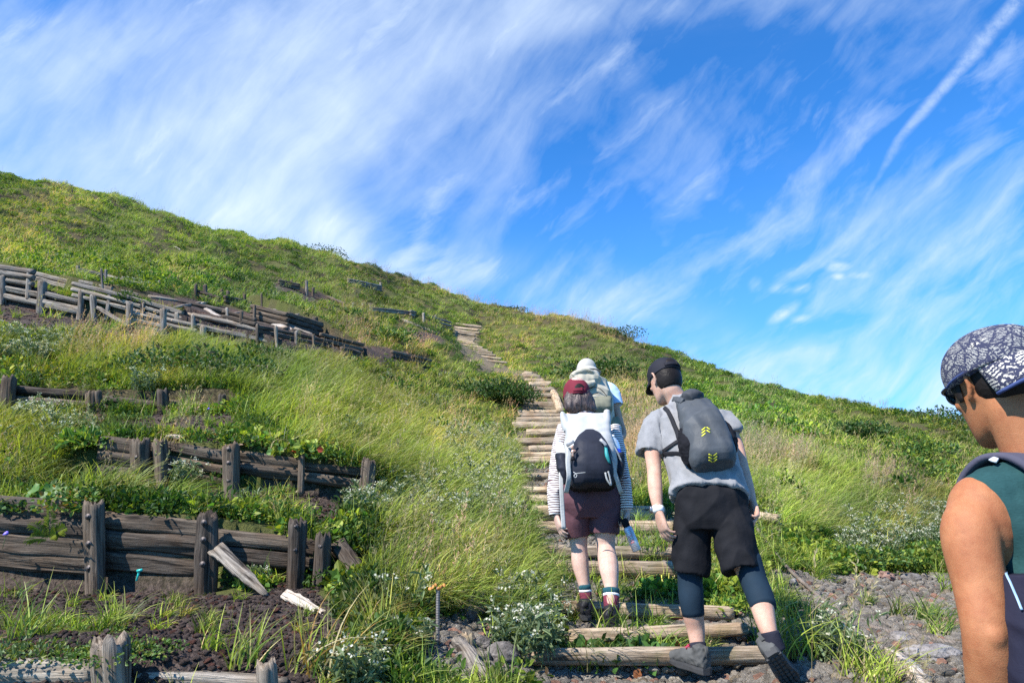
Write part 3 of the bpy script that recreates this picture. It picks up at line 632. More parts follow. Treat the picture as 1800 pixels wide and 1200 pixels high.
def plank(label, pa, pb, w, th, mat, name='loose_plank', cat='plank', group=None, split=0.):
    if pa[2] > 9: pa = (pa[0], pa[1], hit_d(*pa)); pb = (pb[0], pb[1], hit_d(*pb))
    a = W(*pa); b = W(*pb)
    if pa[2] > 9:
        for q_ in (a, b): q_.z = min(q_.z, gz(q_.x, q_.y)+th*.6+(.10 if pa[2] > 14 else .03))
    L = (b-a).length; LSEED[0] += 1; rr = np.random.RandomState(LSEED[0]); n = 10; V = []; F = []
    for i in range(n+1):
        t = i/n; k = 1-.75*split*max(0, t-.45)/.55
        for (u, v) in ((-.5, -.5), (0, -.55), (.5, -.5), (.5, .5), (0, .55), (-.5, .5)):
            V.append(((t-.5)*L+(rr.rand()-.5)*.25*w*(i in (0, n)), u*w*k*(1+.12*rr.randn()), v*th*(1+.1*rr.randn())+.25*th*math.sin(t*5)))
    for i in range(n):
        for j in range(6): F.append((i*6+j, (i+1)*6+j, (i+1)*6+(j+1) % 6, i*6+(j+1) % 6))
    F.append(tuple(range(6))); F.append(tuple(n*6+j for j in range(5, -1, -1)))
    o = link(name, mkmesh(name, V, F, mat), None, (a+b)/2); o.rotation_euler = axis_rot(b-a, (.1, -.8, .6)); return tag(o, label, cat, group)
plank('split grey board leaning down from the dark timber wall onto the scoria', (378, 962, 4.30), (468, 1044, 4.05), .085, .022, WOOD_GREY, split=.9)
plank('short bleached splintered board lying on the dark scoria', (500, 1044, 3.92), (574, 1084, 3.72), .055, .03, WOOD_PALE, split=.2)
plank('thin sliver of bleached wood beside the short splintered board', (534, 1052, 3.88), (556, 1074, 3.78), .015, .012, WOOD_PALE)
plank('grey board sloping down from the right end of the dark timber wall', (592, 955, 4.55), (636, 1014, 4.35), .10, .04, WOOD_DARK, split=.3)
plank('stout weathered board slanting into the bottom edge beside the short peg', (800, 1130, 3.45), (872, 1225, 3.05), .085, .05, WOOD_GREY)
plank('pale splintered board end at the bottom edge on the gravel', (1572, 1150, 3.6), (1650, 1225, 3.15), .09, .04, WOOD_PALE, split=.3)
plank('white chip of wood lying on top of the wall with two close posts', (292, 766, 5.75), (322, 769, 5.75), .04, .02, WOOD_PALE)
plank('long pale pole fallen on bare soil left of the upper steps', (703, 563, 24.5), (770, 587, 23.5), .13, .13, WOOD_GREY)
plank('white board lying just under the skyline above the highest wall', (644, 482, 34), (678, 485, 34), .12, .1, WOOD_PALE)
plank('small pale stick on the open slope at the left edge', (-8, 392, 23), (26, 396, 23), .1, .08, WOOD_PALE)
plank('tiny pale stick on the open slope below the left skyline', (302, 434, 26), (316, 440, 26), .12, .1, WOOD_PALE)
for i, (a, b, wd, mt, lb) in enumerate([((262, 523, 13.6), (402, 548, 13.5), .11, WOOD_GREY, 'uppermost long grey plank of the collapsed timber heap'), ((298, 528, 13.4), (452, 562, 13.3), .10, WOOD_DARK, 'dark plank lying second from the top in the collapsed heap'),
        ((330, 552, 12.6), (500, 590, 12.3), .09, WOOD_GREY, 'long plank running down the lower side of the collapsed heap'), ((318, 552, 12.9), (396, 574, 12.4), .10, WOOD_DARK, 'short dark plank in the left part of the collapsed heap'),
        ((352, 540, 13.1), (386, 556, 12.8), .07, WOOD_PALE, 'pale split plank crossing the middle of the collapsed heap'), ((395, 560, 12.9), (520, 586, 12.6), .12, WOOD_DARK, 'broad dark plank at the right of the collapsed heap'),
        ((420, 578, 12.4), (600, 606, 12.6), .09, WOOD_DARK, 'dark pole trailing right from the collapsed heap into the grass'), ((372, 528, 13.6), (440, 541, 13.6), .10, WOOD_GREY, 'short plank at the upper right of the collapsed heap'),
        ((230, 590, 10.7), (330, 606, 10.6), .05, WOOD_PALE, 'thin pale stick on the soil under the pale post wall'), ((330, 585, 11.2), (420, 600, 11.2), .06, WOOD_GREY, 'thin grey stick below the collapsed heap')]):
    plank(lb, a, b, wd, wd*.7, mt, group='planks of the collapsed heap')
XR = 'first second third fourth fifth sixth seventh eighth ninth tenth eleventh twelfth thirteenth fourteenth fifteenth sixteenth seventeenth eighteenth'.split()
for i in range(18):
    x_p = 292+12.5*i+RS.rand()*8; y_p = 530+(x_p-292)*.24+RS.rand()*30-8; l_p = 22+RS.rand()*60; sl = .18+.2*RS.rand() if i % 4 else -.25
    plank('%s %s plank of the collapsed heap, %s counted from its left end' % (['long', 'short'][l_p < 50], ['grey', 'dark', 'dark', 'grey', 'pale'][i % 5], XR[i]), (x_p, y_p, 12.8), (x_p+l_p, y_p+l_p*sl, 12.8), .05+.07*RS.rand(), .05, [WOOD_GREY, WOOD_DARK, WOOD_DARK, WOOD_GREY, WOOD_PALE][i % 5] if i != 4 else WOOD_PALE, group='planks of the collapsed heap')
# steps
ORD = ['lowest', 'second', 'third', 'fourth', 'fifth', 'sixth', 'seventh', 'eighth', 'ninth', 'tenth', 'eleventh', 'twelfth', 'thirteenth', 'fourteenth', 'fifteenth', 'sixteenth', 'seventeenth', 'eighteenth', 'nineteenth', 'twentieth', 'twenty-first', 'twenty-second', 'twenty-third', 'twenty-fourth', 'twenty-fifth', 'twenty-sixth']
for i, (x0, y0, x1, y1, d0, d1, r, _) in enumerate(STEPS):
    a = W(x0, y0, d0); b = W(x1, y1, d1); rr = r*d0/FPX
    if i < 8: a.z = gz(a.x, a.y-.06)+rr*.55+.02; b.z = gz(b.x, b.y-.06)+rr*.55+.02; a.z = max(a.z, W(x0, y0, d0).z); b.z = max(b.z, W(x1, y1, d1).z)
    if i >= 8:
        c_ = (a+b)/2
        zt = max(gz(a.x+(b.x-a.x)*t_, a.y) for t_ in (.12, .3, .5, .7, .88))+rr*.35; zt = min(zt, c_.z+.22)
        for q in (a, b): q.z = max(q.z, zt)
    if i >= 8:
        jr = np.random.RandomState(3000+i); rr *= .75+.5*jr.rand(); a.z += (jr.rand()-.5)*.05; b.z += (jr.rand()-.5)*.05; a.x += (jr.rand()-.6)*.12; b.x += (jr.rand()-.4)*.10; a.y += (jr.rand()-.5)*.12
    if i >= 27: za = gz(a.x+.1, a.y)+rr*.5; zb = gz(b.x-.1, b.y)+rr*.5; a.z = za*.72+zb*.28+.03; b.z = zb*.72+za*.28+.03
    o = put_log('log_step', a, b, rr, WOOD_STEP, None, sq=2.3, rough=.10, cracks=4)
    if i < 8: lb = 'worn split log step, %s step counted up from the bottom edge' % ORD[i]
    elif i < 27: lb = 'round log in the long flight, %s up from her knees' % ORD[i-8]
    else: lb = 'narrow log of the far flight, %s up from the dark bush' % ORD[i-27]
    tag(o, lb, 'log step', 'log steps of the trail')
for pa, pb, lb in [((986, 722, 16.6), (972, 690, 19.6), 'lower pale curb log along the right edge of the long flight'), ((972, 690, 19.8), (944, 664, 23), 'middle pale curb log where the long flight bends left'), ((944, 664, 23.2), (924, 656, 24.5), 'topmost pale curb log at the bend behind the dark bush'),
                   ((845, 622, 30.8), (836, 606, 33.6), 'upper curb log on the right edge of the far flight'), ((876, 638, 28), (845, 622, 30.6), 'lower curb log on the right edge of the far flight')]:
    a = W(*pa); b = W(*pb); tag(put_log('curb_log', a, b, .10, WOOD_STEP, None, sq=2.5), lb, 'curb log', 'curb logs of the steps')
tag(put_log('broken_log', W(1318, 905, 7.3), W(1376, 915, 7.1), .055, WOOD_STEP, None, rough=.25, cracks=6, jag=.08), 'splintered log end sticking out of grass right of the man in grey', 'log')
pg = empty('wooden_peg', W(820, 1150, 3.5), 'short split wooden peg standing beside the boulder, bottom centre', 'peg')
put_post(W(820, 1160, 3.5), W(820, 1110, 3.5).z-W(820, 1160, 3.5).z, .034, WOOD_STEP, pg, (), (0, 0), .03)
# ------------------------------------------------------------------ rocks
def rock_geo(seed, sub=2, flat=.7, rough=.28):
    import bmesh
    bm = bmesh.new(); bmesh.ops.create_icosphere(bm, subdivisions=sub, radius=1); V = np.array([v.co[:] for v in bm.verts]); F = np.array([[v.index for v in f.verts] for f in bm.faces]); bm.free()
    r = np.random.RandomState(seed)
    for _ in range(7):
        n = r.randn(3); n /= np.linalg.norm(n); h = .55+.35*r.rand(); s = V@n; V = V-np.outer(np.maximum(s-h, 0)*.9, n)
    V = V*(1+rough*(wav(V, seed, 2.6)*.5+wav(V, seed+1, 7)*.3))[:, None]
    if sub > 2: V = V*(1+.05*wav(V, seed+2, 22)+.03*wav(V, seed+5, 45))[:, None]
    return V*np.array((1, .8+.3*r.rand(), flat)), F
def rockmat(name, a, b, inst=False, bump=.03):
    if name in MC: return MC[name]
    m, t, p = newmat(name); tc = t.n('ShaderNodeTexCoord').outputs['Object']; sc = 2.5 if inst else 14
    n1 = t.noise(tc, sc, 6, .65); n2 = t.noise(tc, sc*5, 4, .7); c = t.mix(t.ramp(n1, .3, .7), a, b); c = t.mix(t.ramp(n2, .48, .36, 0, .6), c, tuple(v*.35 for v in a))
    if inst: c = t.mix(1.0, c, t.attr('icol', 'INSTANCER')[0], 'MULTIPLY')
    t.put(p.inputs['Base Color'], c); p.inputs['Roughness'].default_value = .92; p.inputs['Specular IOR Level'].default_value = .2
    bb = t.n('ShaderNodeBump'); bb.inputs['Strength'].default_value = .8; bb.inputs['Distance'].default_value = .12 if inst else bump
    t.put(bb.inputs['Height'], t.m('ADD', n1, t.m('MULTIPLY', n2, .5))); t.L.new(bb.outputs[0], p.inputs['Normal']); MC[name] = m; return m
LAVA = rockmat('lava_rock', (.075, .066, .06), (.21, .19, .175)); RED = rockmat('red_rock', (.13, .075, .06), (.30, .19, .15)); GREYR = rockmat('grey_rock', (.13, .115, .108), (.30, .275, .26))
ROCKS = [(826, 1094, 4.05, 34, .8, LAVA, 'rough dark grey boulder beside the iron stake'), (884, 1182, 3.5, 30, .7, LAVA, 'dark rounded boulder at the bottom edge left of the lowest step'), (846, 1168, 3.6, 17, .7, LAVA, 'smaller dark rock left of the rounded boulder'),
         (1638, 1166, 3.6, 40, .35, GREYR, 'flat grey slab lying on the gravel by the rope, bottom right'), (1588, 1136, 3.9, 22, .6, GREYR, 'dark angular rock left of the flat slab'), (1674, 1104, 4.4, 14, .7, RED, 'rust-orange stone beside the tanned elbow'), (1658, 1084, 4.7, 17, .7, GREYR, 'speckled grey-purple stone above the rust-orange stone'),
         (1558, 1018, 6.6, 15, .7, RED, 'reddish block at the upper edge of the gravel'), (1600, 1020, 6.6, 17, .6, LAVA, 'dark block at the upper edge of the gravel, right of the reddish block'), (1672, 1034, 6.2, 15, .6, LAVA, 'low dark rock at the gravel edge beside the bare arm'),
         (1388, 1028, 5.6, 14, .6, GREYR, 'tan-grey stone below the rope behind the knee of the man in grey'), (1252, 1160, 3.8, 14, .8, LAVA, 'dark pointed stone right of the planted grey shoe'), (1290, 1166, 3.7, 11, .8, GREYR, 'small grey stone behind the lowest step between the two grey shoes'), (1440, 1118, 4.4, 17, .6, LAVA, 'dark rock beneath the white-flowered weeds on the gravel'),
         (1005, 1030, 5.0, 14, .6, LAVA, 'dark stone between the third and fourth steps behind the left leg'), (1060, 1010, 5.25, 11, .7, GREYR, 'pale stone resting on the fourth step between the two bare legs'), (700, 1180, 3.35, 20, .5, GREYR, 'tan rock half buried in grass at the bottom edge')]
for i, (px, py, d, s, fl, mt, lb) in enumerate(ROCKS):
    V, F = rock_geo(400+i, 4, fl); r = s*d/FPX; p0 = W(px, py, d); p0.z = gz(p0.x, p0.y)+r*fl*.45
    rk = link('boulder' if s > 20 else 'rock', mkmesh('rock', V*r, F, mt), None, p0); rk.rotation_euler.z = i*1.3; tag(rk, lb, 'rock', 'separate larger rocks')
# ------------------------------------------------------------------ rope and iron stake
ropem = fabric('twisted_rope_fibre', (.15, .125, .105), .9, 1200, .4, .3, 0)
def rope(name, pts, r, label):
    P = np.array(catmull(pts, 14)); T, N, B = frames(P); s = np.concatenate([[0], np.cumsum(np.linalg.norm(np.diff(P, axis=0), axis=1))])
    n = int(s[-1]/.010); si = np.linspace(0, s[-1], n); Pi = np.stack([np.interp(si, s, P[:, k]) for k in range(3)], 1); T, N, B = frames(Pi)
    ps = []
    for k in range(3):
        a = si/.085*2*PI+k*2.094; Q = Pi+(N*np.cos(a)[:, None]+B*np.sin(a)[:, None])*r*.52; ps.append(tube(list(Q), r*.60, 7, 1))
    return tag(part(name, merge(ps), ropem), label, 'rope')
def gp(px, py, d, dz=.0):
    p0 = W(px, py, d); p0.z = gz(p0.x, p0.y)+dz; return p0
rope('rope', [W(1322, 915, 7.0), W(1345, 948, 6.5), W(1378, 990, 6.0), W(1420, 1030, 5.5), gp(1455, 1060, 5.15, .02), gp(1500, 1098, 4.65, .012), gp(1560, 1128, 4.2, .015), gp(1600, 1140, 4.05, .015), gp(1660, 1162, 3.8, .015), gp(1720, 1185, 3.6, .015), gp(1800, 1215, 3.3, .01)], .014, 'grey twisted rope descending from behind the man in grey across the gravel')
st = tube([W(768, 1260, 3.4), W(770, 1032, 3.46)], .0085, 9, 1)
P0 = np.array(W(768, 1260, 3.4)); P1_ = np.array(W(770, 1032, 3.46)); ribs = [tube([P0+(P1_-P0)*t-np.array((0, 0, .003)), P0+(P1_-P0)*t+np.array((0, 0, .003))], .0097, 9, 1) for t in np.linspace(.2, .98, 60)]
stake = empty('iron_stake', W(768, 1200, 3.4), 'thin ribbed iron stake with an orange dead leaf caught on top, bottom centre', 'stake')
part('rod', merge([st]+ribs), plain('dull_iron', (.17, .16, .155), .6, .5), stake)
lf = []
for k in range(6):
    c0 = W(764+5*k-8, 1034-3*(k % 3), 3.44); a = k*1.1; lf.append(ell(c0, (.010*math.cos(a), 0, .010*math.sin(a)), (-.006*math.sin(a), .004, .008*math.cos(a)), (0, .003, .001), 8, 5))
part('dead_leaf', merge(lf), plain('orange_dead_leaf', (.55, .22, .05), .7), stake)
# small turquoise tent peg stuck in the scoria under the wall
pgo = empty('plastic_peg', W(242, 1018, 4.1), 'small turquoise plastic peg stuck in the soil under the dark wall', 'peg')
part('shaft', tube([W(240, 1020, 4.1), W(245, 1003, 4.1)], .006, 8, 1), plain('turquoise_plastic', (.02, .42, .36), .35), pgo)
part('peg_head', tube([W(241, 1003, 4.09), W(250, 1001, 4.09)], .008, 8, 1), MC['turquoise_plastic'], pgo)
# ------------------------------------------------------------------ plants
PLM = plantmat('foliage_instanced'); PLS = plantsolo('foliage'); GLOSS = plantsolo('glossy_foliage', .34, .22)
STRAW = np.array((.46, .37, .18)); GREEN = np.array((.098, .165, .026)); YGREEN = np.array((.275, .335, .048)); DKG = np.array((.040, .085, .018)); BROWN = np.array((.16, .085, .04))
def blades(n, seed, rad, L, wdt, lean, arch, cols, segs=4, spread=.5):
    """n grass blades: returns V, F(quads), colours"""
    r = np.random.RandomState(seed); az = r.rand(n)*2*PI; q = rad*np.sqrt(r.rand(n)); ba = r.rand(n)*2*PI
    base = np.stack([q*np.cos(ba), q*np.sin(ba), np.zeros(n)], 1); ln = L*(.45+.65*r.rand(n)); tilt = spread*r.rand(n)**.8+.05
    d0 = np.stack([np.sin(tilt)*np.cos(az)+lean*.5, np.sin(tilt)*np.sin(az), np.cos(tilt)], 1); d0 /= np.linalg.norm(d0, axis=1)[:, None]
    bend = np.stack([np.cos(az)*.6+lean*1.6, np.sin(az)*.6, -.75*np.ones(n)], 1)*(arch*(.5+r.rand(n)))[:, None]
    side = np.cross(d0, np.array((0, 0, 1.))+.4*r.randn(n, 3)); side /= np.linalg.norm(side, axis=1)[:, None]
    ci = np.array([cols[k][0] for k in range(len(cols))]); cw = np.array([c[1] for c in cols]); ch = r.choice(len(cols), n, p=cw/cw.sum())
    col = ci[ch]*(.5+.95*r.rand(n)**1.2)[:, None]
    V = np.empty((n, segs+1, 2, 3)); C = np.empty((n, segs+1, 2, 3)); P = base.copy(); D = d0.copy()
    for s in range(segs+1):
        t = s/segs; w = wdt*(1-t**1.6)*.5+.0004; V[:, s, 0] = P-side*w; V[:, s, 1] = P+side*w
        cc = col*(1-.0*t)+(STRAW-col)*(.35*max(0, t-.6)/.4); C[:, s, 0] = cc; C[:, s, 1] = cc
        P = P+D*(ln/segs)[:, None]; D = D+bend/segs; D /= np.linalg.norm(D, axis=1)[:, None]
    ix = np.arange(n*(segs+1)*2).reshape(n, segs+1, 2)
    F = np.stack([ix[:, :-1, 0], ix[:, :-1, 1], ix[:, 1:, 1], ix[:, 1:, 0]], -1).reshape(-1, 4)
    return V.reshape(-1, 3), F, C.reshape(-1, 3)
def leafset(P, D, Nn, L, Wd, col, r, fold=.3):
    """pointed leaves: base P, direction D, normal Nn"""
    n = len(P); D = D/np.linalg.norm(D, axis=1)[:, None]; S = np.cross(D, Nn); S /= np.maximum(np.linalg.norm(S, axis=1), 1e-6)[:, None]; Nn = np.cross(S, D)
    L = (L*(.7+.6*r.rand(n)))[:, None]; Wd = L*Wd
    V = np.stack([P, P+D*L*.35+S*Wd*.5+Nn*L*fold*.3, P+D*L*.75+S*Wd*.38+Nn*L*fold*.2, P+D*L-Nn*L*.12, P+D*L*.75-S*Wd*.38+Nn*L*fold*.2, P+D*L*.35-S*Wd*.5+Nn*L*fold*.3], 1)
    ix = np.arange(n*6).reshape(n, 6); F = np.concatenate([ix[:, [0, 1, 2, 3]], ix[:, [0, 3, 4, 5]]])
    C = np.repeat(col, 6, 0)
    return V.reshape(-1, 3), F, C
def leafball(n, seed, rx, rz, L, Wd, cols, up=.6, inner=.25, ground=True):
    r = np.random.RandomState(seed); v = r.randn(n, 3); v /= np.linalg.norm(v, axis=1)[:, None]
    if ground: v[:, 2] = np.abs(v[:, 2])
    q = (inner+(1-inner)*r.rand(n)**.45)*(1+.22*wav(v, seed, 3)); P = v*q[:, None]*np.array((rx, rx, rz))
    D = v+.9*r.randn(n, 3)+np.array((0, 0, .25)); N = v*.5+np.array((0, 0, up))+.55*r.randn(n, 3)
    cw = np.array([c[1] for c in cols]); ci = np.array([c[0] for c in cols]); col = ci[r.choice(len(cols), n, p=cw/cw.sum())]*(.7+.6*r.rand(n))[:, None]
    return leafset(P, D, N, L, Wd, col, r)
def cat3(ps):
    Vs, Fs, Cs, k = [], [], [], 0
    for V, F, C in ps: Vs.append(V); Fs.append(F+k); Cs.append(C); k += len(V)
    return np.vstack(Vs), np.vstack(Fs), np.vstack(Cs)
def moved(vfc, p, s=1., rz=0., tilt=(0, 0)):
    V, F, C = vfc; M = np.array(Euler((tilt[0], tilt[1], rz)).to_matrix()); return V@M.T*s+np.array(p), F, C
def stems(n, seed, rad, L, lean, col, wdt=.0035, spread=.3):
    return blades(n, seed, rad, L, wdt, lean, .18, [(np.array(col), 1)], 4, spread)
def plume(n, seed, rad, L, lean):
    """straw stems with feathery seed heads"""
    r = np.random.RandomState(seed); ps = [stems(n, seed, rad, L, lean, STRAW*.8, .0028, .22)]
    V = ps[0][0].reshape(n, 5, 2, 3); tip = V[:, 4].mean(1); pre = V[:, 3].mean(1)
    for i in range(n):
        k = 12; t = r.rand(k); P = pre[i]+(tip[i]-pre[i])*(t*1.25)[:, None]; ax = (tip[i]-pre[i])/np.linalg.norm(tip[i]-pre[i])
        D = ax+.5*r.randn(k, 3); ps.append(leafset(P, D, r.randn(k, 3), .028, .22, np.tile(STRAW*np.array((.86, .90, 1.0)), (k, 1)), r))
    return cat3(ps)
def flowers(n, seed, rad, L, head=.020, white=(.62, .60, .50), leafy=9):
    """pearly everlasting: grey-green narrow leaved stems with white flower clusters"""
    r = np.random.RandomState(seed); st_ = stems(n, seed, rad, L, .1, (.13, .17, .075), .004, .55); V = st_[0].reshape(n, 5, 2, 3); ps = [st_]; fl = []
    for i in range(n):
        A = V[i].mean(1); k = leafy; t = .15+.8*r.rand(k); P = np.stack([np.interp(t*4, range(5), A[:, c]) for c in range(3)], 1)
        D = r.randn(k, 3)+np.array((0, 0, .7)); ps.append(leafset(P, D, np.array((0, 0, 1.))+.4*r.randn(k, 3), .055, .2, np.array((.15, .20, .10))*(.7+.6*r.rand(k, 1)), r))
        m = 9; tip = A[-1]; Q = tip+r.randn(m, 3)*np.array((head*.6, head*.6, head*.25)); D = np.array((0, 0, .5))+r.randn(m, 3)
        fl.append(leafset(Q, D, np.array((0, 0, 1.))+.6*r.randn(m, 3), .011, .95, np.array(white)*(.8+.35*r.rand(m, 1)), r))
    return cat3(ps), cat3(fl)
def wm(name, vfc, mat, parent=None, loc=(0, 0, 0)):
    V, F, C = vfc; me = mkmesh(name, V, F, mat, False); tagmesh(me, 'bcol', C, 'FLOAT_COLOR')
    return link(name, me, parent, loc)
def template(name, vfc):
    V, F, C = vfc; me = mkmesh(name, V, F, PLM, False); tagmesh(me, 'bcol', C, 'FLOAT_COLOR'); return bpy.data.objects.new(name, me)
def scatter(name, tmpls, P, rot, scl, idx, icol, label, cat):
    c = bpy.data.collections.new(name+'_forms')
    for i, o in enumerate(tmpls): o.name = '%s_form_%02d' % (name, i); c.objects.link(o)
    me = mkmesh(name, P, []) if False else bpy.data.meshes.new(name)
    me.vertices.add(len(P)); me.vertices.foreach_set('co', np.asarray(P, dtype=np.float32).ravel())
    tagmesh(me, 'rot', rot, 'FLOAT_VECTOR'); tagmesh(me, 'scl', scl); tagmesh(me, 'vid', idx, 'INT'); tagmesh(me, 'icol', icol, 'FLOAT_COLOR')
    o = link(name, me); tag(o, label, cat, kind='stuff')
    g = bpy.data.node_groups.new(name+'_nodes', 'GeometryNodeTree'); g.interface.new_socket('Geometry', in_out='INPUT', socket_type='NodeSocketGeometry'); g.interface.new_socket('Geometry', in_out='OUTPUT', socket_type='NodeSocketGeometry')
    N = g.nodes; L = g.links; gi = N.new('NodeGroupInput'); go_ = N.new('NodeGroupOutput'); iop = N.new('GeometryNodeInstanceOnPoints'); ci = N.new('GeometryNodeCollectionInfo')
    ci.inputs[0].default_value = c; ci.inputs['Separate Children'].default_value = True; ci.inputs['Reset Children'].default_value = True
    def na(nm, ty):
        a = N.new('GeometryNodeInputNamedAttribute'); a.data_type = ty; a.inputs[0].default_value = nm; return a.outputs[0]
    er = N.new('FunctionNodeEulerToRotation'); L.new(na('rot', 'FLOAT_VECTOR'), er.inputs[0])
    mp = N.new('GeometryNodeMeshToPoints'); L.new(gi.outputs[0], mp.inputs[0]); L.new(mp.outputs[0], iop.inputs['Points'])
    L.new(ci.outputs[0], iop.inputs['Instance']); iop.inputs['Pick Instance'].default_value = True
    L.new(na('vid', 'INT'), iop.inputs['Instance Index']); L.new(er.outputs[0], iop.inputs['Rotation']); L.new(na('scl', 'FLOAT'), iop.inputs['Scale']); L.new(iop.outputs[0], go_.inputs[0])
    md = o.modifiers.new('scatter', 'NODES'); md.node_group = g; return o
def sample(n, d0, d1, pw, seed, amax=.95):
    """n plan positions with areal density falling as d**-pw"""
    r = np.random.RandomState(seed); k = 2-pw; u = r.rand(n)
    d = (d0**k+u*(d1**k-d0**k))**(1/k) if abs(k) > 1e-3 else d0*(d1/d0)**u
    a = (r.rand(n)*2-1)*amax; return a*d, d, r
def slope(x, y, e=.15):
    return (ground_z(x+e, y)-ground_z(x-e, y))/(2*e), (ground_z(x, y+e)-ground_z(x, y-e))/(2*e)
WALLLINES = [(t[0], t[1]) for t in TER]
def near_wall(x, y):
    """1 in the band just in front of a wall, where the timber must stay visible"""
    m = np.zeros(len(x), bool)
    for k, (pl, h) in enumerate(WALLLINES):
        s, f = seg_dist(x, y, pl); m |= (s > -(.32 if h > .2 else .12)*(1 if pl[0][1] < 9 else 1.5)) & (s < .10) & (f < .05)
    return m
def fbm(px, py, s, seed):
    P = np.stack([px/s, py/s, np.zeros(len(px))], 1); return wav(P, seed, 1.)*.6+wav(P, seed+1, 2.3)*.4
def pick(x, y, cond): return x[cond], y[cond]
def vis(x, y, z, top=40):
    px, py = proj(x, y, z); return (px > -260) & (px < 2060)
TALL = [[(380, 600), (520, 590), (700, 640), (800, 640), (900, 720), (905, 900), (940, 1010), (860, 1050), (700, 1000), (620, 900), (560, 830), (470, 760), (400, 700)],
        [(1050, 650), (1130, 690), (1300, 740), (1560, 790), (1640, 840), (1640, 950), (1500, 960), (1380, 930), (1330, 880), (1110, 880), (1090, 760)], [(640, 1000), (900, 1000), (960, 1080), (900, 1100), (760, 1080), (640, 1060)],
        [(840, 560), (1000, 560), (1120, 620), (1150, 690), (1050, 650), (960, 620), (850, 600)], [(120, 590), (380, 600), (400, 690), (260, 690), (100, 650)], [(480, 560), (760, 600), (800, 650), (600, 640)],
        [(180, 830), (330, 850), (330, 900), (120, 890)], [(-60, 740), (120, 760), (60, 880), (-60, 860)]]
FLOW = [[(540, 850), (870, 870), (900, 940), (700, 930), (560, 920)], [(760, 760), (905, 760), (905, 880), (800, 850)], [(1430, 930), (1680, 900), (1700, 960), (1500, 1000)], [(200, 690), (300, 690), (310, 715), (200, 715)], [(-60, 590), (130, 600), (110, 640), (-60, 640)], [(940, 630), (1000, 630), (1010, 700), (985, 690)], [(0, 700), (110, 700), (160, 780), (60, 800)], [(870, 1080), (990, 1090), (985, 1180), (880, 1170)], [(560, 1100), (700, 1090), (720, 1200), (580, 1200)]]
LOWG = [[(1430, 930), (1720, 940), (1720, 1010), (1600, 1005), (1500, 1005), (1400, 1000), (1350, 960)], [(60, 1100), (330, 1110), (340, 1190), (60, 1180)], [(560, 850), (700, 880), (640, 1090), (570, 1020)], [(1300, 820), (1420, 830), (1420, 930), (1330, 900)], [(380, 760), (560, 770), (560, 800), (380, 790)], [(980, 1105), (1320, 1100), (1320, 1175), (1000, 1170)], [(1010, 1020), (1280, 1010), (1280, 1070), (1000, 1075)]]
def masks(x, y):
    z = ground_z(x, y); px, py, d, g, p = zones(x, y, z)
    return z, px, py, d, g, p, near_wall(x, y)
def inany(px, py, Ps):
    m = np.zeros(len(px), bool)
    for q in Ps: m |= inpoly(px, py, q)
    return m
# templates
gA = [blades(38, 10+i, .06, .23, .0060, .35, 1.5, [(GREEN, 6), (YGREEN, 4), (STRAW, .8)]) for i in range(4)]
gT = [blades(56, 30+i, .10, .42, .0066, .6, 1.9, [(GREEN, 5), (YGREEN, 5), (STRAW, 1.1)]) for i in range(4)]
gF = [blades(34, 50+i, .18, .25, .013, .5, 1.4, [(GREEN, 5), (YGREEN, 4), (STRAW, 1.4)], 3) for i in range(4)]
gS = [cat3([plume(7, 70+i, .12, .56, .25), blades(20, 90+i, .1, .3, .0045, .5, 1.5, [(STRAW, 3), (YGREEN, 2)])]) for i in range(3)]
TG = [template('g', v) for v in gA+gT+gF+gS]
lfA = [leafball(70, 110+i, .12, .09, .030, .55, [(np.array((.075, .15, .025)), 4), (YGREEN*.8, 3), (BROWN, .3)]) for i in range(3)]        # low leafy
lfB = [leafball(120, 120+i, .16, .15, .036, .5, [(DKG, 4), (np.array((.07, .13, .025)), 3)]) for i in range(3)]          # dark shrub clump
lfC = [leafball(90, 130+i, .26, .16, .065, .55, [(np.array((.075, .14, .028)), 4), (YGREEN*.8, 3), (DKG, 2)]) for i in range(3)]   # far clump
lfD = [leafball(90, 140+i, .14, .05, .016, .6, [(np.array((.07, .13, .03)), 4), (YGREEN*.6, 2), (np.array((.14, .09, .03)), .8)]) for i in range(3)]       # mat
lfE = [leafball(46, 150+i, .14, .12, .055, .8, [(YGREEN*.8, 4), (np.array((.08, .17, .03)), 3), (np.array((.28, .12, .03)), .06)]) for i in range(3)]          # broad bright leaves
TL = [template('l', v) for v in lfA+lfB+lfC+lfD+lfE]
fw = [flowers(9, 160+i, .08, .27) for i in range(3)]; fwf = [flowers(12, 170+i, .2, .28, .035, leafy=4) for i in range(2)]
TF = [template('f', cat3([a, b])) for a, b in fw+fwf]
FOOT = [(0, 1020), (620, 1040), (640, 1110), (760, 1700), (-500, 1700), (-300, 1020)]
BAYS = [[(-80, 1000), (600, 1000), (620, 1060), (-80, 1060)], [(190, 845), (560, 850), (600, 880), (190, 880)], [(0, 725), (410, 735), (420, 760), (0, 750)]]
DRY = [[(930, 540), (1060, 555), (1150, 595), (1130, 620), (1040, 590), (930, 572)], [(1060, 650), (1190, 690), (1190, 850), (1110, 880), (1075, 760)], [(1520, 830), (1600, 840), (1600, 880), (1530, 875)], [(430, 565), (760, 595), (740, 645), (430, 615)], [(640, 470), (930, 545), (930, 560), (640, 485)], [(120, 600), (250, 600), (250, 640), (120, 640)], [(1300, 780), (1440, 800), (1420, 850), (1300, 840)]]
FEET = [[(950, 1062), (1310, 1058), (1320, 1128), (950, 1132)], [(925, 1148), (1420, 1140), (1440, 1700), (860, 1700)]]
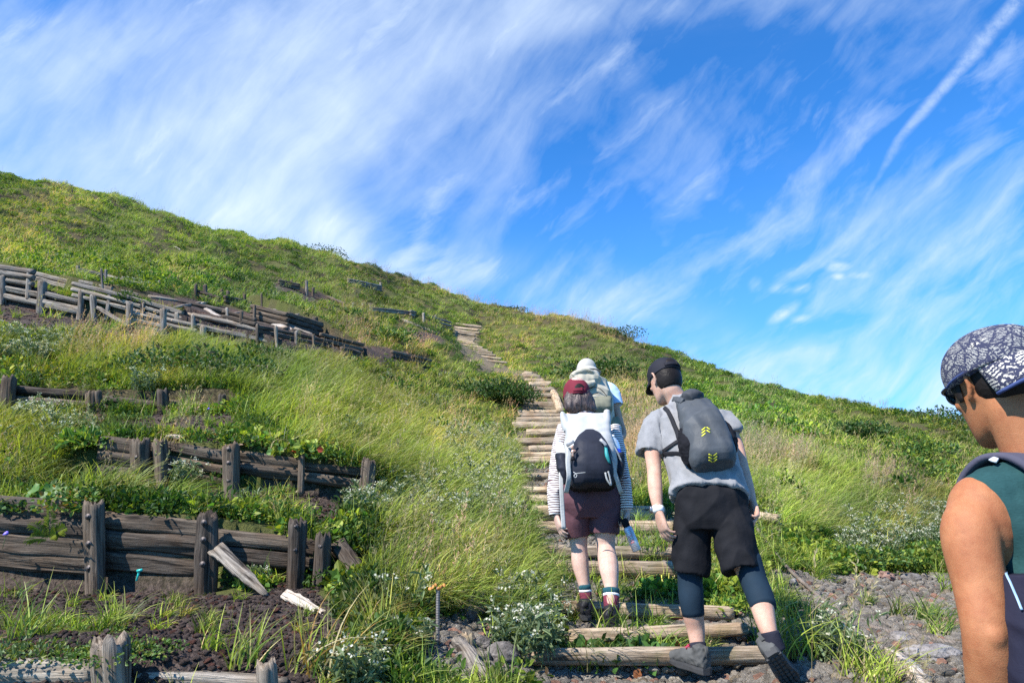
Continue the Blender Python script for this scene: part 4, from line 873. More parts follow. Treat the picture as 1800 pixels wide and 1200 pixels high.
CORR = [[(900, 905), (905, 800), (900, 735), (915, 690), (905, 655), (960, 655), (1000, 715), (1030, 800), (1030, 905)], [(842, 658), (808, 626), (793, 600), (792, 570), (850, 570), (842, 606), (870, 632), (895, 645), (890, 660)]]
def emit(store, x, y, z, yaw, s, idx, col, tilt=.18, sink=.01):
    sx, sy = slope(x, y); n = len(x)
    store['P'].append(np.stack([x, y, z-sink], 1)); store['r'].append(np.stack([np.arctan(sy)*.5+tilt*.5*RS.randn(n)*0, -np.arctan(sx)*.4, yaw], 1)*np.array((0, 0, 1.))+np.stack([np.clip(sy*.25, -.3, .3), np.clip(-sx*.25, -.3, .3), np.zeros(n)], 1)*0)
    store['s'].append(s); store['i'].append(idx); store['c'].append(col)
def tint(px, py, d, r):
    """patches of yellower, strawier vegetation; darker tint also paints in shadowed tussocks"""
    n = len(px); x = px; f1 = fbm(px, py, 70, 5); f2 = fbm(px, py, 28, 8); f3 = fbm(px, py, 160, 12)
    v = 1.02+.42*f1+.34*f2+.18*r.randn(n); c = np.stack([v*(1.02+.22*f3+.12*f2), v*(1+.03*f3), v*(.95-.1*f2)], 1)
    return np.clip(c, .25, 2.2)
def finish(store, name, T, label, cat):
    scatter(name, T, np.vstack(store['P']), np.vstack(store['r']), np.concatenate(store['s']), np.concatenate(store['i']), np.vstack(store['c']), label, cat)
def new(): return dict(P=[], r=[], s=[], i=[], c=[])
G = new(); LV = new(); FL = new()
# -- near and middle grass
for (n, d0, d1, pw, seed, kind) in [(26000, 2.0, 12, 1.3, 1, 'near'), (34000, 9, 70, 1.0, 2, 'far')]:
    x, y, r = sample(n, d0, d1, pw, seed); z, px, py, d, g, p, nw = masks(x, y)
    tall = inany(px, py, TALL); low = inany(px, py, LOWG); f = fbm(px, py, 45, 21)
    den = np.where(tall, 1., np.where(low, .12, .42+.35*f))
    den = np.where(y > 12, np.where(tall, .9, .50+.42*f+np.clip((z-8)/30, 0, .2)), den); den = np.where(d, .018, den); den = np.where(g, .012, den); den = np.where(p, .10, den); den = np.where(nw, .05*(~d), den)
    den = np.where(inany(px, py, [FOOT]), np.minimum(den, .09), den); den = np.where(inany(px, py, BAYS), np.minimum(den, .03), den); den = np.where(inany(px, py, CORR), np.minimum(den, .02 if kind == 'near' else .05), den)
    den = np.where(inany(px, py, FEET), 0*den, den)
    band = (px > 985) & (px < 1290) & (py > 1010) & (py < 1180); den = np.where(band, .05, den)
    m = (r.rand(n) < den) & vis(x, y, z); x, y, z, px, py, tall, d = x[m], y[m], z[m], px[m], py[m], tall[m], (d | g | p)[m]; k = len(x); q = r.rand(k)
    if kind == 'near':
        ft = inany(px, py, [FOOT]); idx = np.where(tall & ~d, np.where(q < .84, 4, np.where(q < .965, 0, 12)), np.where((q < .95) | ft, 0, np.where(q < .975, 4, 12)))+r.randint(0, 3, k)
        s = np.where(idx < 4, .75+.5*r.rand(k), .6+.4*r.rand(k)); s = np.where(ft, s*.6, s)
    else:
        idx = np.where(q < .90, 8, 12)+r.randint(0, 3, k); s = (.65+.45*r.rand(k))*np.clip(.8+y/70, .8, 1.35); s = np.where(idx >= 12, .8*s, s)
    dry = inany(px, py, DRY); idx = np.where(dry & (r.rand(k) < .30), 12+r.randint(0, 3, k), idx)
    c = tint(px, py, y, r)*np.array((.93, 1.0, .98) if kind == 'near' else (1.0, 1.06, 1.0)); straw = (fbm(px, py, 50, 33) > .25)[:, None] & (r.rand(k) < .5)[:, None]
    straw = straw | (dry & (r.rand(k) < .75))[:, None]; c = np.where(straw, c*np.array((1.42, 1.10, 1.5)), c)
    emit(G, x, y, z, r.uniform(-1.0, .9, k), s, idx, c)
# -- leafy ground cover
for (n, d0, d1, pw, seed, kind) in [(30000, 2.0, 12, 1.3, 3, 'near'), (30000, 9, 70, 1.0, 4, 'far')]:
    x, y, r = sample(n, d0, d1, pw, seed); z, px, py, d, g, p, nw = masks(x, y)
    tall = inany(px, py, TALL); low = inany(px, py, LOWG); f = fbm(px, py, 40, 44)
    right = (px > 1150) & (py < 900) & ~tall
    den = np.where(tall, .26, np.where(low, .95, .60-.3*f)); den = np.where((y > 12), np.where(tall, .26, .50-.45*fbm(px, py, 45, 21)), den); den = np.where(right, .85, den)
    den = np.where(inany(px, py, BAYS), np.minimum(den, .08), den); den = np.where(inany(px, py, [FOOT]), np.minimum(den, .22), den)
    den = np.where(d, .012, den); den = np.where(g, .004, den); den = np.where(p | inany(px, py, CORR), .20, den); den = np.where(inany(px, py, FEET), np.minimum(den, .03), den); den = np.where(nw, .10*(~d), den)
    m = (r.rand(n) < den) & vis(x, y, z); x, y, z, px, py, low, pp = x[m], y[m], z[m], px[m], py[m], low[m], (p | d | g)[m]; k = len(x); q = r.rand(k); f = fbm(px, py, 60, 51)
    if kind == 'near':
        idx = np.where(f > .25, 3, np.where(f < -.35, 9, 0)); idx = np.where(q < .14, 12, idx); idx = np.where(low & (q < .5), 12, idx); ft = inany(px, py, [FOOT]); idx = np.where(pp | ft, 9, idx)+r.randint(0, 3, k); s = (.55+.6*r.rand(k))*np.where(ft, .6, 1); s = np.where(pp, .28, s)
    else:
        idx = np.where((f > .45), 3, 6)+r.randint(0, 3, k); s = (.5+.5*r.rand(k))*np.clip(.7+y/80, .8, 1.1); s = np.where(idx < 6, s*1.5, s); s = np.where((r.rand(k) < .04) & (y < 24), s*2., s); s = np.where(pp, .35*s, s)
    emit(LV, x, y, z, r.rand(k)*6.28, s, idx, tint(px, py, y, r)*(np.array((1.05, 1.05, .9)) if kind == 'near' else np.array((1.03, 1.12, .9)))*np.where(s > 1.9, .55, 1.)[:, None])
# -- white flowers
for (n, d0, d1, pw, seed) in [(14000, 2.3, 14, 1.3, 6), (9000, 12, 50, 1.0, 7)]:
    x, y, r = sample(n, d0, d1, pw, seed); z, px, py, d, g, p, nw = masks(x, y); fz_ = inany(px, py, FLOW)
    den = np.where(fz_, .42, .010+.012*(fbm(px, py, 40, 61) > .4)); den = np.where(d | g | p | nw, .003, den); den = np.where(inany(px, py, [FOOT]+FEET) | (y < 3.3), 0, den)
    m = (r.rand(n) < den) & vis(x, y, z); x, y, z, px, py = x[m], y[m], z[m], px[m], py[m]; k = len(x)
    idx = np.where(y < 12, r.randint(0, 3, k), 3+r.randint(0, 2, k)); emit(FL, x, y, z, r.rand(k)*6.28, (.7+.5*r.rand(k))*np.where(y < 12, 1, .8), idx, np.ones((k, 3))*(.9+.2*r.rand(k, 1)))
finish(G, 'grass', TG, 'tall yellow-green grass bending to the right over the slope', 'grass')
finish(LV, 'ground_cover', TL, 'low leafy plants covering the hillside between the grass', 'ground cover')
finish(FL, 'wildflowers', TF, 'small white wildflowers scattered in the grass', 'wildflowers')
# -- gravel and scoria
RT = []
rkm = rockmat('gravel_stone', (.50, .47, .45), (.95, .90, .86), True)
for i in range(6):
    V, F = rock_geo(700+i, 2, .7, .4); RT.append(bpy.data.objects.new('s', mkmesh('s', V, F, rkm)))
ST = new()
x, y, r = sample(90000, 2.3, 12, 1.7, 9); z, px, py, d, g, p, nw = masks(x, y)
stepz = g; m = ((d & (r.rand(len(x)) < .55)) | (g & (r.rand(len(x)) < .8)) | (p & (r.rand(len(x)) < .25))) & vis(x, y, z) & ~((px > 1000) & (px < 1290) & (py > 1112) & (py < 1168) & (r.rand(len(x)) < .5))
x, y, z, d, g = x[m], y[m], z[m], d[m] & ~g[m], g[m]; k = len(x); q = r.rand(k)
s = np.where(d, .0055+.012*q**2.5, .010+.026*q**2.6)*(1+.04*y); hue = r.rand(k, 1)
cg = np.array((.47, .435, .375))*(.55+.75*r.rand(k, 1)); cg = np.where(hue > .93, cg*np.array((1.35, .85, .72)), cg); cg = np.where(hue < .12, cg*np.array((1.25, 1.15, .98)), cg)
cd_ = np.array((.135, .102, .09))*(.5+.9*r.rand(k, 1)); cd_ = np.where(hue > .86, cd_*np.array((1.45, .85, .7)), cd_)
emit(ST, x, y, z, r.rand(k)*6.28, s, r.randint(0, 6, k), np.where(d[:, None], cd_, cg), sink=-.003)
ST['r'][0][:, :2] = r.rand(k, 2)*.6
scatter('gravel', RT, np.vstack(ST['P']), np.vstack(ST['r']), np.concatenate(ST['s']), np.concatenate(ST['i']), np.vstack(ST['c']), 'loose grey volcanic gravel on the trail and dark scoria on the terraces', 'gravel')
# ------------------------------------------------------------------ single plants
def at(px, py, d):
    if d < 35: d = hit_d(px, py, d)
    v = W(px, py, d); v.z = gz(v.x, v.y)-.01; return v
def bush(name, px, py, d, rx, rz, L, Wd, n, cols, label, cat='bush', mat=None, seed=1, lobes=5):
    r = np.random.RandomState(seed+900); v = at(px, py, d); ps = []
    if name == 'skyline_shrub': v.z -= .30
    for i in range(lobes):
        a = i*2.4+r.rand(); q = rx*.55*(i > 0); s = .55+.25*r.rand() if i else .8
        ps.append(moved(leafball(n//lobes, seed*10+i, rx*s, rz*s, L, Wd, cols, inner=.35), (q*math.cos(a), q*math.sin(a)*.8, rz*.08*r.rand())))
    root = empty(name, v, label, cat); wm('foliage', cat3(ps), mat or PLS, root)
    tw = blades(14, seed, rx*.5, rz*1.0, .008, 0, .2, [(np.array((.10, .07, .045)), 1)], 3, .9); V_, F_, C_ = tw; nb = len(V_)//8; F_ = [tuple(f) for f in F_]+[(i*8, i*8+1, len(V_)) for i in range(nb)]
    wm('stems', (np.vstack([V_, [[0, 0, -.02]]]), F_, np.vstack([C_, C_[:1]])), PLS, root); return root
DK = [(DKG, 4), (np.array((.065, .12, .025)), 3), (np.array((.09, .075, .03)), .6)]; MID = [(np.array((.08, .155, .028)), 4), (YGREEN*.75, 2), (DKG, 2)]; BR = [(YGREEN, 4), (np.array((.10, .20, .035)), 3)]
bush('dark_bush', 868, 706, 17.6, .98, .66, .085, .45, 4200, DK, 'dense dark green bush beside the long flight of steps', seed=1, lobes=7)
bush('dark_bush', 350, 668, 8.6, .95, .38, .055, .5, 2600, DK, 'wide dark leafy bush above the mossy low wall', seed=2, lobes=8)
bush('dark_bush', 470, 640, 9.2, .5, .34, .055, .5, 1400, DK, 'smaller dark bush where the tall grass begins, right of the wide one', seed=3)
bush('green_bush', 115, 1012, 4.15, .19, .20, .030, .75, 620, [(np.array((.08, .15, .03)), 4), (YGREEN*.7, 2), (np.array((.25, .14, .03)), .6)], 'small-leaved green bush hanging in front of the dark wall below the fern', seed=4)
bush('green_bush', 30, 960, 4.2, .12, .10, .030, .75, 300, DK, 'dark green leafy plant against the dark wall at the left edge', seed=5)
bush('bright_bush', 655, 1042, 4.15, .20, .13, .030, .75, 700, BR, 'bright yellow-green small-leaved bush right of the dark timber wall', seed=6)
bush('bright_bush', 150, 800, 5.5, .20, .16, .075, .3, 260, BR, 'bright green lance-leaved plant left of the wall with two close posts', seed=7)
bush('strawberry_plant', 555, 800, 6.1, .28, .12, .05, .95, 260, [(YGREEN*.95, 4), (np.array((.10, .19, .04)), 2), (np.array((.45, .08, .04)), .25)], 'pale green broad-leaved patch with one red leaf amid the grass', seed=8)
bush('green_bush', 1365, 868, 7.9, .30, .34, .06, .6, 900, BR+[(DKG, 2)], 'lush green leafy bush beside the right hand of the man in grey', seed=9)
bush('low_shrub', 1490, 990, 7.2, .62, .22, .042, .6, 1800, MID, 'low rounded green shrub along the upper edge of the gravel', seed=10, lobes=8)
bush('low_shrub', 1640, 975, 7.6, .60, .20, .042, .6, 1500, MID, 'low green shrub at the gravel edge beside the bare arm', seed=11, lobes=8)
bush('bramble', 1090, 1158, 3.85, .34, .10, .055, .75, 520, [(DKG*1.2, 4), (np.array((.06, .13, .03)), 3), (np.array((.18, .07, .03)), .4)], 'dark trailing bramble between the lowest and second steps', mat=GLOSS, seed=12, lobes=7)
bush('leafy_weed', 1285, 1075, 4.7, .16, .14, .04, .4, 420, BR, 'bright green weed growing between the legs of the man in grey', seed=13)
bush('leafy_weed', 1225, 1060, 4.75, .22, .10, .03, .6, 420, DK, 'dark low weed behind the leggings of the man in grey', seed=14)
bush('leafy_weed', 1130, 1048, 4.9, .20, .09, .03, .6, 360, MID, 'low green weed right of the striped hiker\'s socks', seed=15)
bush('rust_plant', 362, 768, 5.85, .15, .05, .022, .6, 260, [(np.array((.36, .13, .03)), 3), (np.array((.30, .25, .04)), 2), (np.array((.10, .14, .03)), 1)], 'rust-orange and yellow cushion plant on top of the second wall', seed=16)
bush('rust_plant', 690, 985, 4.7, .11, .07, .02, .5, 160, [(np.array((.32, .09, .03)), 3), (np.array((.12, .15, .03)), 2)], 'reddish small-leaved plant above the sloping grey board', seed=17)
bush('skyline_shrub', 560, 449, 40, 1.9, .45, .12, .5, 1800, DK, 'dark rounded shrub making a hump on the left skyline', seed=18)
bush('skyline_shrub', 893, 552, 52, 1.6, .4, .14, .5, 1300, DK, 'small dark shrub on the skyline above the far steps', seed=19)
bush('skyline_shrub', 1082, 602, 40, 1.7, .5, .12, .5, 1500, DK, 'dark green shrub on the skyline right of the pale hat', seed=20)
bush('skyline_shrub', 1142, 616, 39, .6, .4, .12, .5, 500, DK, 'small spiky shrub on the skyline above the black cap', seed=21)
for i, (px, py, d, rx, rz, lb) in enumerate([(1628, 735, 30, 1.6, 1.0, 'dark wind-shaped shrub on the skyline left of the patterned cap'), (1672, 745, 29, 1.5, .9, 'dark shrub on the skyline nearest the sunglasses'), (1590, 728, 31, .9, .5, 'lowest and leftmost shrub of the row on the right skyline'), (1760, 770, 28, 1.9, 1.0, 'shrub on the skyline hidden behind the man in the patterned cap')]):
    bush('skyline_shrub', px, py, d, rx, rz*.75, .11, .5, 1700, [(DKG*1.3, 3), (np.array((.13, .14, .07)), 2)], lb, seed=22+i)
bush('hill_shrub', 1500, 768, 17, .9, .40, .10, .5, 900, DK, 'dark shrub patch on the right slope left of the bare shoulder', seed=27)
bush('hill_shrub', 1060, 660, 22, 1.5, .6, .12, .5, 1200, DK, 'broad dark shrub on the slope behind the pale hat', seed=28)
bush('hill_shrub', 700, 600, 19, .8, .45, .09, .5, 700, MID, 'green shrub below the fallen pale pole', seed=29)
bush('hill_shrub', 1600, 800, 15, 1.1, .35, .09, .5, 900, MID, 'green shrub mound on the right slope beside the bare shoulder', seed=30)
bush('moss_mound', 225, 1150, 2.95, .22, .06, .014, .6, 1500, [(np.array((.08, .15, .03)), 4), (YGREEN*.6, 2)], 'small-leaved green mound behind the thick splintered post', seed=31)
bush('moss_mound', 60, 1150, 2.95, .24, .05, .018, .6, 1200, [(np.array((.10, .15, .05)), 4), (YGREEN*.5, 2), (BROWN, .4)], 'grey-green mat at the left edge above the nearest wall', seed=32)
bush('moss_mound', 220, 758, 6.3, .28, .09, .02, .5, 900, [(np.array((.07, .12, .03)), 3), (np.array((.12, .17, .05)), 2)], 'fine-leaved green mound behind the second wall', seed=33)
# flowering plants
def flowerplant(px, py, d, n, rad, L, label, seed, head=.018):
    root = empty('flowering_plant', at(px, py, d), label, 'flowering plant', 'white-flowered everlasting plants'); a, b = flowers(n, seed, rad, L, head, leafy=14)
    wm('foliage', a, PLS, root); wm('flower', b, PLS, root)
flowerplant(318, 862, 5.25, 34, .07, .24, 'compact white-flowered plant in front of the wall with two close posts', 301)
flowerplant(448, 1030, 4.25, 18, .06, .14, 'grey-green plant with one white flower behind the split board', 302, .008)
flowerplant(622, 1200, 3.25, 40, .13, .16, 'large grey-green white-flowered plant, bottom centre left of the iron stake', 303)
flowerplant(715, 1140, 3.65, 24, .10, .13, 'grey-green plant with few flowers just left of the iron stake', 304, .010)
flowerplant(925, 1168, 3.6, 60, .17, .26, 'big bushy white-flowered plant left of the lowest steps', 305, .014)
flowerplant(1468, 1165, 3.75, 22, .09, .28, 'white-flowered weed on the gravel right of the lifted shoe', 306, .016)
flowerplant(250, 718, 6.9, 26, .13, .28, 'white-flowered plant between two posts of the low mossy wall', 307)
flowerplant(430, 890, 5.0, 24, .07, .11, 'small silvery plant on the scoria below the isolated end post', 308, .008)
# grass tufts of their own
def tuft(px, py, d, n, rad, L, label, seed, cols=None, lean=.3, wd=.006, arch=1.3):
    root = at(px, py, d); o = wm('grass_tuft', blades(n, seed, rad, L, wd, lean, arch, cols or [(GREEN*1.1, 4), (YGREEN, 4), (STRAW, 1.2)], 6), PLS, None, root); tag(o, label, 'grass tuft', 'separate grass tufts')
tuft(38, 1125, 3.1, 34, .06, .26, 'upright grass tuft at the left edge above the nearest wall', 1, lean=.1, arch=.6)
tuft(215, 1095, 3.4, 40, .06, .24, 'sparse grass tuft on the scoria above the thick splintered post', 2)
tuft(425, 1170, 2.95, 50, .08, .24, 'grass tuft on the scoria left of the thin bottom post', 3, arch=.7)
tuft(560, 1180, 3.0, 90, .12, .36, 'large yellow-orange grass tuft right of the thin bottom post', 4, [(YGREEN, 3), (STRAW, 2), (np.array((.35, .20, .05)), 1)], .5)
tuft(840, 1040, 4.6, 190, .16, .50, 'big arching grass tuft above the boulder', 5, lean=.2)
tuft(975, 1030, 4.95, 120, .13, .34, 'arching grass tuft spilling over the left ends of the steps', 6, lean=.1)
tuft(1150, 985, 5.6, 130, .12, .30, 'grass tuft on the step behind the spray can', 7)
tuft(1385, 1150, 3.95, 170, .16, .42, 'drooping grass tuft behind the lifted grey shoe', 8, lean=.4)
tuft(1530, 1200, 3.35, 110, .12, .30, 'bright yellow-green grass tuft at the bottom edge on the gravel', 9, [(YGREEN*1.2, 4), (STRAW, 1)], .3)
tuft(165, 745, 6.2, 60, .07, .16, 'red-brown dry tuft in front of the low mossy wall', 10, [(np.array((.32, .13, .07)), 3), (STRAW*.7, 1)], 0, .006, 1.2)
tuft(480, 850, 5.35, 90, .12, .30, 'grey drooping grass tuft hanging over the second wall', 11, [(STRAW*.7, 3), (GREEN, 2)], .4, arch=2.2)
tuft(1362, 1030, 5.3, 70, .10, .20, 'grass tuft below the rope near the shorts of the man in grey', 12)
o = wm('grass_stalk', plume(5, 401, .10, .62, .55), PLS, None, at(1455, 1205, 3.35)); tag(o, 'long straw seed stalks arching over the gravel, bottom right', 'grass stalks')
o = wm('grass_stalk', plume(8, 402, .14, .60, .25), PLS, None, at(1540, 900, 9)); tag(o, 'upright straw seed heads standing on the right slope', 'grass stalks')
# fern
def fern(px, py, d):
    root = empty('fern', W(px, py-28, d)+Vector((0, -.03, 0)), 'small green fern growing from the left bay of the dark wall', 'fern'); r = np.random.RandomState(5)
    for k, (ax, az_, L) in enumerate([(-.55, .8, .17), (.10, 1.0, .22), (.75, .65, .18), (-.9, .3, .12), (.4, .35, .12)]):
        n = 20; t = np.linspace(.06, 1, n); D = np.array((ax, -.25, az_)); D /= np.linalg.norm(D); P = D*(t*L)[:, None]+np.array((0, -.02, -.05))*(t**2)[:, None]
        S = np.cross(D, (0, -1, .3)); S /= np.linalg.norm(S); ps = []
        for sgn in (-1, 1):
            Dd = sgn*S+D*.45+np.zeros((n, 3)); V, F, C = leafset(P, Dd, np.tile((0, -1., .5), (n, 1)), .1, .17, np.tile(YGREEN*.7, (n, 1)), r)
            V = V.reshape(n, 6, 3); V = P[:, None]+(V-P[:, None])*(.48*(np.sin(t*2.6+.35)))[:, None, None]; ps.append((V.reshape(-1, 3), F, C))
        wm('frond', cat3(ps), PLS, root)
fern(92, 975, 4.22)
# round-leaved plant on the wall
rl = empty('round_leaved_plant', W(80, 888, 4.5), 'bright green round-leaved rosette sitting on top of the dark wall', 'plant'); r = np.random.RandomState(3)
for k in range(13):
    a = k*2.4; q = .02+.075*math.sqrt(k/13); c0 = np.array((q*math.cos(a)*1.2, q*math.sin(a)*.8-.02, .03+.05*r.rand()+.05*(1-k/13))); rr_ = .030+.012*r.rand(); n = 18
    nv = np.array((.7*math.cos(a)+.3*r.randn(), .5*math.sin(a)-.65, .7)); nv /= np.linalg.norm(nv); s1 = np.cross(nv, (0, 1, .2)); s1 /= np.linalg.norm(s1); s2 = np.cross(nv, s1)
    ring = [c0+(s1*math.cos(u)+s2*math.sin(u))*rr_*(1+.10*math.cos(u*7))+nv*.006*math.cos(u*4) for u in np.linspace(0, 2*PI, n, endpoint=False)]
    V = np.array(ring+[c0-nv*.006]); F = np.array([(j, (j+1) % n, n, n) for j in range(n)]); me = mkmesh('leaf', V, [(j, (j+1) % n, n) for j in range(n)], PLS); tagmesh(me, 'bcol', np.tile(np.array((.085, .17, .028))*(.8+.4*r.rand()), (n+1, 1)), 'FLOAT_COLOR'); link('leaf', me, rl)
# small violet bellflowers
for i, (px, py, d) in enumerate([(367, 716, 7.0), (13, 933, 4.25)]):
    v = W(px, py, d); root = empty('bellflower', v-Vector((0, 0, .1)), ['violet bellflower in front of the low mossy wall beside its right post', 'violet bellflower against the dark wall at the left edge'][i], 'flower')
    part('stem', tube([v-Vector((.01, 0, .10)), v], .0015, 6, 1), plain('flower_stem_green', (.09, .15, .04), .6), root)
    part('blossom', loft([(v, (.004, 0, 0), (0, .004, 0), 2), (v+Vector((0, -.004, -.008)), (.011, 0, 0), (0, .011, 0), 2), (v+Vector((0, -.012, -.022)), (.015, 0, 0), (0, .015, 0), 2)], 10), plain('violet_petal', (.25, .17, .68), .5), root)

bush('green_bush', 440, 905, 4.9, .11, .09, .026, .6, 260, BR, 'yellow-green low plant hanging over the dark wall between the last two bays', seed=41)
bush('green_bush', 500, 868, 5.2, .16, .09, .024, .6, 420, [(np.array((.10, .17, .03)), 4), (STRAW*.6, 1)], 'small-leaved yellow-green bush below the second wall at its right end', seed=42)
bush('green_bush', 430, 840, 5.35, .12, .10, .035, .6, 200, MID+[(BROWN, .6)], 'ragged leafy plant right of the isolated end post of the second wall', seed=43)
bush('green_bush', 590, 830, 5.75, .26, .12, .035, .5, 420, MID, 'leafy green plant covering the right end of the second wall', seed=44)
bush('green_bush', 60, 752, 6.4, .26, .07, .035, .4, 480, MID, 'green plant with narrow leaves in front of the low mossy wall at the left edge', seed=45)
bush('green_bush', 235, 740, 6.4, .24, .07, .028, .5, 520, MID, 'fine green plant in front of the low mossy wall between its middle posts', seed=46)
tuft(120, 740, 6.4, 60, .10, .26, 'pale green grass tuft in front of the low mossy wall', 21)
tuft(330, 730, 6.8, 60, .10, .24, 'thin grass tuft at the right bay of the low mossy wall', 22)
tuft(350, 905, 4.9, 40, .06, .20, 'small grass tuft on the scoria above the split board', 23)
tuft(20, 1050, 3.9, 30, .06, .18, 'small grass tuft on bare scoria at the left edge', 24)
tuft(620, 850, 5.6, 110, .14, .36, 'grass tuft around the rightmost post of the second wall', 25)
# ------------------------------------------------------------------ people
from mathutils.bvhtree import BVHTree
def nz(v): v = np.array(v, dtype=float); return v/max(np.linalg.norm(v), 1e-9)
A3 = lambda v: np.array(v, dtype=float)
def torso(rings, lat=(1, 0, 0), sq=2.3, seg=30, sub=3):
    """rings of (centre, half width, half depth[, squareness])"""
    c = [A3(r[0]) for r in rings]; out = []
    for i, r in enumerate(rings):
        t = nz(c[min(i+1, len(c)-1)]-c[max(i-1, 0)]); l = nz(A3(lat)-t*np.dot(lat, t)); dp = np.cross(t, l)
        out.append((c[i], l*r[1], dp*r[2], r[3] if len(r) > 3 else sq))
    return loft(out, seg, True, sub)
class Head:
    def __init__(s, c, up, face, k=1.):
        s.c = A3(c); f = nz(face); u = nz(A3(up)-f*np.dot(up, f)); s.f, s.u, s.r, s.k = f, u, np.cross(f, u), k
    def p(s, r, f, u): return s.c+(s.r*r+s.f*f+s.u*u)*s.k
    def v(s, r, f, u): return (s.r*r+s.f*f+s.u*u)*s.k
    def geo(s, neck=None, nr=.056):
        R = [(-.120, .020, .066, .018), (-.112, .034, .058, .034), (-.092, .050, .036, .056), (-.06, .061, .016, .078), (-.02, .070, .002, .092), (.02, .0755, -.006, .098), (.055, .074, -.010, .098), (.085, .062, -.012, .084), (.106, .043, -.012, .060), (.119, .016, -.012, .022)]
        ps = [loft([(s.p(0, cf, h), s.v(w, 0, 0), s.v(0, dd, 0), 2.15) for h, w, cf, dd in R], 26, True, 2)]
        ps.append(loft([(s.p(0, .086, .022), s.v(.006, 0, 0), s.v(0, .008, 0), 2), (s.p(0, .096, -.005), s.v(.010, 0, 0), s.v(0, .014, 0), 2), (s.p(0, .101, -.022), s.v(.015, 0, 0), s.v(0, .018, 0), 2), (s.p(0, .094, -.032), s.v(.013, 0, 0), s.v(0, .012, 0), 2)], 10))
        ps.append(ell(s.p(0, .086, -.056), s.v(.024, 0, 0), s.v(0, .010, 0), s.v(0, 0, .006))); ps.append(ell(s.p(0, .084, -.067), s.v(.020, 0, 0), s.v(0, .010, 0), s.v(0, 0, .006)))
        ps.append(ell(s.p(0, .076, .034), s.v(.055, 0, 0), s.v(0, .018, 0), s.v(0, 0, .010)))
        for q in (-1, 1):
            ps.append(ell(s.p(q*.040, .062, -.022), s.v(.022, 0, 0), s.v(0, .020, 0), s.v(0, 0, .018)))
            pts = [(.0, .014, -.030), (.006, .006, -.033), (.012, -.010, -.012), (.017, -.014, .012), (.014, -.006, .030), (.006, .010, .032), (.0, .018, .014)]
            ps.append(tube([s.p(q*(.070+a), b-.004, h-.002) for a, b, h in pts], [.005, .0062, .0058, .0058, .0056, .0052, .0046], 8, 3))
            ps.append(ell(s.p(q*.074, -.004, -.002), s.v(.005*q, -.003, 0), s.v(.004, .014, 0), s.v(.001, 0, .026)))
        if neck is not None:
            n = A3(neck); top = s.p(0, -.022, -.07); ps.append(tube([n-(top-n)*.35, n, (n+top)/2, top, s.p(0, -.02, -.03)], [nr*1.25, nr*1.08, nr, nr, nr*.9], 20, 3))
        return ps
    def cap(s, dome, mat, par, brimdir=1, brim_tilt=-.35, blen=.065, name='cap', bmat=None, base=.028, rx=.086, ry=.106, rz=.100, tilt=.0, seed=3, soft=.003, peak=True):
        cc = s.p(0, -.010, base); rings = []; fr = s.f*math.cos(tilt)+s.u*math.sin(tilt); ur = s.u*math.cos(tilt)-s.f*math.sin(tilt)
        for h in (-.16, 0, .25, .5, .70, .85, .95, .995):
            q = math.sqrt(max(0, 1-max(h, 0)**2.3)); rings.append((cc+ur*h*rz*s.k, s.r*rx*q*s.k*(1.0 if h >= 0 else 1.0), fr*ry*q*s.k, 2.1))
        V, F = loft(rings, 40, True, 3); F = [f for f in F]
        V = V+ (V-cc)*(soft*8*wav(V, seed, 26)/np.maximum(np.linalg.norm(V-cc, axis=1), 1e-3)*.1)[:, None]
        root = part(name, (V, F), mat, par)
        if peak:
            G = []; sg = brimdir
            for i in range(15):
                a = (i/14-.5)*2*1.18; row = []
                for j in range(6):
                    t = j/5; x = math.sin(a)*rx*.98*(1-.06*t); y = math.cos(a)*ry*.98+blen*t*max(0, math.cos(a*1.22))**.6
                    zz = base-.004+blen*t*brim_tilt-.22*x*x/.09*.5*(.3+t)
                    row.append(s.c+(s.r*x+fr*sg*(y)-fr*.010+ur*zz)*s.k)
                G.append(row)
            part('brim', sheet(G, .004), bmat or mat, root)
        part('button', ell(cc+ur*rz*1.0*s.k, s.v(.006, 0, 0), s.v(0, .006, 0), s.v(0, 0, .003)), mat, root)
        return root
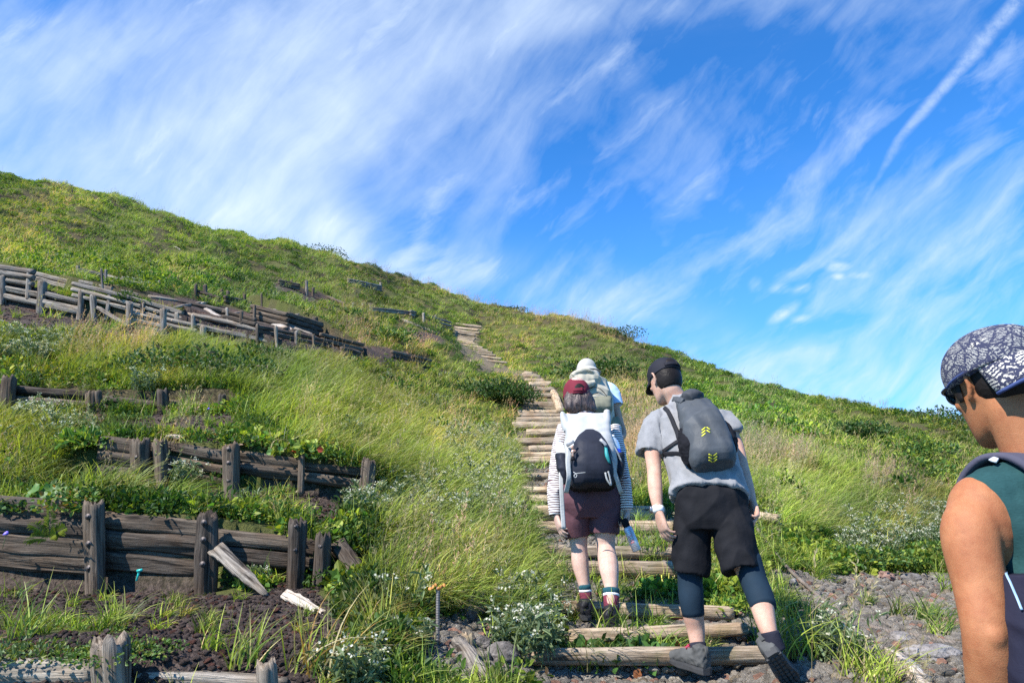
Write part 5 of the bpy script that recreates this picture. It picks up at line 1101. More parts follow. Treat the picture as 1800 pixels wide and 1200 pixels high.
def hand(wr, dr, palm, thumb, k=1., curl=(.35, .45, .5, .55), tcurl=.3, spread=.10):
    """palm + five fingers. dr: pointing from wrist to fingers, palm: palm-side normal, thumb: side of the thumb"""
    wr = A3(wr); d = nz(dr); p = nz(A3(palm)-d*np.dot(palm, d)); s = np.cross(d, p); s *= np.sign(np.dot(s, thumb)) or 1
    ps = [loft([(wr-d*.03*k, s*.025*k, p*.019*k, 2.2), (wr, s*.026*k, p*.019*k, 2.2), (wr+d*.03*k, s*.034*k, p*.017*k, 2.5), (wr+d*.065*k, s*.041*k, p*.0145*k, 2.6), (wr+d*.092*k+p*.002*k, s*.040*k, p*.012*k, 2.6), (wr+d*.102*k+p*.003*k, s*.034*k, p*.008*k, 2.4)], 20, True, 2)]
    ps.append(ell(wr+d*.040*k+s*.024*k+p*.009*k, s*.015*k, d*.027*k, p*.013*k))
    L = [(.030, .072, .0092, 0), (.010, .080, .0094, .004), (-.011, .074, .0090, .001), (-.030, .058, .0080, -.008)]
    for i, (off, ln, r, fw) in enumerate(L):
        a = curl[i]; b0 = wr+d*(.088+fw)*k+s*off*k+p*.002*k; dd = nz(d+s*(off/.03)*spread); pts = [b0-dd*.02*k, b0]; q = b0; an = 0
        for j, fr in enumerate((.45, .30, .25)):
            an += a*(.8, 1.25, .8)[j]; v = dd*math.cos(an)+p*math.sin(an); q = q+v*ln*fr*k; pts.append(q)
        ps.append(tube(pts, [r*k*1.05, r*k*1.06, r*k*1.0, r*k*.93, r*k*.78], 10, 3))
    t0 = wr+d*.022*k+s*.022*k+p*.006*k; td = nz(d*.72+s*.62+p*.35); pts = [t0, t0+td*.032*k]; v = nz(td+d*tcurl+p*tcurl*.6); pts.append(pts[-1]+v*.030*k); v = nz(v+d*tcurl-s*tcurl*.4+p*.2); pts.append(pts[-1]+v*.026*k)
    ps.append(tube(pts, [.013*k, .012*k, .0105*k, .0085*k], 10, 3)); return ps
def limb(js, seg=18, sub=4, capk=.35): return tube([j[0] for j in js], [j[1] for j in js], seg, sub, capk=capk)
def sleeve(js): return limb(js, 22, 4, -.8)
def shoe(par, H, f, up, mat, solemat, lacemat=None, L=.285, w=.048, tread=False, high=.10):
    f = nz(f); u = nz(A3(up)-f*np.dot(up, f)); s = np.cross(f, u); H = A3(H)
    Y = [(0, .60, .070), (.012, .74, high*.93), (.05, .80, high), (.09, .82, high*.92), (.13, .88, .082), (.18, .98, .066), (.23, 1.0, .052), (.265, .80, .042), (.283, .45, .030)]
    ps = [loft([(H+f*(y*L/.285)+u*(.018+h/2), s*w*q, u*h/2, 2.7) for y, q, h in Y], 24, True, 2)]
    ps.append(tube([H+f*.045+u*.06, H+f*.045+u*(high+.022)], [.037, .036], 18, 1, ))
    root = part('shoe', cloth(ps, .005, .0025, 60, int(abs(H[0])*100), 2), mat, par)
    out = [(0, -.55), (.0, .55), (.03, .80), (.10, .80), (.15, .92), (.20, 1.08), (.25, .92), (.283, .5), (.292, 0), (.283, -.5), (.25, -.90), (.20, -.98), (.15, -.80), (.10, -.72), (.03, -.76)]
    O = catmull([(a, b, 0) for a, b in out+[out[0]]], 3)[:-1]; V = []; F = []; n = len(O)
    for hh, g in ((0, .93), (.004, 1.0), (.020, 1.04), (.030, 1.0)):
        for a, b, _ in O: V.append(H+f*(a*L/.285*g+.0)+s*b*w*1.0*g+u*(hh+.010*max(0, a-.2)/.09*(hh < .01)))
    for i in range(3):
        for j in range(n): k = (j+1) % n; F.append((i*n+j, i*n+k, (i+1)*n+k, (i+1)*n+j))
    F.append(tuple(range(n))[::-1]); F.append(tuple(3*n+j for j in range(n))); sp_ = [(np.array(V), F)]
    if tread:
        for a in np.arange(.02, .27, .026):
            for b in (-.028, -.010, .010, .028):
                if abs(b) > .02 and (a > .25 or (.1 < a < .15 and abs(b) > .027)): continue
                c0 = H+f*(a+.006*(abs(b) < .02))+s*b; q = .0085; sp_.append(loft([(c0-u*.004, s*q*.8, f*q, 4), (c0+u*.003, s*q, f*q*1.15, 4)], 8))
    part('sole', merge(sp_), solemat, root, smooth=False)
    if lacemat:
        ls = []
        for i in range(4):
            a = .115+.022*i; h = .082-.008*i*1.4+.018; c0 = H+f*a+u*(h+.002); e = s*.020
            ls.append(tube([c0-e-u*.006, c0+f*.006+u*.003, c0+e+f*.012-u*.006], .0026, 6, 3)); ls.append(tube([c0+e-u*.006, c0+f*.006+u*.003, c0-e+f*.012-u*.006], .0026, 6, 3))
        c0 = H+f*.105+u*.103; ls.append(tube([c0, c0+s*.02+u*.012, c0+s*.032-u*.006, c0+s*.008], .0024, 6, 4)); ls.append(tube([c0, c0-s*.02+u*.010, c0-s*.034-u*.008, c0-s*.008], .0024, 6, 4))
        part('lace', merge(ls), lacemat, root)
    part('heel_tab', ribbon([H+u*.075-f*.004, H+u*(high+.03)+f*.004], .018, .006, -f, 3), mat, root); return root
class Caster:
    """finds the point of a finished surface that a camera ray meets, to lay straps and marks on it"""
    def __init__(s, *vf):
        s.t = [BVHTree.FromPolygons([tuple(v) for v in V], [tuple(int(i) for i in f) for f in F]) for V, F in vf]
    def at(s, px, py, off=.002):
        o = Vector((0, 0, CAMH)); d = (W(px, py, 5)-o).normalized(); best = None
        for t in s.t:
            h = t.ray_cast(o, d)
            if h[0] is not None and (best is None or h[3] < best[1]): best = (h[0], h[3], h[1])
        if best is None: return None
        n = best[2] if best[2].dot(d) < 0 else -best[2]; return np.array(best[0]+n*off), np.array(n)
    def line(s, pts, off=.003, step=4):
        P = []; N = []
        for (a, b) in zip(pts, pts[1:]):
            m = max(1, int(math.hypot(b[0]-a[0], b[1]-a[1])/step))
            for i in range(m+(b is pts[-1])):
                q = s.at(a[0]+(b[0]-a[0])*i/m, a[1]+(b[1]-a[1])*i/m, off)
                if q: P.append(q[0]); N.append(q[1])
        return P, N
    def strap(s, pts, wid, th=.002, off=.003, step=4):
        P, N = s.line(pts, off, step); return ribbon(P, wid, th, N[0], 1)
SK_L = skinmat('fair_skin', (.50, .31, .225), (.44, .24, .17)); SK_W = skinmat('pale_skin', (.52, .355, .285), (.47, .29, .23)); SK_T = skinmat('tanned_skin', (.36, .145, .062), (.29, .10, .040)); SK_B = skinmat('suntanned_skin', (.50, .29, .20), (.44, .23, .15))
HAIRB = fabric('black_hair', (.016, .013, .012), .45, 2000, .6, .3, .1)
def hairmat(name, a, b):
    m, t, p = newmat(name); tc = t.n('ShaderNodeTexCoord').outputs['Object']; n = t.noise(t.mapv(tc, sc=(90, 90, 7)), 1.6, 5, .6, .5)
    t.put(p.inputs['Base Color'], t.mix(t.ramp(n, .35, .68), a, b)); p.inputs['Roughness'].default_value = .42
    bb = t.n('ShaderNodeBump'); bb.inputs['Strength'].default_value = .9; bb.inputs['Distance'].default_value = .006; t.put(bb.inputs['Height'], n); t.L.new(bb.outputs[0], p.inputs['Normal']); return m
HAIRW = hairmat('dark_brown_hair', (.020, .012, .010), (.10, .062, .050))
BLK = fabric('black_fabric', (.010, .010, .013), .8, 900, .3, .15, .1); WEB = fabric('black_webbing', (.02, .02, .023), .75, 1500, .4, .1, .05)
def person(base, label): return empty('person', base, label, 'person')
def plain_shirt_t(V, bones):
    """distance along the nearest bone, for stripes that run round sleeves and body"""
    best = np.full(len(V), 1e9); T = np.zeros(len(V)); off = 0
    for a, b, o, wgt in bones:
        a = A3(a); b = A3(b); d = b-a; L = np.linalg.norm(d); t = np.clip((V-a)@d/L/L, -.3, 1.3); q = np.linalg.norm(V-a-np.clip(t, 0, 1)[:, None]*d, axis=1)/wgt
        m = q < best; best[m] = q[m]; T[m] = o+t[m]*L
    return T
# ================================================= man in the grey T-shirt
root = person(W(1240, 1188, 3.5), 'man in grey T-shirt, black cap and black shorts over leggings, bending forward while climbing')
hd = Head(W(1168, 668, 3.84), (-.16, .38, .9), (-.42, .80, -.40), 1.0)
nk = W(1192, 706, 3.80)
hd_l = [(W(1156, 745, 3.70), .046), (W(1147, 785, 3.64), .044), (W(1150, 826, 3.58), .037), (W(1152, 860, 3.52), .036), (W(1157, 898, 3.47), .024)]
hd_r = [(W(1270, 744, 3.72), .046), (W(1291, 778, 3.68), .042), (W(1303, 818, 3.61), .036), (W(1313, 855, 3.54), .034), (W(1321, 880, 3.49), .024)]
lgl = [(W(1222, 885, 3.50), .085), (W(1214, 960, 3.50), .076), (W(1213, 1025, 3.52), .054), (W(1216, 1068, 3.50), .052), (W(1223, 1105, 3.51), .043), (W(1227, 1140, 3.49), .033), (W(1232, 1168, 3.47), .033)]
lgr = [(W(1278, 885, 3.48), .080), (W(1299, 958, 3.42), .074), (W(1325, 1022, 3.34), .055), (W(1338, 1060, 3.25), .052), (W(1347, 1095, 3.19), .042), (W(1355, 1118, 3.16), .033), (W(1362, 1135, 3.16), .035)]
tr = [(W(1252, 915, 3.46), .12, .10), (W(1252, 885, 3.47), .160, .115), (W(1247, 850, 3.51), .145, .10), (W(1232, 805, 3.59), .150, .11), (W(1216, 760, 3.67), .160, .108), (W(1210, 735, 3.73), .150, .080), (W(1204, 716, 3.77), .12, .065), (nk, .06, .055)]
LAT = (1, 0, .13)
hl = hand(hd_l[-1][0], W(1173, 955, 3.44)-W(1158, 902, 3.46), (.9, .3, 0), (.1, .9, .1), 1., (.35, .45, .5, .5)); hr = hand(hd_r[-1][0], W(1331, 925, 3.42)-W(1321, 882, 3.48), (-.8, -.2, 0), (.3, .9, .2), 1., (.3, .45, .6, .7))
part('body', union([torso(tr, LAT), limb(hd_l), limb(hd_r), limb(lgl), limb(lgr)]+hd.geo(nk)+hl+hr, .0045, 2), SK_L, root)
TEE = fabric('heather_grey_jersey', (.225, .222, .225), .92, 900, .3, .14, .2, .35)
ts = [(W(1247, 872, 3.48), .192, .136), (W(1245, 850, 3.51), .178, .125), (W(1232, 805, 3.59), .176, .128), (W(1216, 762, 3.67), .185, .130), (W(1210, 738, 3.73), .172, .105), (W(1206, 722, 3.765), .140, .086), (W(1200, 711, 3.785), .100, .074), (W(1195, 704, 3.80), .072, .064)]
slL = [(W(1172, 742, 3.72), .058), (W(1158, 744, 3.71), .060), (W(1148, 760, 3.685), .064), (W(1144, 780, 3.66), .065), (W(1142, 798, 3.64), .068)]; slR = [(W(1256, 738, 3.72), .058), (W(1272, 741, 3.71), .058), (W(1282, 751, 3.69), .058), (W(1289, 762, 3.68), .058)]
tee = cloth([torso(ts, LAT, 2.4), sleeve(slL), sleeve(slR)], .006, .012, 32, 5, 6, (1.1, 1.1, .7), .003); part('t_shirt', tee, TEE, root)
SH = fabric('black_shorts_cloth', (.011, .011, .013), .8, 700, .35, .15, .1)
s_l = [(W(1224, 888, 3.49), .096), (W(1216, 945, 3.50), .092), (W(1213, 1008, 3.50), .080)]; s_r = [(W(1276, 888, 3.47), .092), (W(1290, 945, 3.41), .094), (W(1304, 1003, 3.36), .085)]
shv = cloth([torso([(W(1249, 852, 3.505), .150, .108), (W(1250, 872, 3.48), .168, .118), (W(1250, 905, 3.47), .164, .118), (W(1253, 935, 3.46), .14, .10)], LAT), sleeve(s_l), sleeve(s_r)], .006, .011, 25, 9, 5, (1.2, 1.2, .6), .002); part('shorts', shv, SH, root)
LEG = fabric('navy_leggings', (.012, .024, .038), .75, 1200, .15, .1, .15)
part('leggings', limb([(W(1214, 980, 3.51), .064), (W(1213, 1020, 3.515), .060), (W(1215, 1052, 3.50), .059), (W(1219, 1081, 3.50), .052)], 24), LEG, root)
part('leggings', limb([(W(1312, 980, 3.39), .066), (W(1325, 1020, 3.34), .061), (W(1336, 1048, 3.27), .060), (W(1343, 1068, 3.23), .055)], 24), LEG, root)
SOCK = fabric('dark_sock_knit', (.022, .022, .032), .9, 1500, .4, .15, .1)
part('sock', limb([(W(1226, 1130, 3.495), .040), (W(1229, 1150, 3.48), .040), (W(1233, 1172, 3.46), .042)], 20), SOCK, root); part('sock', limb([(W(1353, 1110, 3.165), .039), (W(1358, 1126, 3.16), .040), (W(1364, 1142, 3.16), .042)], 20), SOCK, root)
SHG = fabric('grey_shoe_suede', (.085, .085, .082), .85, 500, .5, .25, .1); SOLE = plain('dark_rubber', (.035, .035, .036), .8); REDL = plain('crimson_lace', (.42, .03, .07), .7)
shoe(root, W(1244, 1186, 3.40), (-.42, .90, .05), (0, 0, 1), SHG, SOLE, REDL, L=.265, w=.044, high=.092)
fr_ = nz(np.array(W(1392, 1202, 3.25))-np.array(W(1352, 1143, 3.10))); shoe(root, np.array(W(1358, 1150, 3.09)), fr_, np.cross(np.array((1, 0, .25)), fr_), SHG, SOLE, REDL, L=.265, w=.044, tread=True, high=.092)
CAPK = fabric('black_cap_cloth', (.018, .018, .024), .7, 1200, .3, .15, .1)
cp_ = hd.cap(None, CAPK, root, 1, -.42, .062, base=.030, rx=.085, ry=.108, rz=.096)
part('hair', loft([(hd.p(0, -.030, -.085), hd.v(.052, 0, 0), hd.v(0, .050, 0), 2.2), (hd.p(0, -.030, -.05), hd.v(.069, 0, 0), hd.v(0, .072, 0), 2.2), (hd.p(0, -.026, -.01), hd.v(.0765, 0, 0), hd.v(0, .082, 0), 2.2), (hd.p(0, -.02, .04), hd.v(.079, 0, 0), hd.v(0, .090, 0), 2.2)], 30, True, 3), HAIRB, root)
# opening and strap at the back of the cap
def cap_back(hd, par, hm, sm, cmn, rx=.085, ry=.108, rz=.10, base=.03, hw=.62, hh=.52):
    G = []
    for i in range(13):
        a = (i/12-.5)*2*hw; row = []
        for j in range(7):
            t = j/6; top = hh*math.sqrt(max(0, 1-(a/hw)**2)); h = t*top; q = math.sqrt(max(0, 1-h**2.3))
            row.append(hd.p(math.sin(a)*rx*q*1.02, -.010-math.cos(a)*ry*q*1.02, base+h*rz))
        G.append(row)
    part('hair_opening', sheet(G, .003), hm, par)
    P = [hd.p(math.sin(a)*rx*1.05, -.010-math.cos(a)*ry*1.05, base+.004) for a in np.linspace(-hw*1.15, hw*1.15, 11)]
    part('strap', ribbon(P, .020, .003, -hd.f, 1), sm, par)
    P = [hd.p(math.sin(a)*rx*1.07, -.010-math.cos(a)*ry*1.07, base+.005) for a in np.linspace(.05, .20, 4)]; part('buckle', ribbon(P, .024, .005, -hd.f, 1), cmn, par)
GREYP = plain('grey_plastic', (.25, .25, .26), .4)
cap_back(hd, cp_, HAIRB, CAPK, MC['black_webbing'])
# watch
wa = hd_l[-1][0]-(hd_l[-1][0]-hd_l[-2][0]).normalized()*.008; wd = (hd_l[-1][0]-hd_l[-2][0]).normalized()
WHT = plain('white_silicone', (.78, .78, .76), .5)
wr = part('watch_band', tube([wa-wd*.013, wa+wd*.013], [.0305, .0295], 26, 1), WHT, root)
part('watch_case', loft([(np.array(wa)+np.array((-.030, .004, 0)), (0, .017, 0), (0, 0, .018), 3), (np.array(wa)+np.array((-.040, .006, 0)), (0, .015, 0), (0, 0, .016), 3)], 16), plain('steel_case', (.25, .25, .26), .3, .8), wr)
cw_ = Caster((np.array([v.co for v in wr.data.vertices])+np.array(base_of(wr)), [tuple(p.vertices) for p in wr.data.polygons]))
mk = []
for r_, yy in enumerate((899.5, 903.5)):
    for i in range(7):
        x0 = 1153.5+i*1.7; P, N = cw_.line([(x0, yy), (x0+1.0, yy-.3)], .0006, 1)
        if len(P) > 1: mk.append(ribbon(P, .0022, .0006, N[0], 1))
if mk: part('band_print', merge(mk), MC['black_webbing'], wr)
# his backpack
def packaxes(c, top, bot, d, latpx):
    u = nz(np.array(W(*top))-np.array(W(*bot))); return u
bp = empty('backpack', W(1240, 800, 3.40), 'small dark grey roll-top backpack with yellow chevrons on the man in grey', 'backpack')
PKG = fabric('dark_grey_ripstop', (.064, .070, .077), .5, 700, .3, .15, .05); PKM = fabric('black_mesh', (.012, .012, .015), .9, 900, .6, .3, 0); PKD = fabric('charcoal_ripstop', (.045, .048, .054), .55, 700, .3, .2, .05)
u = nz(np.array(W(1214, 705, 3.66))-np.array(W(1254, 815, 3.44))); l = nz(np.array((1, 0, .40))-u*np.dot((1, 0, .40), u)); ot = np.cross(l, u)
if ot[1] > 0: ot = -ot
def on(px, py, d): return np.array(W(px, py, d))
body_ = [loft([(on(1255, 818, 3.36), l*.088, ot*.045, 3), (on(1252, 806, 3.37), l*.105, ot*.075, 3), (on(1245, 780, 3.41), l*.110, ot*.090, 3), (on(1235, 752, 3.45), l*.105, ot*.092, 3), (on(1226, 728, 3.51), l*.094, ot*.078, 3), (on(1218, 712, 3.56), l*.082, ot*.050, 3), (on(1214, 704, 3.58), l*.072, ot*.026, 3)], 36, True, 3)]
pv = cloth(body_, .005, .010, 22, 31, 2, (1, 1, .7), .003); part('main_bag', pv, PKG, bp)
part('rolled_top', cloth([tube([on(1198, 712, 3.56), on(1212, 699, 3.54), on(1226, 699, 3.54), on(1232, 710, 3.54)], [.020, .032, .032, .022], 16, 4), tube([on(1196, 706, 3.58), on(1210, 692, 3.58), on(1224, 692, 3.58), on(1231, 704, 3.57)], [.012, .017, .017, .014], 12, 4)], .004, .010, 40, 33, 1), PKD, bp)
part('side_pocket', cloth([loft([(on(1219, 816, 3.39), l*.026, ot*.04, 2.6), (on(1212, 795, 3.41), l*.045, ot*.066, 2.6), (on(1206, 772, 3.46), l*.040, ot*.055, 2.6), (on(1200, 758, 3.50), l*.016, ot*.03, 2.6)], 22, True, 2)], .004, .004, 50, 35, 1), PKM, bp)
part('side_pocket', cloth([loft([(on(1287, 793, 3.40), l*.022, ot*.04, 2.6), (on(1281, 780, 3.42), l*.044, ot*.064, 2.6), (on(1273, 760, 3.46), l*.042, ot*.058, 2.6), (on(1267, 748, 3.49), l*.034, ot*.045, 2.6)], 22, True, 2)], .004, .004, 50, 36, 1), PKM, bp)
cs = Caster(pv); YEL = plain('yellow_reflective_print', (.62, .60, .03), .5); mk = []
for (cx, cy, sg) in ((1241, 757, -1), (1253, 805, 1)):
    for k in range(3):
        y0 = cy+(k-1)*5.2; ex = 7.5
        for s_, q in ((-1, .8), (1, .25)):
            if k == (2 if sg < 0 else 0) and s_ > 0 and sg < 0: continue
            P, N = cs.line([(cx+s_*1.0, y0+sg*1.0), (cx+s_*(ex), y0-sg*(4.2 if s_*sg > 0 else 3.2)+0)] if sg < 0 else [(cx+s_*1.0, y0+1.2), (cx+s_*ex, y0-(3.6 if s_ > 0 else 2.2))], .0015, 2)
            if len(P) > 1: mk.append(ribbon(P, .0058, .001, N[0], 1))
part('chevron_print', merge(mk), YEL, bp)
ct = Caster(tee, pv)
P, N = ct.line([(1152, 709), (1164, 712), (1174, 722), (1182, 738), (1189, 756), (1195, 775)], .006, 5); part('shoulder_strap', ribbon(P, [.022]*len(P), .008, N[0], 1), WEB, bp)
P, N = ct.line([(1155, 709), (1172, 703), (1190, 702), (1200, 706)], .005, 5); part('shoulder_strap', ribbon(P, .03, .008, N[0], 1), PKG, bp)
P, N = ct.line([(1167, 793), (1178, 785), (1190, 777), (1200, 771)], .006, 4); part('hip_strap', ribbon(P, .018, .004, N[0], 1), WEB, bp)
P, N = ct.line([(1168, 798), (1180, 797), (1195, 798), (1208, 800)], .006, 4); part('hip_strap', ribbon(P, .022, .006, N[0], 1), WEB, bp)
P, N = ct.line([(1196, 697), (1204, 692), (1214, 690)], .006, 4)
# bottle in the right pocket
bo = empty('water_bottle', on(1276, 790, 3.42), 'clear water bottle with a bright blue cap in the dark grey backpack side pocket', 'bottle')
bx = nz(on(1261, 735, 3.42)-on(1275, 785, 3.36)); b0 = on(1272, 780, 3.36)
CLR = plain('clear_bottle_plastic', (.55, .66, .72), .12, 0, 1, .55); BLUC = plain('blue_cap_plastic', (.02, .42, .75), .35)
part('bottle_body', loft([(b0-bx*.05, l*.030, ot*.030, 2), (b0+bx*.06, l*.031, ot*.031, 2), (b0+bx*.085, l*.027, ot*.027, 2), (b0+bx*.10, l*.014, ot*.014, 2), (b0+bx*.115, l*.012, ot*.012, 2)], 20, True, 2), CLR, bo)
part('bottle_cap', loft([(b0+bx*.112, l*.016, ot*.016, 2), (b0+bx*.134, l*.0155, ot*.0155, 2)], 18), BLUC, bo)
# ================================================= hiker in the striped shirt
root = person(W(1070, 1100, 4.4), 'hiker in maroon cap, brown-white striped long sleeves and maroon shorts, walking up the steps')
hd = Head(W(1013, 694, 4.58), (-.05, .12, 1), (-.12, 1, -.12), .97); nk = W(1020, 727, 4.54)
aL = [(W(993, 752, 4.48), .042), (W(981, 800, 4.45), .034), (W(975, 845, 4.42), .030), (W(975, 880, 4.40), .029), (W(977, 905, 4.39), .021)]
aR = [(W(1077, 752, 4.48), .042), (W(1089, 800, 4.44), .034), (W(1098, 842, 4.41), .030), (W(1101, 872, 4.40), .029), (W(1102, 896, 4.39), .021)]
gL = [(W(1013, 880, 4.44), .082), (W(1014, 925, 4.46), .070), (W(1018, 962, 4.46), .052), (W(1020, 990, 4.45), .053), (W(1026, 1022, 4.43), .038), (W(1030, 1042, 4.42), .031), (W(1031, 1066, 4.42), .031)]
gR = [(W(1061, 880, 4.42), .085), (W(1063, 925, 4.42), .074), (W(1065, 962, 4.42), .057), (W(1070, 995, 4.32), .060), (W(1074, 1030, 4.24), .041), (W(1074, 1052, 4.20), .034), (W(1075, 1080, 4.19), .034)]
tr = [(W(1037, 905, 4.43), .12, .10), (W(1037, 878, 4.43), .165, .12), (W(1037, 842, 4.44), .125, .09), (W(1036, 795, 4.46), .130, .10), (W(1034, 760, 4.49), .145, .085), (W(1030, 742, 4.51), .11, .06), (nk, .052, .05)]
hl = hand(aL[-1][0], W(984, 930, 4.36)-W(977, 906, 4.39), (.7, .2, 0), (.1, 1, 0), .92, (.3, .35, .4, .45)); hr = hand(aR[-1][0], W(1100, 925, 4.37)-W(1102, 898, 4.39), (-.8, -.2, .1), (-.3, -.8, .1), .92, (.9, 1.0, 1.05, 1.1))
part('body', union([torso(tr), limb(aL), limb(aR), limb(gL), limb(gR)]+hd.geo(nk, .05)+hl+hr, .0048, 2), SK_W, root)
m, t, p = newmat('brown_white_striped_jersey'); tv = t.attr('along')[2]
sn = t.m('SINE', t.m('MULTIPLY', tv, 2*PI/.0150)); tc = t.n('ShaderNodeTexCoord').outputs['Object']
t.put(p.inputs['Base Color'], t.mix(t.ramp(sn, .0, .35), (.76, .73, .71), (.10, .045, .05))); p.inputs['Roughness'].default_value = .9
b = t.n('ShaderNodeBump'); b.inputs['Strength'].default_value = .3; b.inputs['Distance'].default_value = .004; t.put(b.inputs['Height'], t.noise(tc, 60, 3)); t.L.new(b.outputs[0], p.inputs['Normal'])
slv = cloth([torso([(W(1037, 862, 4.43), .15, .11), (W(1037, 842, 4.44), .145, .105), (W(1036, 795, 4.46), .150, .115), (W(1034, 762, 4.49), .152, .10), (W(1030, 744, 4.51), .12, .072), (W(1022, 731, 4.53), .062, .058)]),
             limb([(W(994, 752, 4.48), .052), (W(981, 800, 4.45), .043), (W(976, 845, 4.42), .041), (W(975, 880, 4.40), .038), (W(977, 903, 4.39), .035)]), limb([(W(1077, 752, 4.48), .052), (W(1089, 800, 4.44), .043), (W(1097, 842, 4.41), .041), (W(1100, 872, 4.40), .038), (W(1102, 894, 4.39), .035)])], .005, .007, 26, 41, 2, (1, 1, .8), .001)
so = part('striped_shirt', slv, m, root)
bones = [(aL[0][0], aL[2][0], 0, 1), (aL[2][0], aL[4][0], (aL[2][0]-aL[0][0]).length, 1), (aR[0][0], aR[2][0], 0, 1), (aR[2][0], aR[4][0], (aR[2][0]-aR[0][0]).length, 1), (W(1033, 742, 4.5), W(1037, 860, 4.43), 0, 2.4)]
tagmesh(so.data, 'along', plain_shirt_t(slv[0], bones))
MAR = fabric('maroon_shorts_cloth', (.105, .050, .060), .7, 700, .3, .12, .15)
part('shorts', cloth([torso([(W(1037, 838, 4.44), .145, .11), (W(1037, 862, 4.43), .180, .128), (W(1037, 885, 4.43), .192, .135), (W(1038, 910, 4.43), .14, .10)]), sleeve([(W(1013, 880, 4.44), .098), (W(1013, 915, 4.45), .094), (W(1015, 943, 4.46), .078)]), sleeve([(W(1062, 880, 4.42), .098), (W(1063, 915, 4.42), .096), (W(1063, 938, 4.42), .090)])], .005, .009, 18, 43, 3, (1, 1, .5), .002), MAR, root)
def sockrings(a, b, r0, r1, cols, key):
    a = A3(a); b = A3(b); n = len(cols); 
    for i, (c, f0, f1) in enumerate(cols): yield limb([(a+(b-a)*f0, r0+(r1-r0)*f0+.0004*(i % 2)), (a+(b-a)*f1, r0+(r1-r0)*f1+.0004*(i % 2))], 20, 1), c
TEAL = fabric('teal_sock_knit', (.02, .075, .095), .9, 1500, .5, .1, .1); SWH = fabric('white_sock_knit', (.72, .72, .72), .9, 1500, .5, .1, .1); SMR = fabric('maroon_sock_knit', (.16, .035, .055), .9, 1500, .5, .1, .1)
for (a, b, r0, r1) in ((W(1028, 1028, 4.425), W(1031, 1068, 4.42), .036, .038), (W(1074, 1035, 4.23), W(1075, 1078, 4.19), .047, .042)):
    so = None
    for (g, c) in sockrings(a, b, r0, r1, [(SMR, 0.0, 1.02)], 0): so = part('sock', g, c, root)
    for (g, c), nm in zip(sockrings(a, b, r0+.001, r1+.001, [(TEAL, -.02, .19), (SWH, .20, .29)], 0), ('sock_cuff', 'sock_band')): part(nm, g, c, so)
    mk = []; 
    for k in range(7): q = np.array(a)+(np.array(b)-np.array(a))*(.66+.16*(k % 3)/3)+np.array(((k-3)*.0085, -(r1+.0005)*math.cos((k-3)*.24), .004*(k % 2))); mk.append(ell(q, (.0045, 0, 0), (0, .002, 0), (0, 0, .009), 8, 5))
    part('sock_pattern', merge(mk), SWH, so)
SHB = fabric('black_shoe_leather', (.020, .020, .023), .45, 400, .4, .2, .05)
shoe(root, W(1031, 1090, 4.36), (-.05, 1, .04), (0, 0, 1), SHB, SOLE, None, L=.255, w=.042, high=.09); shoe(root, W(1074, 1107, 4.11), (.14, 1, .05), (0, -.1, 1), SHB, SOLE, None, L=.255, w=.044, high=.095)
CAPM = fabric('maroon_cap_cloth', (.15, .022, .034), .8, 900, .3, .12, .15)
cp_ = hd.cap(None, CAPM, root, 1, -.3, .06, base=-.004, rx=.094, ry=.112, rz=.124)
cap_back(hd, cp_, HAIRB, CAPM, CAPM, .094, .112, .124, -.004, .42, .40)
hp = [loft([(hd.p(0, -.040, .01), hd.v(.078, 0, 0), hd.v(0, .062, 0), 2.3), (hd.p(0, -.048, -.03), hd.v(.092, 0, 0), hd.v(0, .070, 0), 2.4), (hd.p(.002, -.060, -.08), hd.v(.104, 0, 0), hd.v(0, .062, 0), 2.4), (hd.p(.005, -.070, -.125), hd.v(.108, 0, 0), hd.v(0, .045, 0), 2.4), (hd.p(.01, -.072, -.150), hd.v(.085, 0, 0), hd.v(0, .028, 0), 2.4)], 40, True, 4)]
hv, hf = cloth(hp, .004, .006, 30, 47, 1, (3.2, 3.2, .35), .002); part('hair', (hv, hf), HAIRW, root)
# her backpack
bp = empty('backpack', W(1040, 858, 4.24), 'white and black roll-top trekking backpack with dangling white straps on the striped hiker', 'backpack')
WPK = fabric('white_ripstop', (.38, .38, .365), .55, 700, .2, .05, .1); NPK = fabric('navy_black_ripstop', (.022, .024, .034), .55, 700, .25, .15, .05)
X1 = np.array((1., 0, 0)); Y1 = np.array((0, -1., 0))
def rg(px, py, d, hw, hdp, sq=3): return (on(px, py, d), X1*hw, Y1*hdp, sq)
main = cloth([loft([rg(1039, 857, 4.28, .110, .06), rg(1039, 845, 4.27, .142, .095), rg(1038, 815, 4.26, .160, .11), rg(1036, 785, 4.27, .152, .105), rg(1033, 765, 4.29, .138, .085), rg(1031, 748, 4.32, .137, .055), rg(1030, 736, 4.34, .143, .032), rg(1030, 728, 4.35, .148, .016)], 40, True, 3),
              tube([on(1000, 755, 4.31), on(992, 738, 4.33), on(988, 725, 4.34)], [.034, .024, .008], 12, 3), tube([on(1058, 755, 4.31), on(1066, 738, 4.33), on(1067, 723, 4.34)], [.034, .024, .008], 12, 3)], .005, .009, 20, 51, 2, (1, 1, .7), .002)
part('main_bag', main, WPK, bp)
fp = cloth([loft([rg(1040, 858, 4.20, .112, .05), rg(1040, 848, 4.18, .128, .085), rg(1040, 825, 4.17, .130, .095), rg(1039, 800, 4.18, .118, .090), rg(1037, 780, 4.20, .096, .072), rg(1036, 765, 4.23, .066, .045), rg(1036, 756, 4.25, .030, .02)], 36, True, 3)], .005, .006, 20, 53, 2, (1, 1, .6), .002)
part('front_pocket', fp, NPK, bp)
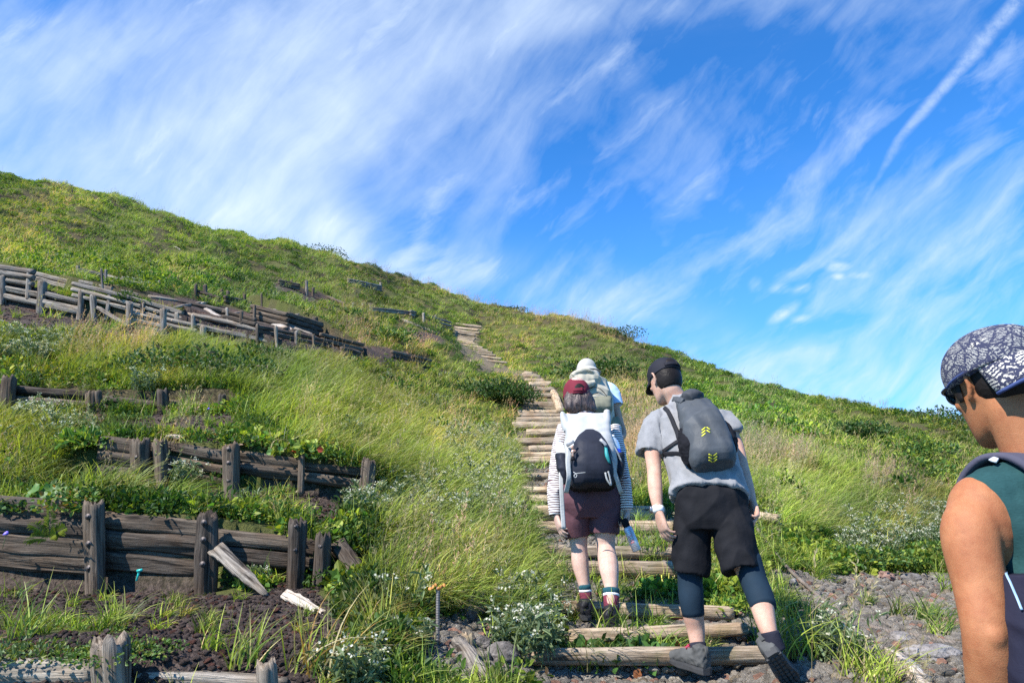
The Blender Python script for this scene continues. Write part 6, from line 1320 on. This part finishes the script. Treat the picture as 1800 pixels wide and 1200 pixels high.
part('base_panel', cloth([loft([rg(1040, 862, 4.25, .105, .06), rg(1040, 856, 4.25, .138, .11), rg(1040, 842, 4.24, .146, .125), rg(1040, 834, 4.24, .140, .122)], 36, True, 2)], .005, .004, 30, 54, 1), BLK, bp)
for q, (a, b) in enumerate((((988, 800), (996, 850)), ((1086, 800), (1081, 850)))): part('side_pocket', cloth([loft([rg(b[0], b[1], 4.28, .022, .05, 2.5), rg((a[0]+b[0])/2-2*(1-2*q), 825, 4.28, .034, .07, 2.5), rg(a[0]+(-2 if not q else 1), a[1]-3, 4.29, .034, .06, 2.5)], 20, True, 3)], .005, .004, 40, 55+q, 1), NPK, bp)
WST = fabric('white_webbing', (.42, .42, .40), .8, 1500, .4, .08, .1)
for P_, wd_, nm in (([(1002, 784, 4.12), (999, 812, 4.10), (1000, 840, 4.10), (995, 866, 4.15)], .028, 0), ([(986, 830, 4.24), (987, 862, 4.22), (989, 900, 4.22), (991, 929, 4.22)], .026, 0), ([(1062, 783, 4.12), (1073, 808, 4.11), (1083, 838, 4.12), (1092, 866, 4.16)], .026, 0), ([(1064, 830, 4.07), (1067, 842, 4.07), (1074, 852, 4.08), (1072, 838, 4.08), (1069, 828, 4.08)], .010, 0), ([(1068, 772, 4.2), (1083, 790, 4.2), (1093, 812, 4.22)], .010, 0)):
    part('strap', ribbon([on(*q) for q in P_], wd_, .003, (.15, -1, .1), 6), WST, bp)
part('buckle', ribbon([on(996, 783, 4.10), on(1004, 778, 4.09), on(1009, 775, 4.09)], .020, .010, (0, -1, 0), 2), GREYP, bp); part('buckle', ribbon([on(1055, 772, 4.10), on(1062, 778, 4.09), on(1066, 784, 4.09)], .018, .010, (0, -1, 0), 2), GREYP, bp)
part('cord', tube([on(1029, 830, 4.055), on(1020, 831, 4.05), on(1013, 832, 4.05), on(1009, 836, 4.05), on(1012, 839, 4.05), on(1014, 834, 4.05), on(1008, 829, 4.055)], .0022, 6, 4), WST, bp)
part('teal_lash', tube([on(1065, 785, 4.10), on(1067, 800, 4.08), on(1072, 814, 4.08)], [.008, .012, .007], 10, 3), plain('teal_cord', (.02, .25, .25), .6), bp)
og = empty('keychain', on(1006, 785, 4.08), 'copper coloured keychain figure with a black bell hanging from the white backpack', 'keychain')
COP = plain('copper_metal', (.62, .33, .22), .35, .7)
part('pendant', union([ell(on(1006, 786, 4.08), (.010, 0, 0), (0, .006, 0), (0, 0, .013)), ell(on(1008, 793, 4.08), (.017, 0, .006), (0, .006, 0), (-.004, 0, .009)), tube([on(1007, 794, 4.08), on(1007, 802, 4.08)], .007, 10, 1)], .003, 1), COP, og)
part('bell', loft([(on(1007, 802, 4.08), X1*.007, Y1*.007, 2), (on(1007, 805, 4.08), X1*.012, Y1*.012, 2), (on(1007, 809, 4.08), X1*.014, Y1*.014, 2)], 14, True, 2), BLK, og)
for (lb, a, b, cm, nm) in (('clear bottle with a blue label in the right pocket of the white backpack', (1085, 800, 4.26), (1077, 768, 4.27), CLR, 1), ('white bottle in the left side pocket of the white backpack', (990, 806, 4.26), (982, 776, 4.28), WHT, 0)):
    r_ = empty('water_bottle', on(*a), lb, 'bottle'); ax = nz(on(*b)-on(*a)); hh_ = np.linalg.norm(on(*b)-on(*a)); P0_ = on(*a)
    part('bottle_body', loft([(P0_, X1*.030, Y1*.030, 2), (P0_+ax*hh_*.7, X1*.030, Y1*.030, 2), (P0_+ax*hh_*.9, X1*.020, Y1*.020, 2), (P0_+ax*hh_, X1*.012, Y1*.012, 2)], 20, True, 2), cm, r_)
    part('bottle_cap', loft([(P0_+ax*hh_*.99, X1*.014, Y1*.014, 2), (P0_+ax*(hh_+.014), X1*.014, Y1*.014, 2)], 16), WHT, r_)
    if nm: part('bottle_label', loft([(P0_+ax*hh_*.10, X1*.0312, Y1*.0312, 2), (P0_+ax*hh_*.35, X1*.0312, Y1*.0312, 2)], 20, False), plain('blue_label', (.03, .10, .75), .5), r_)
# spray can
sc_ = empty('spray_can', W(1115, 968, 4.30), 'silver spray can with black nozzle guard and red print hanging from her right hand', 'spray can')
a = on(1120, 968, 4.30); b = on(1102, 925, 4.31); ax = nz(b-a); LN = np.linalg.norm(b-a); px_ = nz(np.cross(ax, (0, 1, 0))); py_ = np.cross(ax, px_)
can = loft([(a, px_*.020, py_*.020, 2), (a+ax*.005, px_*.0265, py_*.0265, 2), (a+ax*LN*.93, px_*.0265, py_*.0265, 2), (a+ax*LN, px_*.018, py_*.018, 2)], 26, True, 1)
part('can', can, plain('brushed_silver_paint', (.50, .51, .56), .35, .4), sc_)
part('nozzle_guard', union([loft([(a+ax*LN*.98, px_*.021, py_*.021, 2), (a+ax*(LN+.03), px_*.023, py_*.023, 2), (a+ax*(LN+.05), px_*.016, py_*.016, 2)], 18, True, 2), tube([a+ax*(LN+.03), a+ax*(LN+.055)+px_*.022, a+ax*(LN+.03)+px_*.036], .006, 8, 4)], .0035, 1), BLK, sc_)
cc_ = Caster(can); mk = []; mk2 = []; rr = np.random.RandomState(4)
for i in range(13):
    t = .12+.72*i/12; c0 = a+ax*LN*t; q = proj(*[np.array([v]) for v in c0]); cx, cy = float(q[0][0]), float(q[1][0])
    P, N = cc_.line([(cx-4-1.5*rr.rand(), cy+2.0), (cx+3*rr.rand(), cy-1.2)], .0008, 1)
    if len(P) > 1: (mk if i in (4, 5, 8, 9) else mk2).append(ribbon(P, .0035 if i in (4, 5, 8) else .0016, .0005, N[0], 1))
if mk: part('red_print', merge(mk), plain('red_print_ink', (.55, .05, .06), .5), sc_)
if mk2: part('small_print', merge(mk2), plain('grey_print_ink', (.10, .10, .13), .5), sc_)
# ================================================= rear hiker with the pale hat
zf = W(1045, 941, 6.5).z
root = person((W(1045, 941, 6.5).x, 6.5, zf), 'hiker in pale bucket hat and light blue shirt, mostly hidden behind the striped hiker')
hd = Head(W(1031, 655, 6.62), (-.05, .1, 1), (-.15, 1, -.15), 1.); nk = W(1038, 678, 6.58)
aR = [(W(1071, 687, 6.52), .048), (W(1083, 718, 6.48), .038), (W(1091, 745, 6.42), .033), (W(1096, 760, 6.36), .030), (W(1095, 768, 6.28), .024)]; aL = [(W(1010, 694, 6.52), .048), (W(1004, 722, 6.48), .038), (W(1000, 748, 6.42), .033), (W(1004, 770, 6.38), .030), (W(1010, 790, 6.34), .024)]
def gp6(dx, h, dy=0): return Vector((W(1045, 941, 6.5).x+dx, 6.5+dy, zf+h))
lgs = [[(gp6(s_*.09, .86), .085), (gp6(s_*.10, .62, .03), .07), (gp6(s_*.10, .44, .05*s_), .052), (gp6(s_*.10, .26, .05*s_-.02), .05), (gp6(s_*.10, .08, .04*s_), .035)] for s_ in (-1, 1)]
tr = [(gp6(0, .82), .12, .10), (gp6(0, .92), .16, .12), (gp6(0, 1.08, .02), .14, .10), (W(1044, 725, 6.53), .155, .11), (W(1043, 700, 6.55), .165, .10), (W(1042, 688, 6.57), .12, .065), (nk, .055, .055)]
hr = hand(aR[-1][0], W(1086, 778, 6.22)-W(1095, 768, 6.28), (-.5, .5, .5), (-.5, 0, .8), 1., (.6, .7, .7, .8)); hl = hand(aL[-1][0], (0, -.1, -1), (.8, 0, 0), (0, 1, 0), 1.)
part('body', union([torso(tr), limb(aR), limb(aL)]+[limb(g) for g in lgs]+hd.geo(nk)+hl+hr, .0065, 2), SK_B, root)
part('shirt', cloth([torso([(gp6(0, .88), .18, .13), (gp6(0, 1.08, .02), .17, .12), (W(1044, 725, 6.53), .175, .125), (W(1043, 695, 6.55), .178, .11), (W(1042, 680, 6.57), .14, .085), (W(1040, 673, 6.58), .08, .07)]), sleeve([(W(1060, 680, 6.55), .060), (W(1073, 687, 6.52), .066), (W(1081, 700, 6.50), .064), (W(1085, 713, 6.48), .062)]), limb([(W(1014, 693, 6.53), .062), (W(1008, 706, 6.50), .062), (W(1005, 718, 6.48), .060)])], .0065, .011, 17, 61, 2), fabric('light_blue_cotton', (.42, .56, .74), .9, 900, .2, .08, .1), root)
part('shorts', cloth([torso([(gp6(0, .98), .16, .12), (gp6(0, .88), .19, .14), (gp6(0, .80), .14, .11)])]+[limb([(g[0][0], .105), (g[1][0], .09), (g[1][0]+(g[2][0]-g[1][0])*.5, .085)]) for g in lgs], .0065, .01, 18, 62, 2), fabric('khaki_shorts_cloth', (.20, .17, .13), .8), root)
for g in lgs: shoe(root, g[-1][0]+Vector((0, -.06, -.075)), (0, 1, .05), (0, 0, 1), SHG, SOLE, None, high=.09)
HAT = fabric('pale_hat_cotton', (.38, .355, .31), .9, 900, .3, .06, .1)
hat = hd.cap(None, HAT, root, 1, -.3, .05, name='bucket_hat', base=.020, rx=.096, ry=.112, rz=.122, peak=False)
part('brim', loft([(hd.p(0, -.01, .030), hd.v(.093, 0, 0), hd.v(0, .110, 0), 2), (hd.p(0, -.01, .002), hd.v(.118, 0, 0), hd.v(0, .135, 0), 2), (hd.p(0, -.01, -.016), hd.v(.140, 0, 0), hd.v(0, .155, 0), 2), (hd.p(0, -.01, -.012), hd.v(.136, 0, 0), hd.v(0, .151, 0), 2), (hd.p(0, -.01, .004), hd.v(.114, 0, 0), hd.v(0, .130, 0), 2), (hd.p(0, -.01, .028), hd.v(.088, 0, 0), hd.v(0, .105, 0), 2)], 40, False, 2), HAT, hat)
bp = empty('backpack', W(1047, 730, 6.3), 'khaki grey trekking backpack with a gathered hood-like top on the rear hiker', 'backpack')
KH = fabric('khaki_grey_nylon', (.36, .325, .25), .7, 700, .3, .1, .1); KHD = fabric('dark_khaki_nylon', (.17, .165, .12), .75, 700, .3, .1, .1)
part('main_bag', cloth([loft([rg(1052, 760, 6.34, .13, .09), rg(1049, 735, 6.32, .140, .115), rg(1047, 705, 6.31, .138, .125), rg(1044, 684, 6.33, .130, .11), rg(1038, 670, 6.36, .125, .09), rg(1034, 662, 6.38, .11, .07)], 36, True, 3)], .006, .022, 17, 63, 1, (1, 1, .8), .005), KH, bp)
part('lower_pocket', cloth([loft([rg(1058, 728, 6.20, .075, .05), rg(1058, 716, 6.18, .090, .07), rg(1058, 703, 6.19, .085, .06), rg(1060, 698, 6.21, .07, .03)], 28, True, 3)], .006, .01, 22, 64, 1), KHD, bp)
part('side_pocket', cloth([loft([rg(1084, 768, 6.32, .03, .06), rg(1082, 750, 6.30, .045, .075), rg(1079, 735, 6.31, .035, .05)], 24, True, 2)], .006, .008, 26, 66, 1), KHD, bp)
part('hood', cloth([loft([rg(1032, 677, 6.26, .10, .06), rg(1030, 668, 6.28, .128, .10), rg(1029, 659, 6.30, .128, .10), rg(1029, 653, 6.32, .105, .07)], 32, True, 2), tube([on(1008, 664, 6.24), on(1012, 656, 6.22), on(1028, 651, 6.20), on(1046, 655, 6.22), on(1051, 665, 6.24)], .022, 12, 5), tube([on(1010, 670, 6.20), on(1028, 676, 6.17), on(1046, 671, 6.2)], .020, 12, 5)], .005, .016, 24, 65, 1, (1, 1, 1), .004), KH, bp)
ck_ = []
for q in ([(1030, 678), (1033, 684), (1044, 680), (1056, 684), (1066, 695)], [(1033, 684), (1040, 692), (1052, 690)]): ck_.append(tube([on(a_, b_, 6.165) for a_, b_ in q], .0035, 6, 4))
part('cord', merge(ck_), BLK, bp)
# ================================================= man in the foreground
fb = nz((-.15, .99, 0)); lr = np.array((fb[1], -fb[0], 0))          # body heading and its right
SL = np.array(W(1716, 872, 1.43)); SC = SL+lr*.175+np.array((0, 0, .010)); SR = SL+lr*.35
gr0 = gz(1.1, 1.5)
root = person((SC[0], SC[1], gr0), 'tanned man in the right foreground in teal tank top, patterned cap and sunglasses')
hd = Head(W(1752, 676, 1.50), (-.02, .22, 1), (-.10, .96, -.26), 1.0)
nk = SC+np.array((-.005, .0, .062)); UP = np.array((0, 0, 1.))
aL = [(SL+np.array((.006, 0, -.030)), .054), (np.array(W(1706, 940, 1.41)), .053), (W(1722, 1030, 1.39), .046), (W(1733, 1112, 1.37), .040), (W(1742, 1180, 1.39), .043), (W(1746, 1270, 1.43), .036), (W(1752, 1345, 1.47), .026)]
q0 = SR; aR = [(q0, .058), (q0+np.array((.03, 0, -.09)), .053), (q0+np.array((.06, .0, -.28)), .042), (q0+np.array((.06, .08, -.42)), .040), (q0+np.array((.05, .14, -.52)), .027)]
leg = []
for s_ in (-1, 1):
    hp_ = SC-UP*.56+lr*.09*s_; kn = np.array((hp_[0]-.03, hp_[1]+.08*s_+.04, gr0+.50+.03*s_)); an = np.array((hp_[0], hp_[1]+.10*s_, gr0+.09)); leg.append([(hp_, .088), ((hp_+kn)/2, .078), (kn, .056), (kn*.6+an*.4+np.array((0, -.02, 0)), .055), (an, .036)])
tr = [(SC-UP*.62, .13, .10), (SC-UP*.54, .165, .12), (SC-UP*.40, .14, .10), (SC-UP*.25, .150, .108), (SC-UP*.12, .165, .112), (SC-UP*.035, .155, .09), (SC+UP*.02, .110, .065), (nk, .062, .058)]
hl = hand(aL[-1][0], (0.02, .12, -1), lr, fb, 1., (.3, .4, .45, .5)); hr = hand(aR[-1][0], (0, .3, -1), -lr, fb, 1.)
b1 = union([torso(tr, lr), limb(aL, 26), limb(aR)]+[limb(g) for g in leg]+[ell(np.array(W(1746, 1117, 1.345)), (.022, 0, 0), (0, .020, 0), (0, 0, .026)), ell(SL+np.array((.002, .0, -.050)), lr*.060, fb*.064, UP*.092)]+hd.geo(nk+np.array((0, 0, -.02)), .060)+hl+hr, .0042, 9)
part('body', b1, SK_T, root)
TANK = fabric('teal_jersey', (.020, .060, .062), .85, 900, .35, .15, .2, .3)
tk = cloth([torso([(SC-UP*.60, .185, .135), (SC-UP*.50, .180, .130), (SC-UP*.38, .165, .120), (SC-UP*.25, .163, .122), (SC-UP*.15, .158, .126), (SC-UP*.10, .166, .12), (SC-UP*.05, .182, .108), (SC-UP*.01, .192, .090), (SC+UP*.022, .182, .080), (SC+UP*.044, .142, .074), (SC+UP*.060, .095, .068), (SC+UP*.07, .074, .066)], lr, 2.3)], .005, .009, 30, 71, 2, (1, 1, .7), .002)
part('tank_top', tk, TANK, root)
part('shorts', cloth([torso([(SC-UP*.48, .165, .12), (SC-UP*.56, .19, .135), (SC-UP*.64, .14, .11)], lr)]+[limb([(g[0][0], .105), (g[1][0], .098), (A3(g[2][0])*.8+A3(g[1][0])*.2, .088)]) for g in leg], .006, .01, 16, 72, 2), SH, root)
for g in leg: shoe(root, A3(g[-1][0])+np.array((0.03, -.055, -.08)), fb, (0, 0, 1), SHG, SOLE, None, high=.09)
part('hair', loft([(hd.p(0, -.040, -.060), hd.v(.050, 0, 0), hd.v(0, .052, 0), 2.2), (hd.p(0, -.034, -.035), hd.v(.069, 0, 0), hd.v(0, .070, 0), 2.2), (hd.p(0, -.030, .0), hd.v(.0765, 0, 0), hd.v(0, .078, 0), 2.2), (hd.p(0, -.005, .030), hd.v(.079, 0, 0), hd.v(0, .096, 0), 2.2)], 34, True, 3), HAIRB, root)
part('sideburn', loft([(hd.p(-.073, .030, -.030), hd.v(.002, 0, 0), hd.v(0, .006, 0), 2), (hd.p(-.0745, .032, .0), hd.v(.003, 0, 0), hd.v(0, .013, 0), 2), (hd.p(-.073, .036, .035), hd.v(.005, 0, 0), hd.v(0, .024, 0), 2)], 12, True, 3), HAIRB, root)
# block-print cloth: strokes of cream on navy, their direction changing from patch to patch
def printmat(name, sc, thick, cream=(.50, .47, .40)):
    m, t, p = newmat(name); tc = t.n('ShaderNodeTexCoord').outputs['Object']; v = t.vm('ADD', tc, t.vm('MULTIPLY', t.n('ShaderNodeTexNoise').outputs[1], (.012, .012, .012)))
    v.node.inputs[1].links[0].from_node.inputs[0].links[0].from_node.inputs['Scale'].default_value = 30
    vo = t.n('ShaderNodeTexVoronoi'); vo.inputs['Scale'].default_value = sc; t.put(vo.inputs['Vector'], v); vd = t.n('ShaderNodeTexVoronoi', feature='DISTANCE_TO_EDGE'); vd.inputs['Scale'].default_value = sc; t.put(vd.inputs['Vector'], v)
    cr, cg_, cb_ = t.sep(vo.outputs['Color']); ax_ = t.comb(t.m('SUBTRACT', cr, .5), t.m('SUBTRACT', cg_, .5), t.m('MULTIPLY', t.m('SUBTRACT', cb_, .5), 1.6)); ax_ = t.vm('NORMALIZE', ax_)
    w1 = t.m('SINE', t.m('MULTIPLY', t.vm('DOT_PRODUCT', v, ax_), sc*thick)); ay = t.vm('NORMALIZE', t.vm('CROSS_PRODUCT', ax_, (.3, .8, .5))); w2 = t.m('SINE', t.m('MULTIPLY', t.vm('DOT_PRODUCT', v, ay), sc*thick*.33))
    k = t.m('MULTIPLY', t.ramp(w1, -.1, .25), t.ramp(w2, -.93, -.75)); k = t.m('MULTIPLY', k, t.ramp(vd.outputs['Distance'], .03, .07))
    t.put(p.inputs['Base Color'], t.mix(k, (.020, .023, .055), cream)); p.inputs['Roughness'].default_value = .9
    b = t.n('ShaderNodeBump'); b.inputs['Strength'].default_value = .35; b.inputs['Distance'].default_value = .002; t.put(b.inputs['Height'], t.m('ADD', k, t.noise(tc, 300, 2))); t.L.new(b.outputs[0], p.inputs['Normal']); return m
PR1 = printmat('navy_cream_fine_print', 24, 52, (.25, .245, .23)); PR2 = printmat('navy_cream_bold_print', 26, 30)
cap_ = hd.cap(None, PR1, root, -1, -1.0, .072, base=.026, rx=.093, ry=.114, rz=.108, bmat=PR2, soft=.006)
NAVY = fabric('navy_binding', (.045, .065, .16), .8)
P = []
for a_ in np.linspace(-1.18, 1.18, 21):
    x = math.sin(a_)*.093*.98*.94; y = math.cos(a_)*.114*.98+.072*max(0, math.cos(a_*1.22))**.6; P.append(hd.c+hd.r*x-hd.f*(y+.010)+hd.u*(.022-.072-.22*x*x/.09*.5*1.3))
part('brim_binding', tube(P, .0042, 8, 1), NAVY, cap_)
P = [hd.p(math.sin(a_)*.0935, -.010+math.cos(a_)*.1145, .014) for a_ in np.linspace(0, 2*PI, 41)[:-1]]; P.append(P[0]); part('hem', tube(P, .003, 8, 1, caps=False), NAVY, cap_)
# cap rear panel with the bold print
G = []
for i in range(15):
    a_ = (i/14-.5)*2.2; row = []
    for j in range(7):
        h = -.05+j/6*.45; q = math.sqrt(max(0, 1-max(h, 0)**2.3)); row.append(hd.p(math.sin(a_)*.093*q*1.012, -.010-math.cos(a_)*.114*q*1.012, .026+h*.108))
    G.append(row)
part('rear_panel', sheet(G, .002), PR2, cap_)
sg = empty('sunglasses', hd.p(0, .09, .01), 'black sunglasses with blue-grey lenses worn by the foreground man', 'sunglasses')
GL = plain('black_gloss_frame', (.012, .012, .018), .2); LN_ = plain('blue_grey_lens', (.10, .20, .26), .08, .3)
fr = []; ln = []
for q in (-1, 1):
    ring = [hd.p(q*(.034+.026*math.cos(a_)), .094-.012*abs(.034+.026*math.cos(a_))/.06, .008+.019*math.sin(a_)*(1-.12*math.cos(a_)*1)) for a_ in np.linspace(0, 2*PI, 21)]; fr.append(tube(ring, .0032, 8, 1, caps=False))
    c_ = hd.p(q*.034, .091, .008); ln.append(loft([(c_-hd.f*.001, hd.v(.024, -.003*q, 0), hd.v(0, 0, .018), 2.3), (c_+hd.f*.001, hd.v(.024, -.003*q, 0), hd.v(0, 0, .018), 2.3)], 24))
    fr.append(tube([hd.p(q*.060, .083, .014), hd.p(q*.074, .072, .015), hd.p(q*.0805, .040, .014), hd.p(q*.082, .005, .016), hd.p(q*.078, -.018, .004)], [.0045, .0042, .0034, .003, .0028], 8, 4))
fr.append(tube([hd.p(-.010, .095, .012), hd.p(0, .098, .014), hd.p(.010, .095, .012)], .003, 8, 3))
part('frame', merge(fr), GL, sg)
for v in ln: part('lens', v, LN_, sg)
# his pack
bp = empty('backpack', SC-fb*.2-UP*.4, 'slate grey and navy backpack of the foreground man, cut off by the right edge', 'backpack')
SLT = fabric('slate_strap_fabric', (.070, .068, .095), .8, 900, .3, .12, .1); NVP = fabric('navy_pack_nylon', (.018, .018, .032), .6, 700, .3, .15, .1)
bk = -fb
part('main_bag', cloth([loft([(SC-UP*.46+bk*.19, lr*.12, bk*.08, 3), (SC-UP*.42+bk*.20, lr*.15, bk*.10, 3), (SC-UP*.28+bk*.20, lr*.145, bk*.105, 3), (SC-UP*.12+bk*.18, lr*.115, bk*.085, 3), (SC-UP*.02+bk*.155, lr*.09, bk*.05, 3)], 36, True, 3)], .006, .008, 18, 81, 2), SLT, bp)
pk = cloth([loft([(SC-UP*.38+bk*.07-lr*.185, lr*.03, bk*.04, 2.6), (SC-UP*.34+bk*.08-lr*.205, lr*.038, bk*.07, 2.6), (SC-UP*.24+bk*.08-lr*.200, lr*.036, bk*.075, 2.6), (SC-UP*.155+bk*.09-lr*.185, lr*.030, bk*.06, 2.6)], 26, True, 3)], .005, .006, 22, 82, 1); part('side_pocket', pk, NVP, bp)
cz = Caster(pk)
P, N = cz.line([(1769, 1005), (1778, 1022), (1788, 1045), (1799, 1072)], .004, 3)
if len(P) > 2: part('zip', ribbon(P, .004, .002, N[0], 1), plain('pale_blue_zip', (.22, .34, .48), .4), bp)
# shoulder strap over the tank top
cz = Caster(tk, b1)
V0 = []
for side, sgn in (('l', -1), ('r', 1)):
    o_ = lr*.098*sgn; pts = [SC+o_-UP*.20-fb*.140, SC+o_-UP*.08-fb*.136, SC+o_+UP*.012-fb*.108, SC+o_+UP*.066-fb*.040, SC+o_+UP*.064+fb*.040, SC+o_-UP*.00+fb*.110, SC+o_*1.08-UP*.14+fb*.142, SC+o_*1.15-UP*.26+fb*.11]
    part('shoulder_strap', ribbon(pts, [.060, .062, .064, .064, .062, .058, .052, .04], .012, -fb, 8), SLT, bp)
P, N = cz.line([(1742, 812), (1750, 816), (1756, 818)], .012, 2)
if len(P) > 1: part('slider', ribbon(P, .012, .004, N[0], 1), plain('grey_white_plastic', (.55, .58, .62), .35), bp)
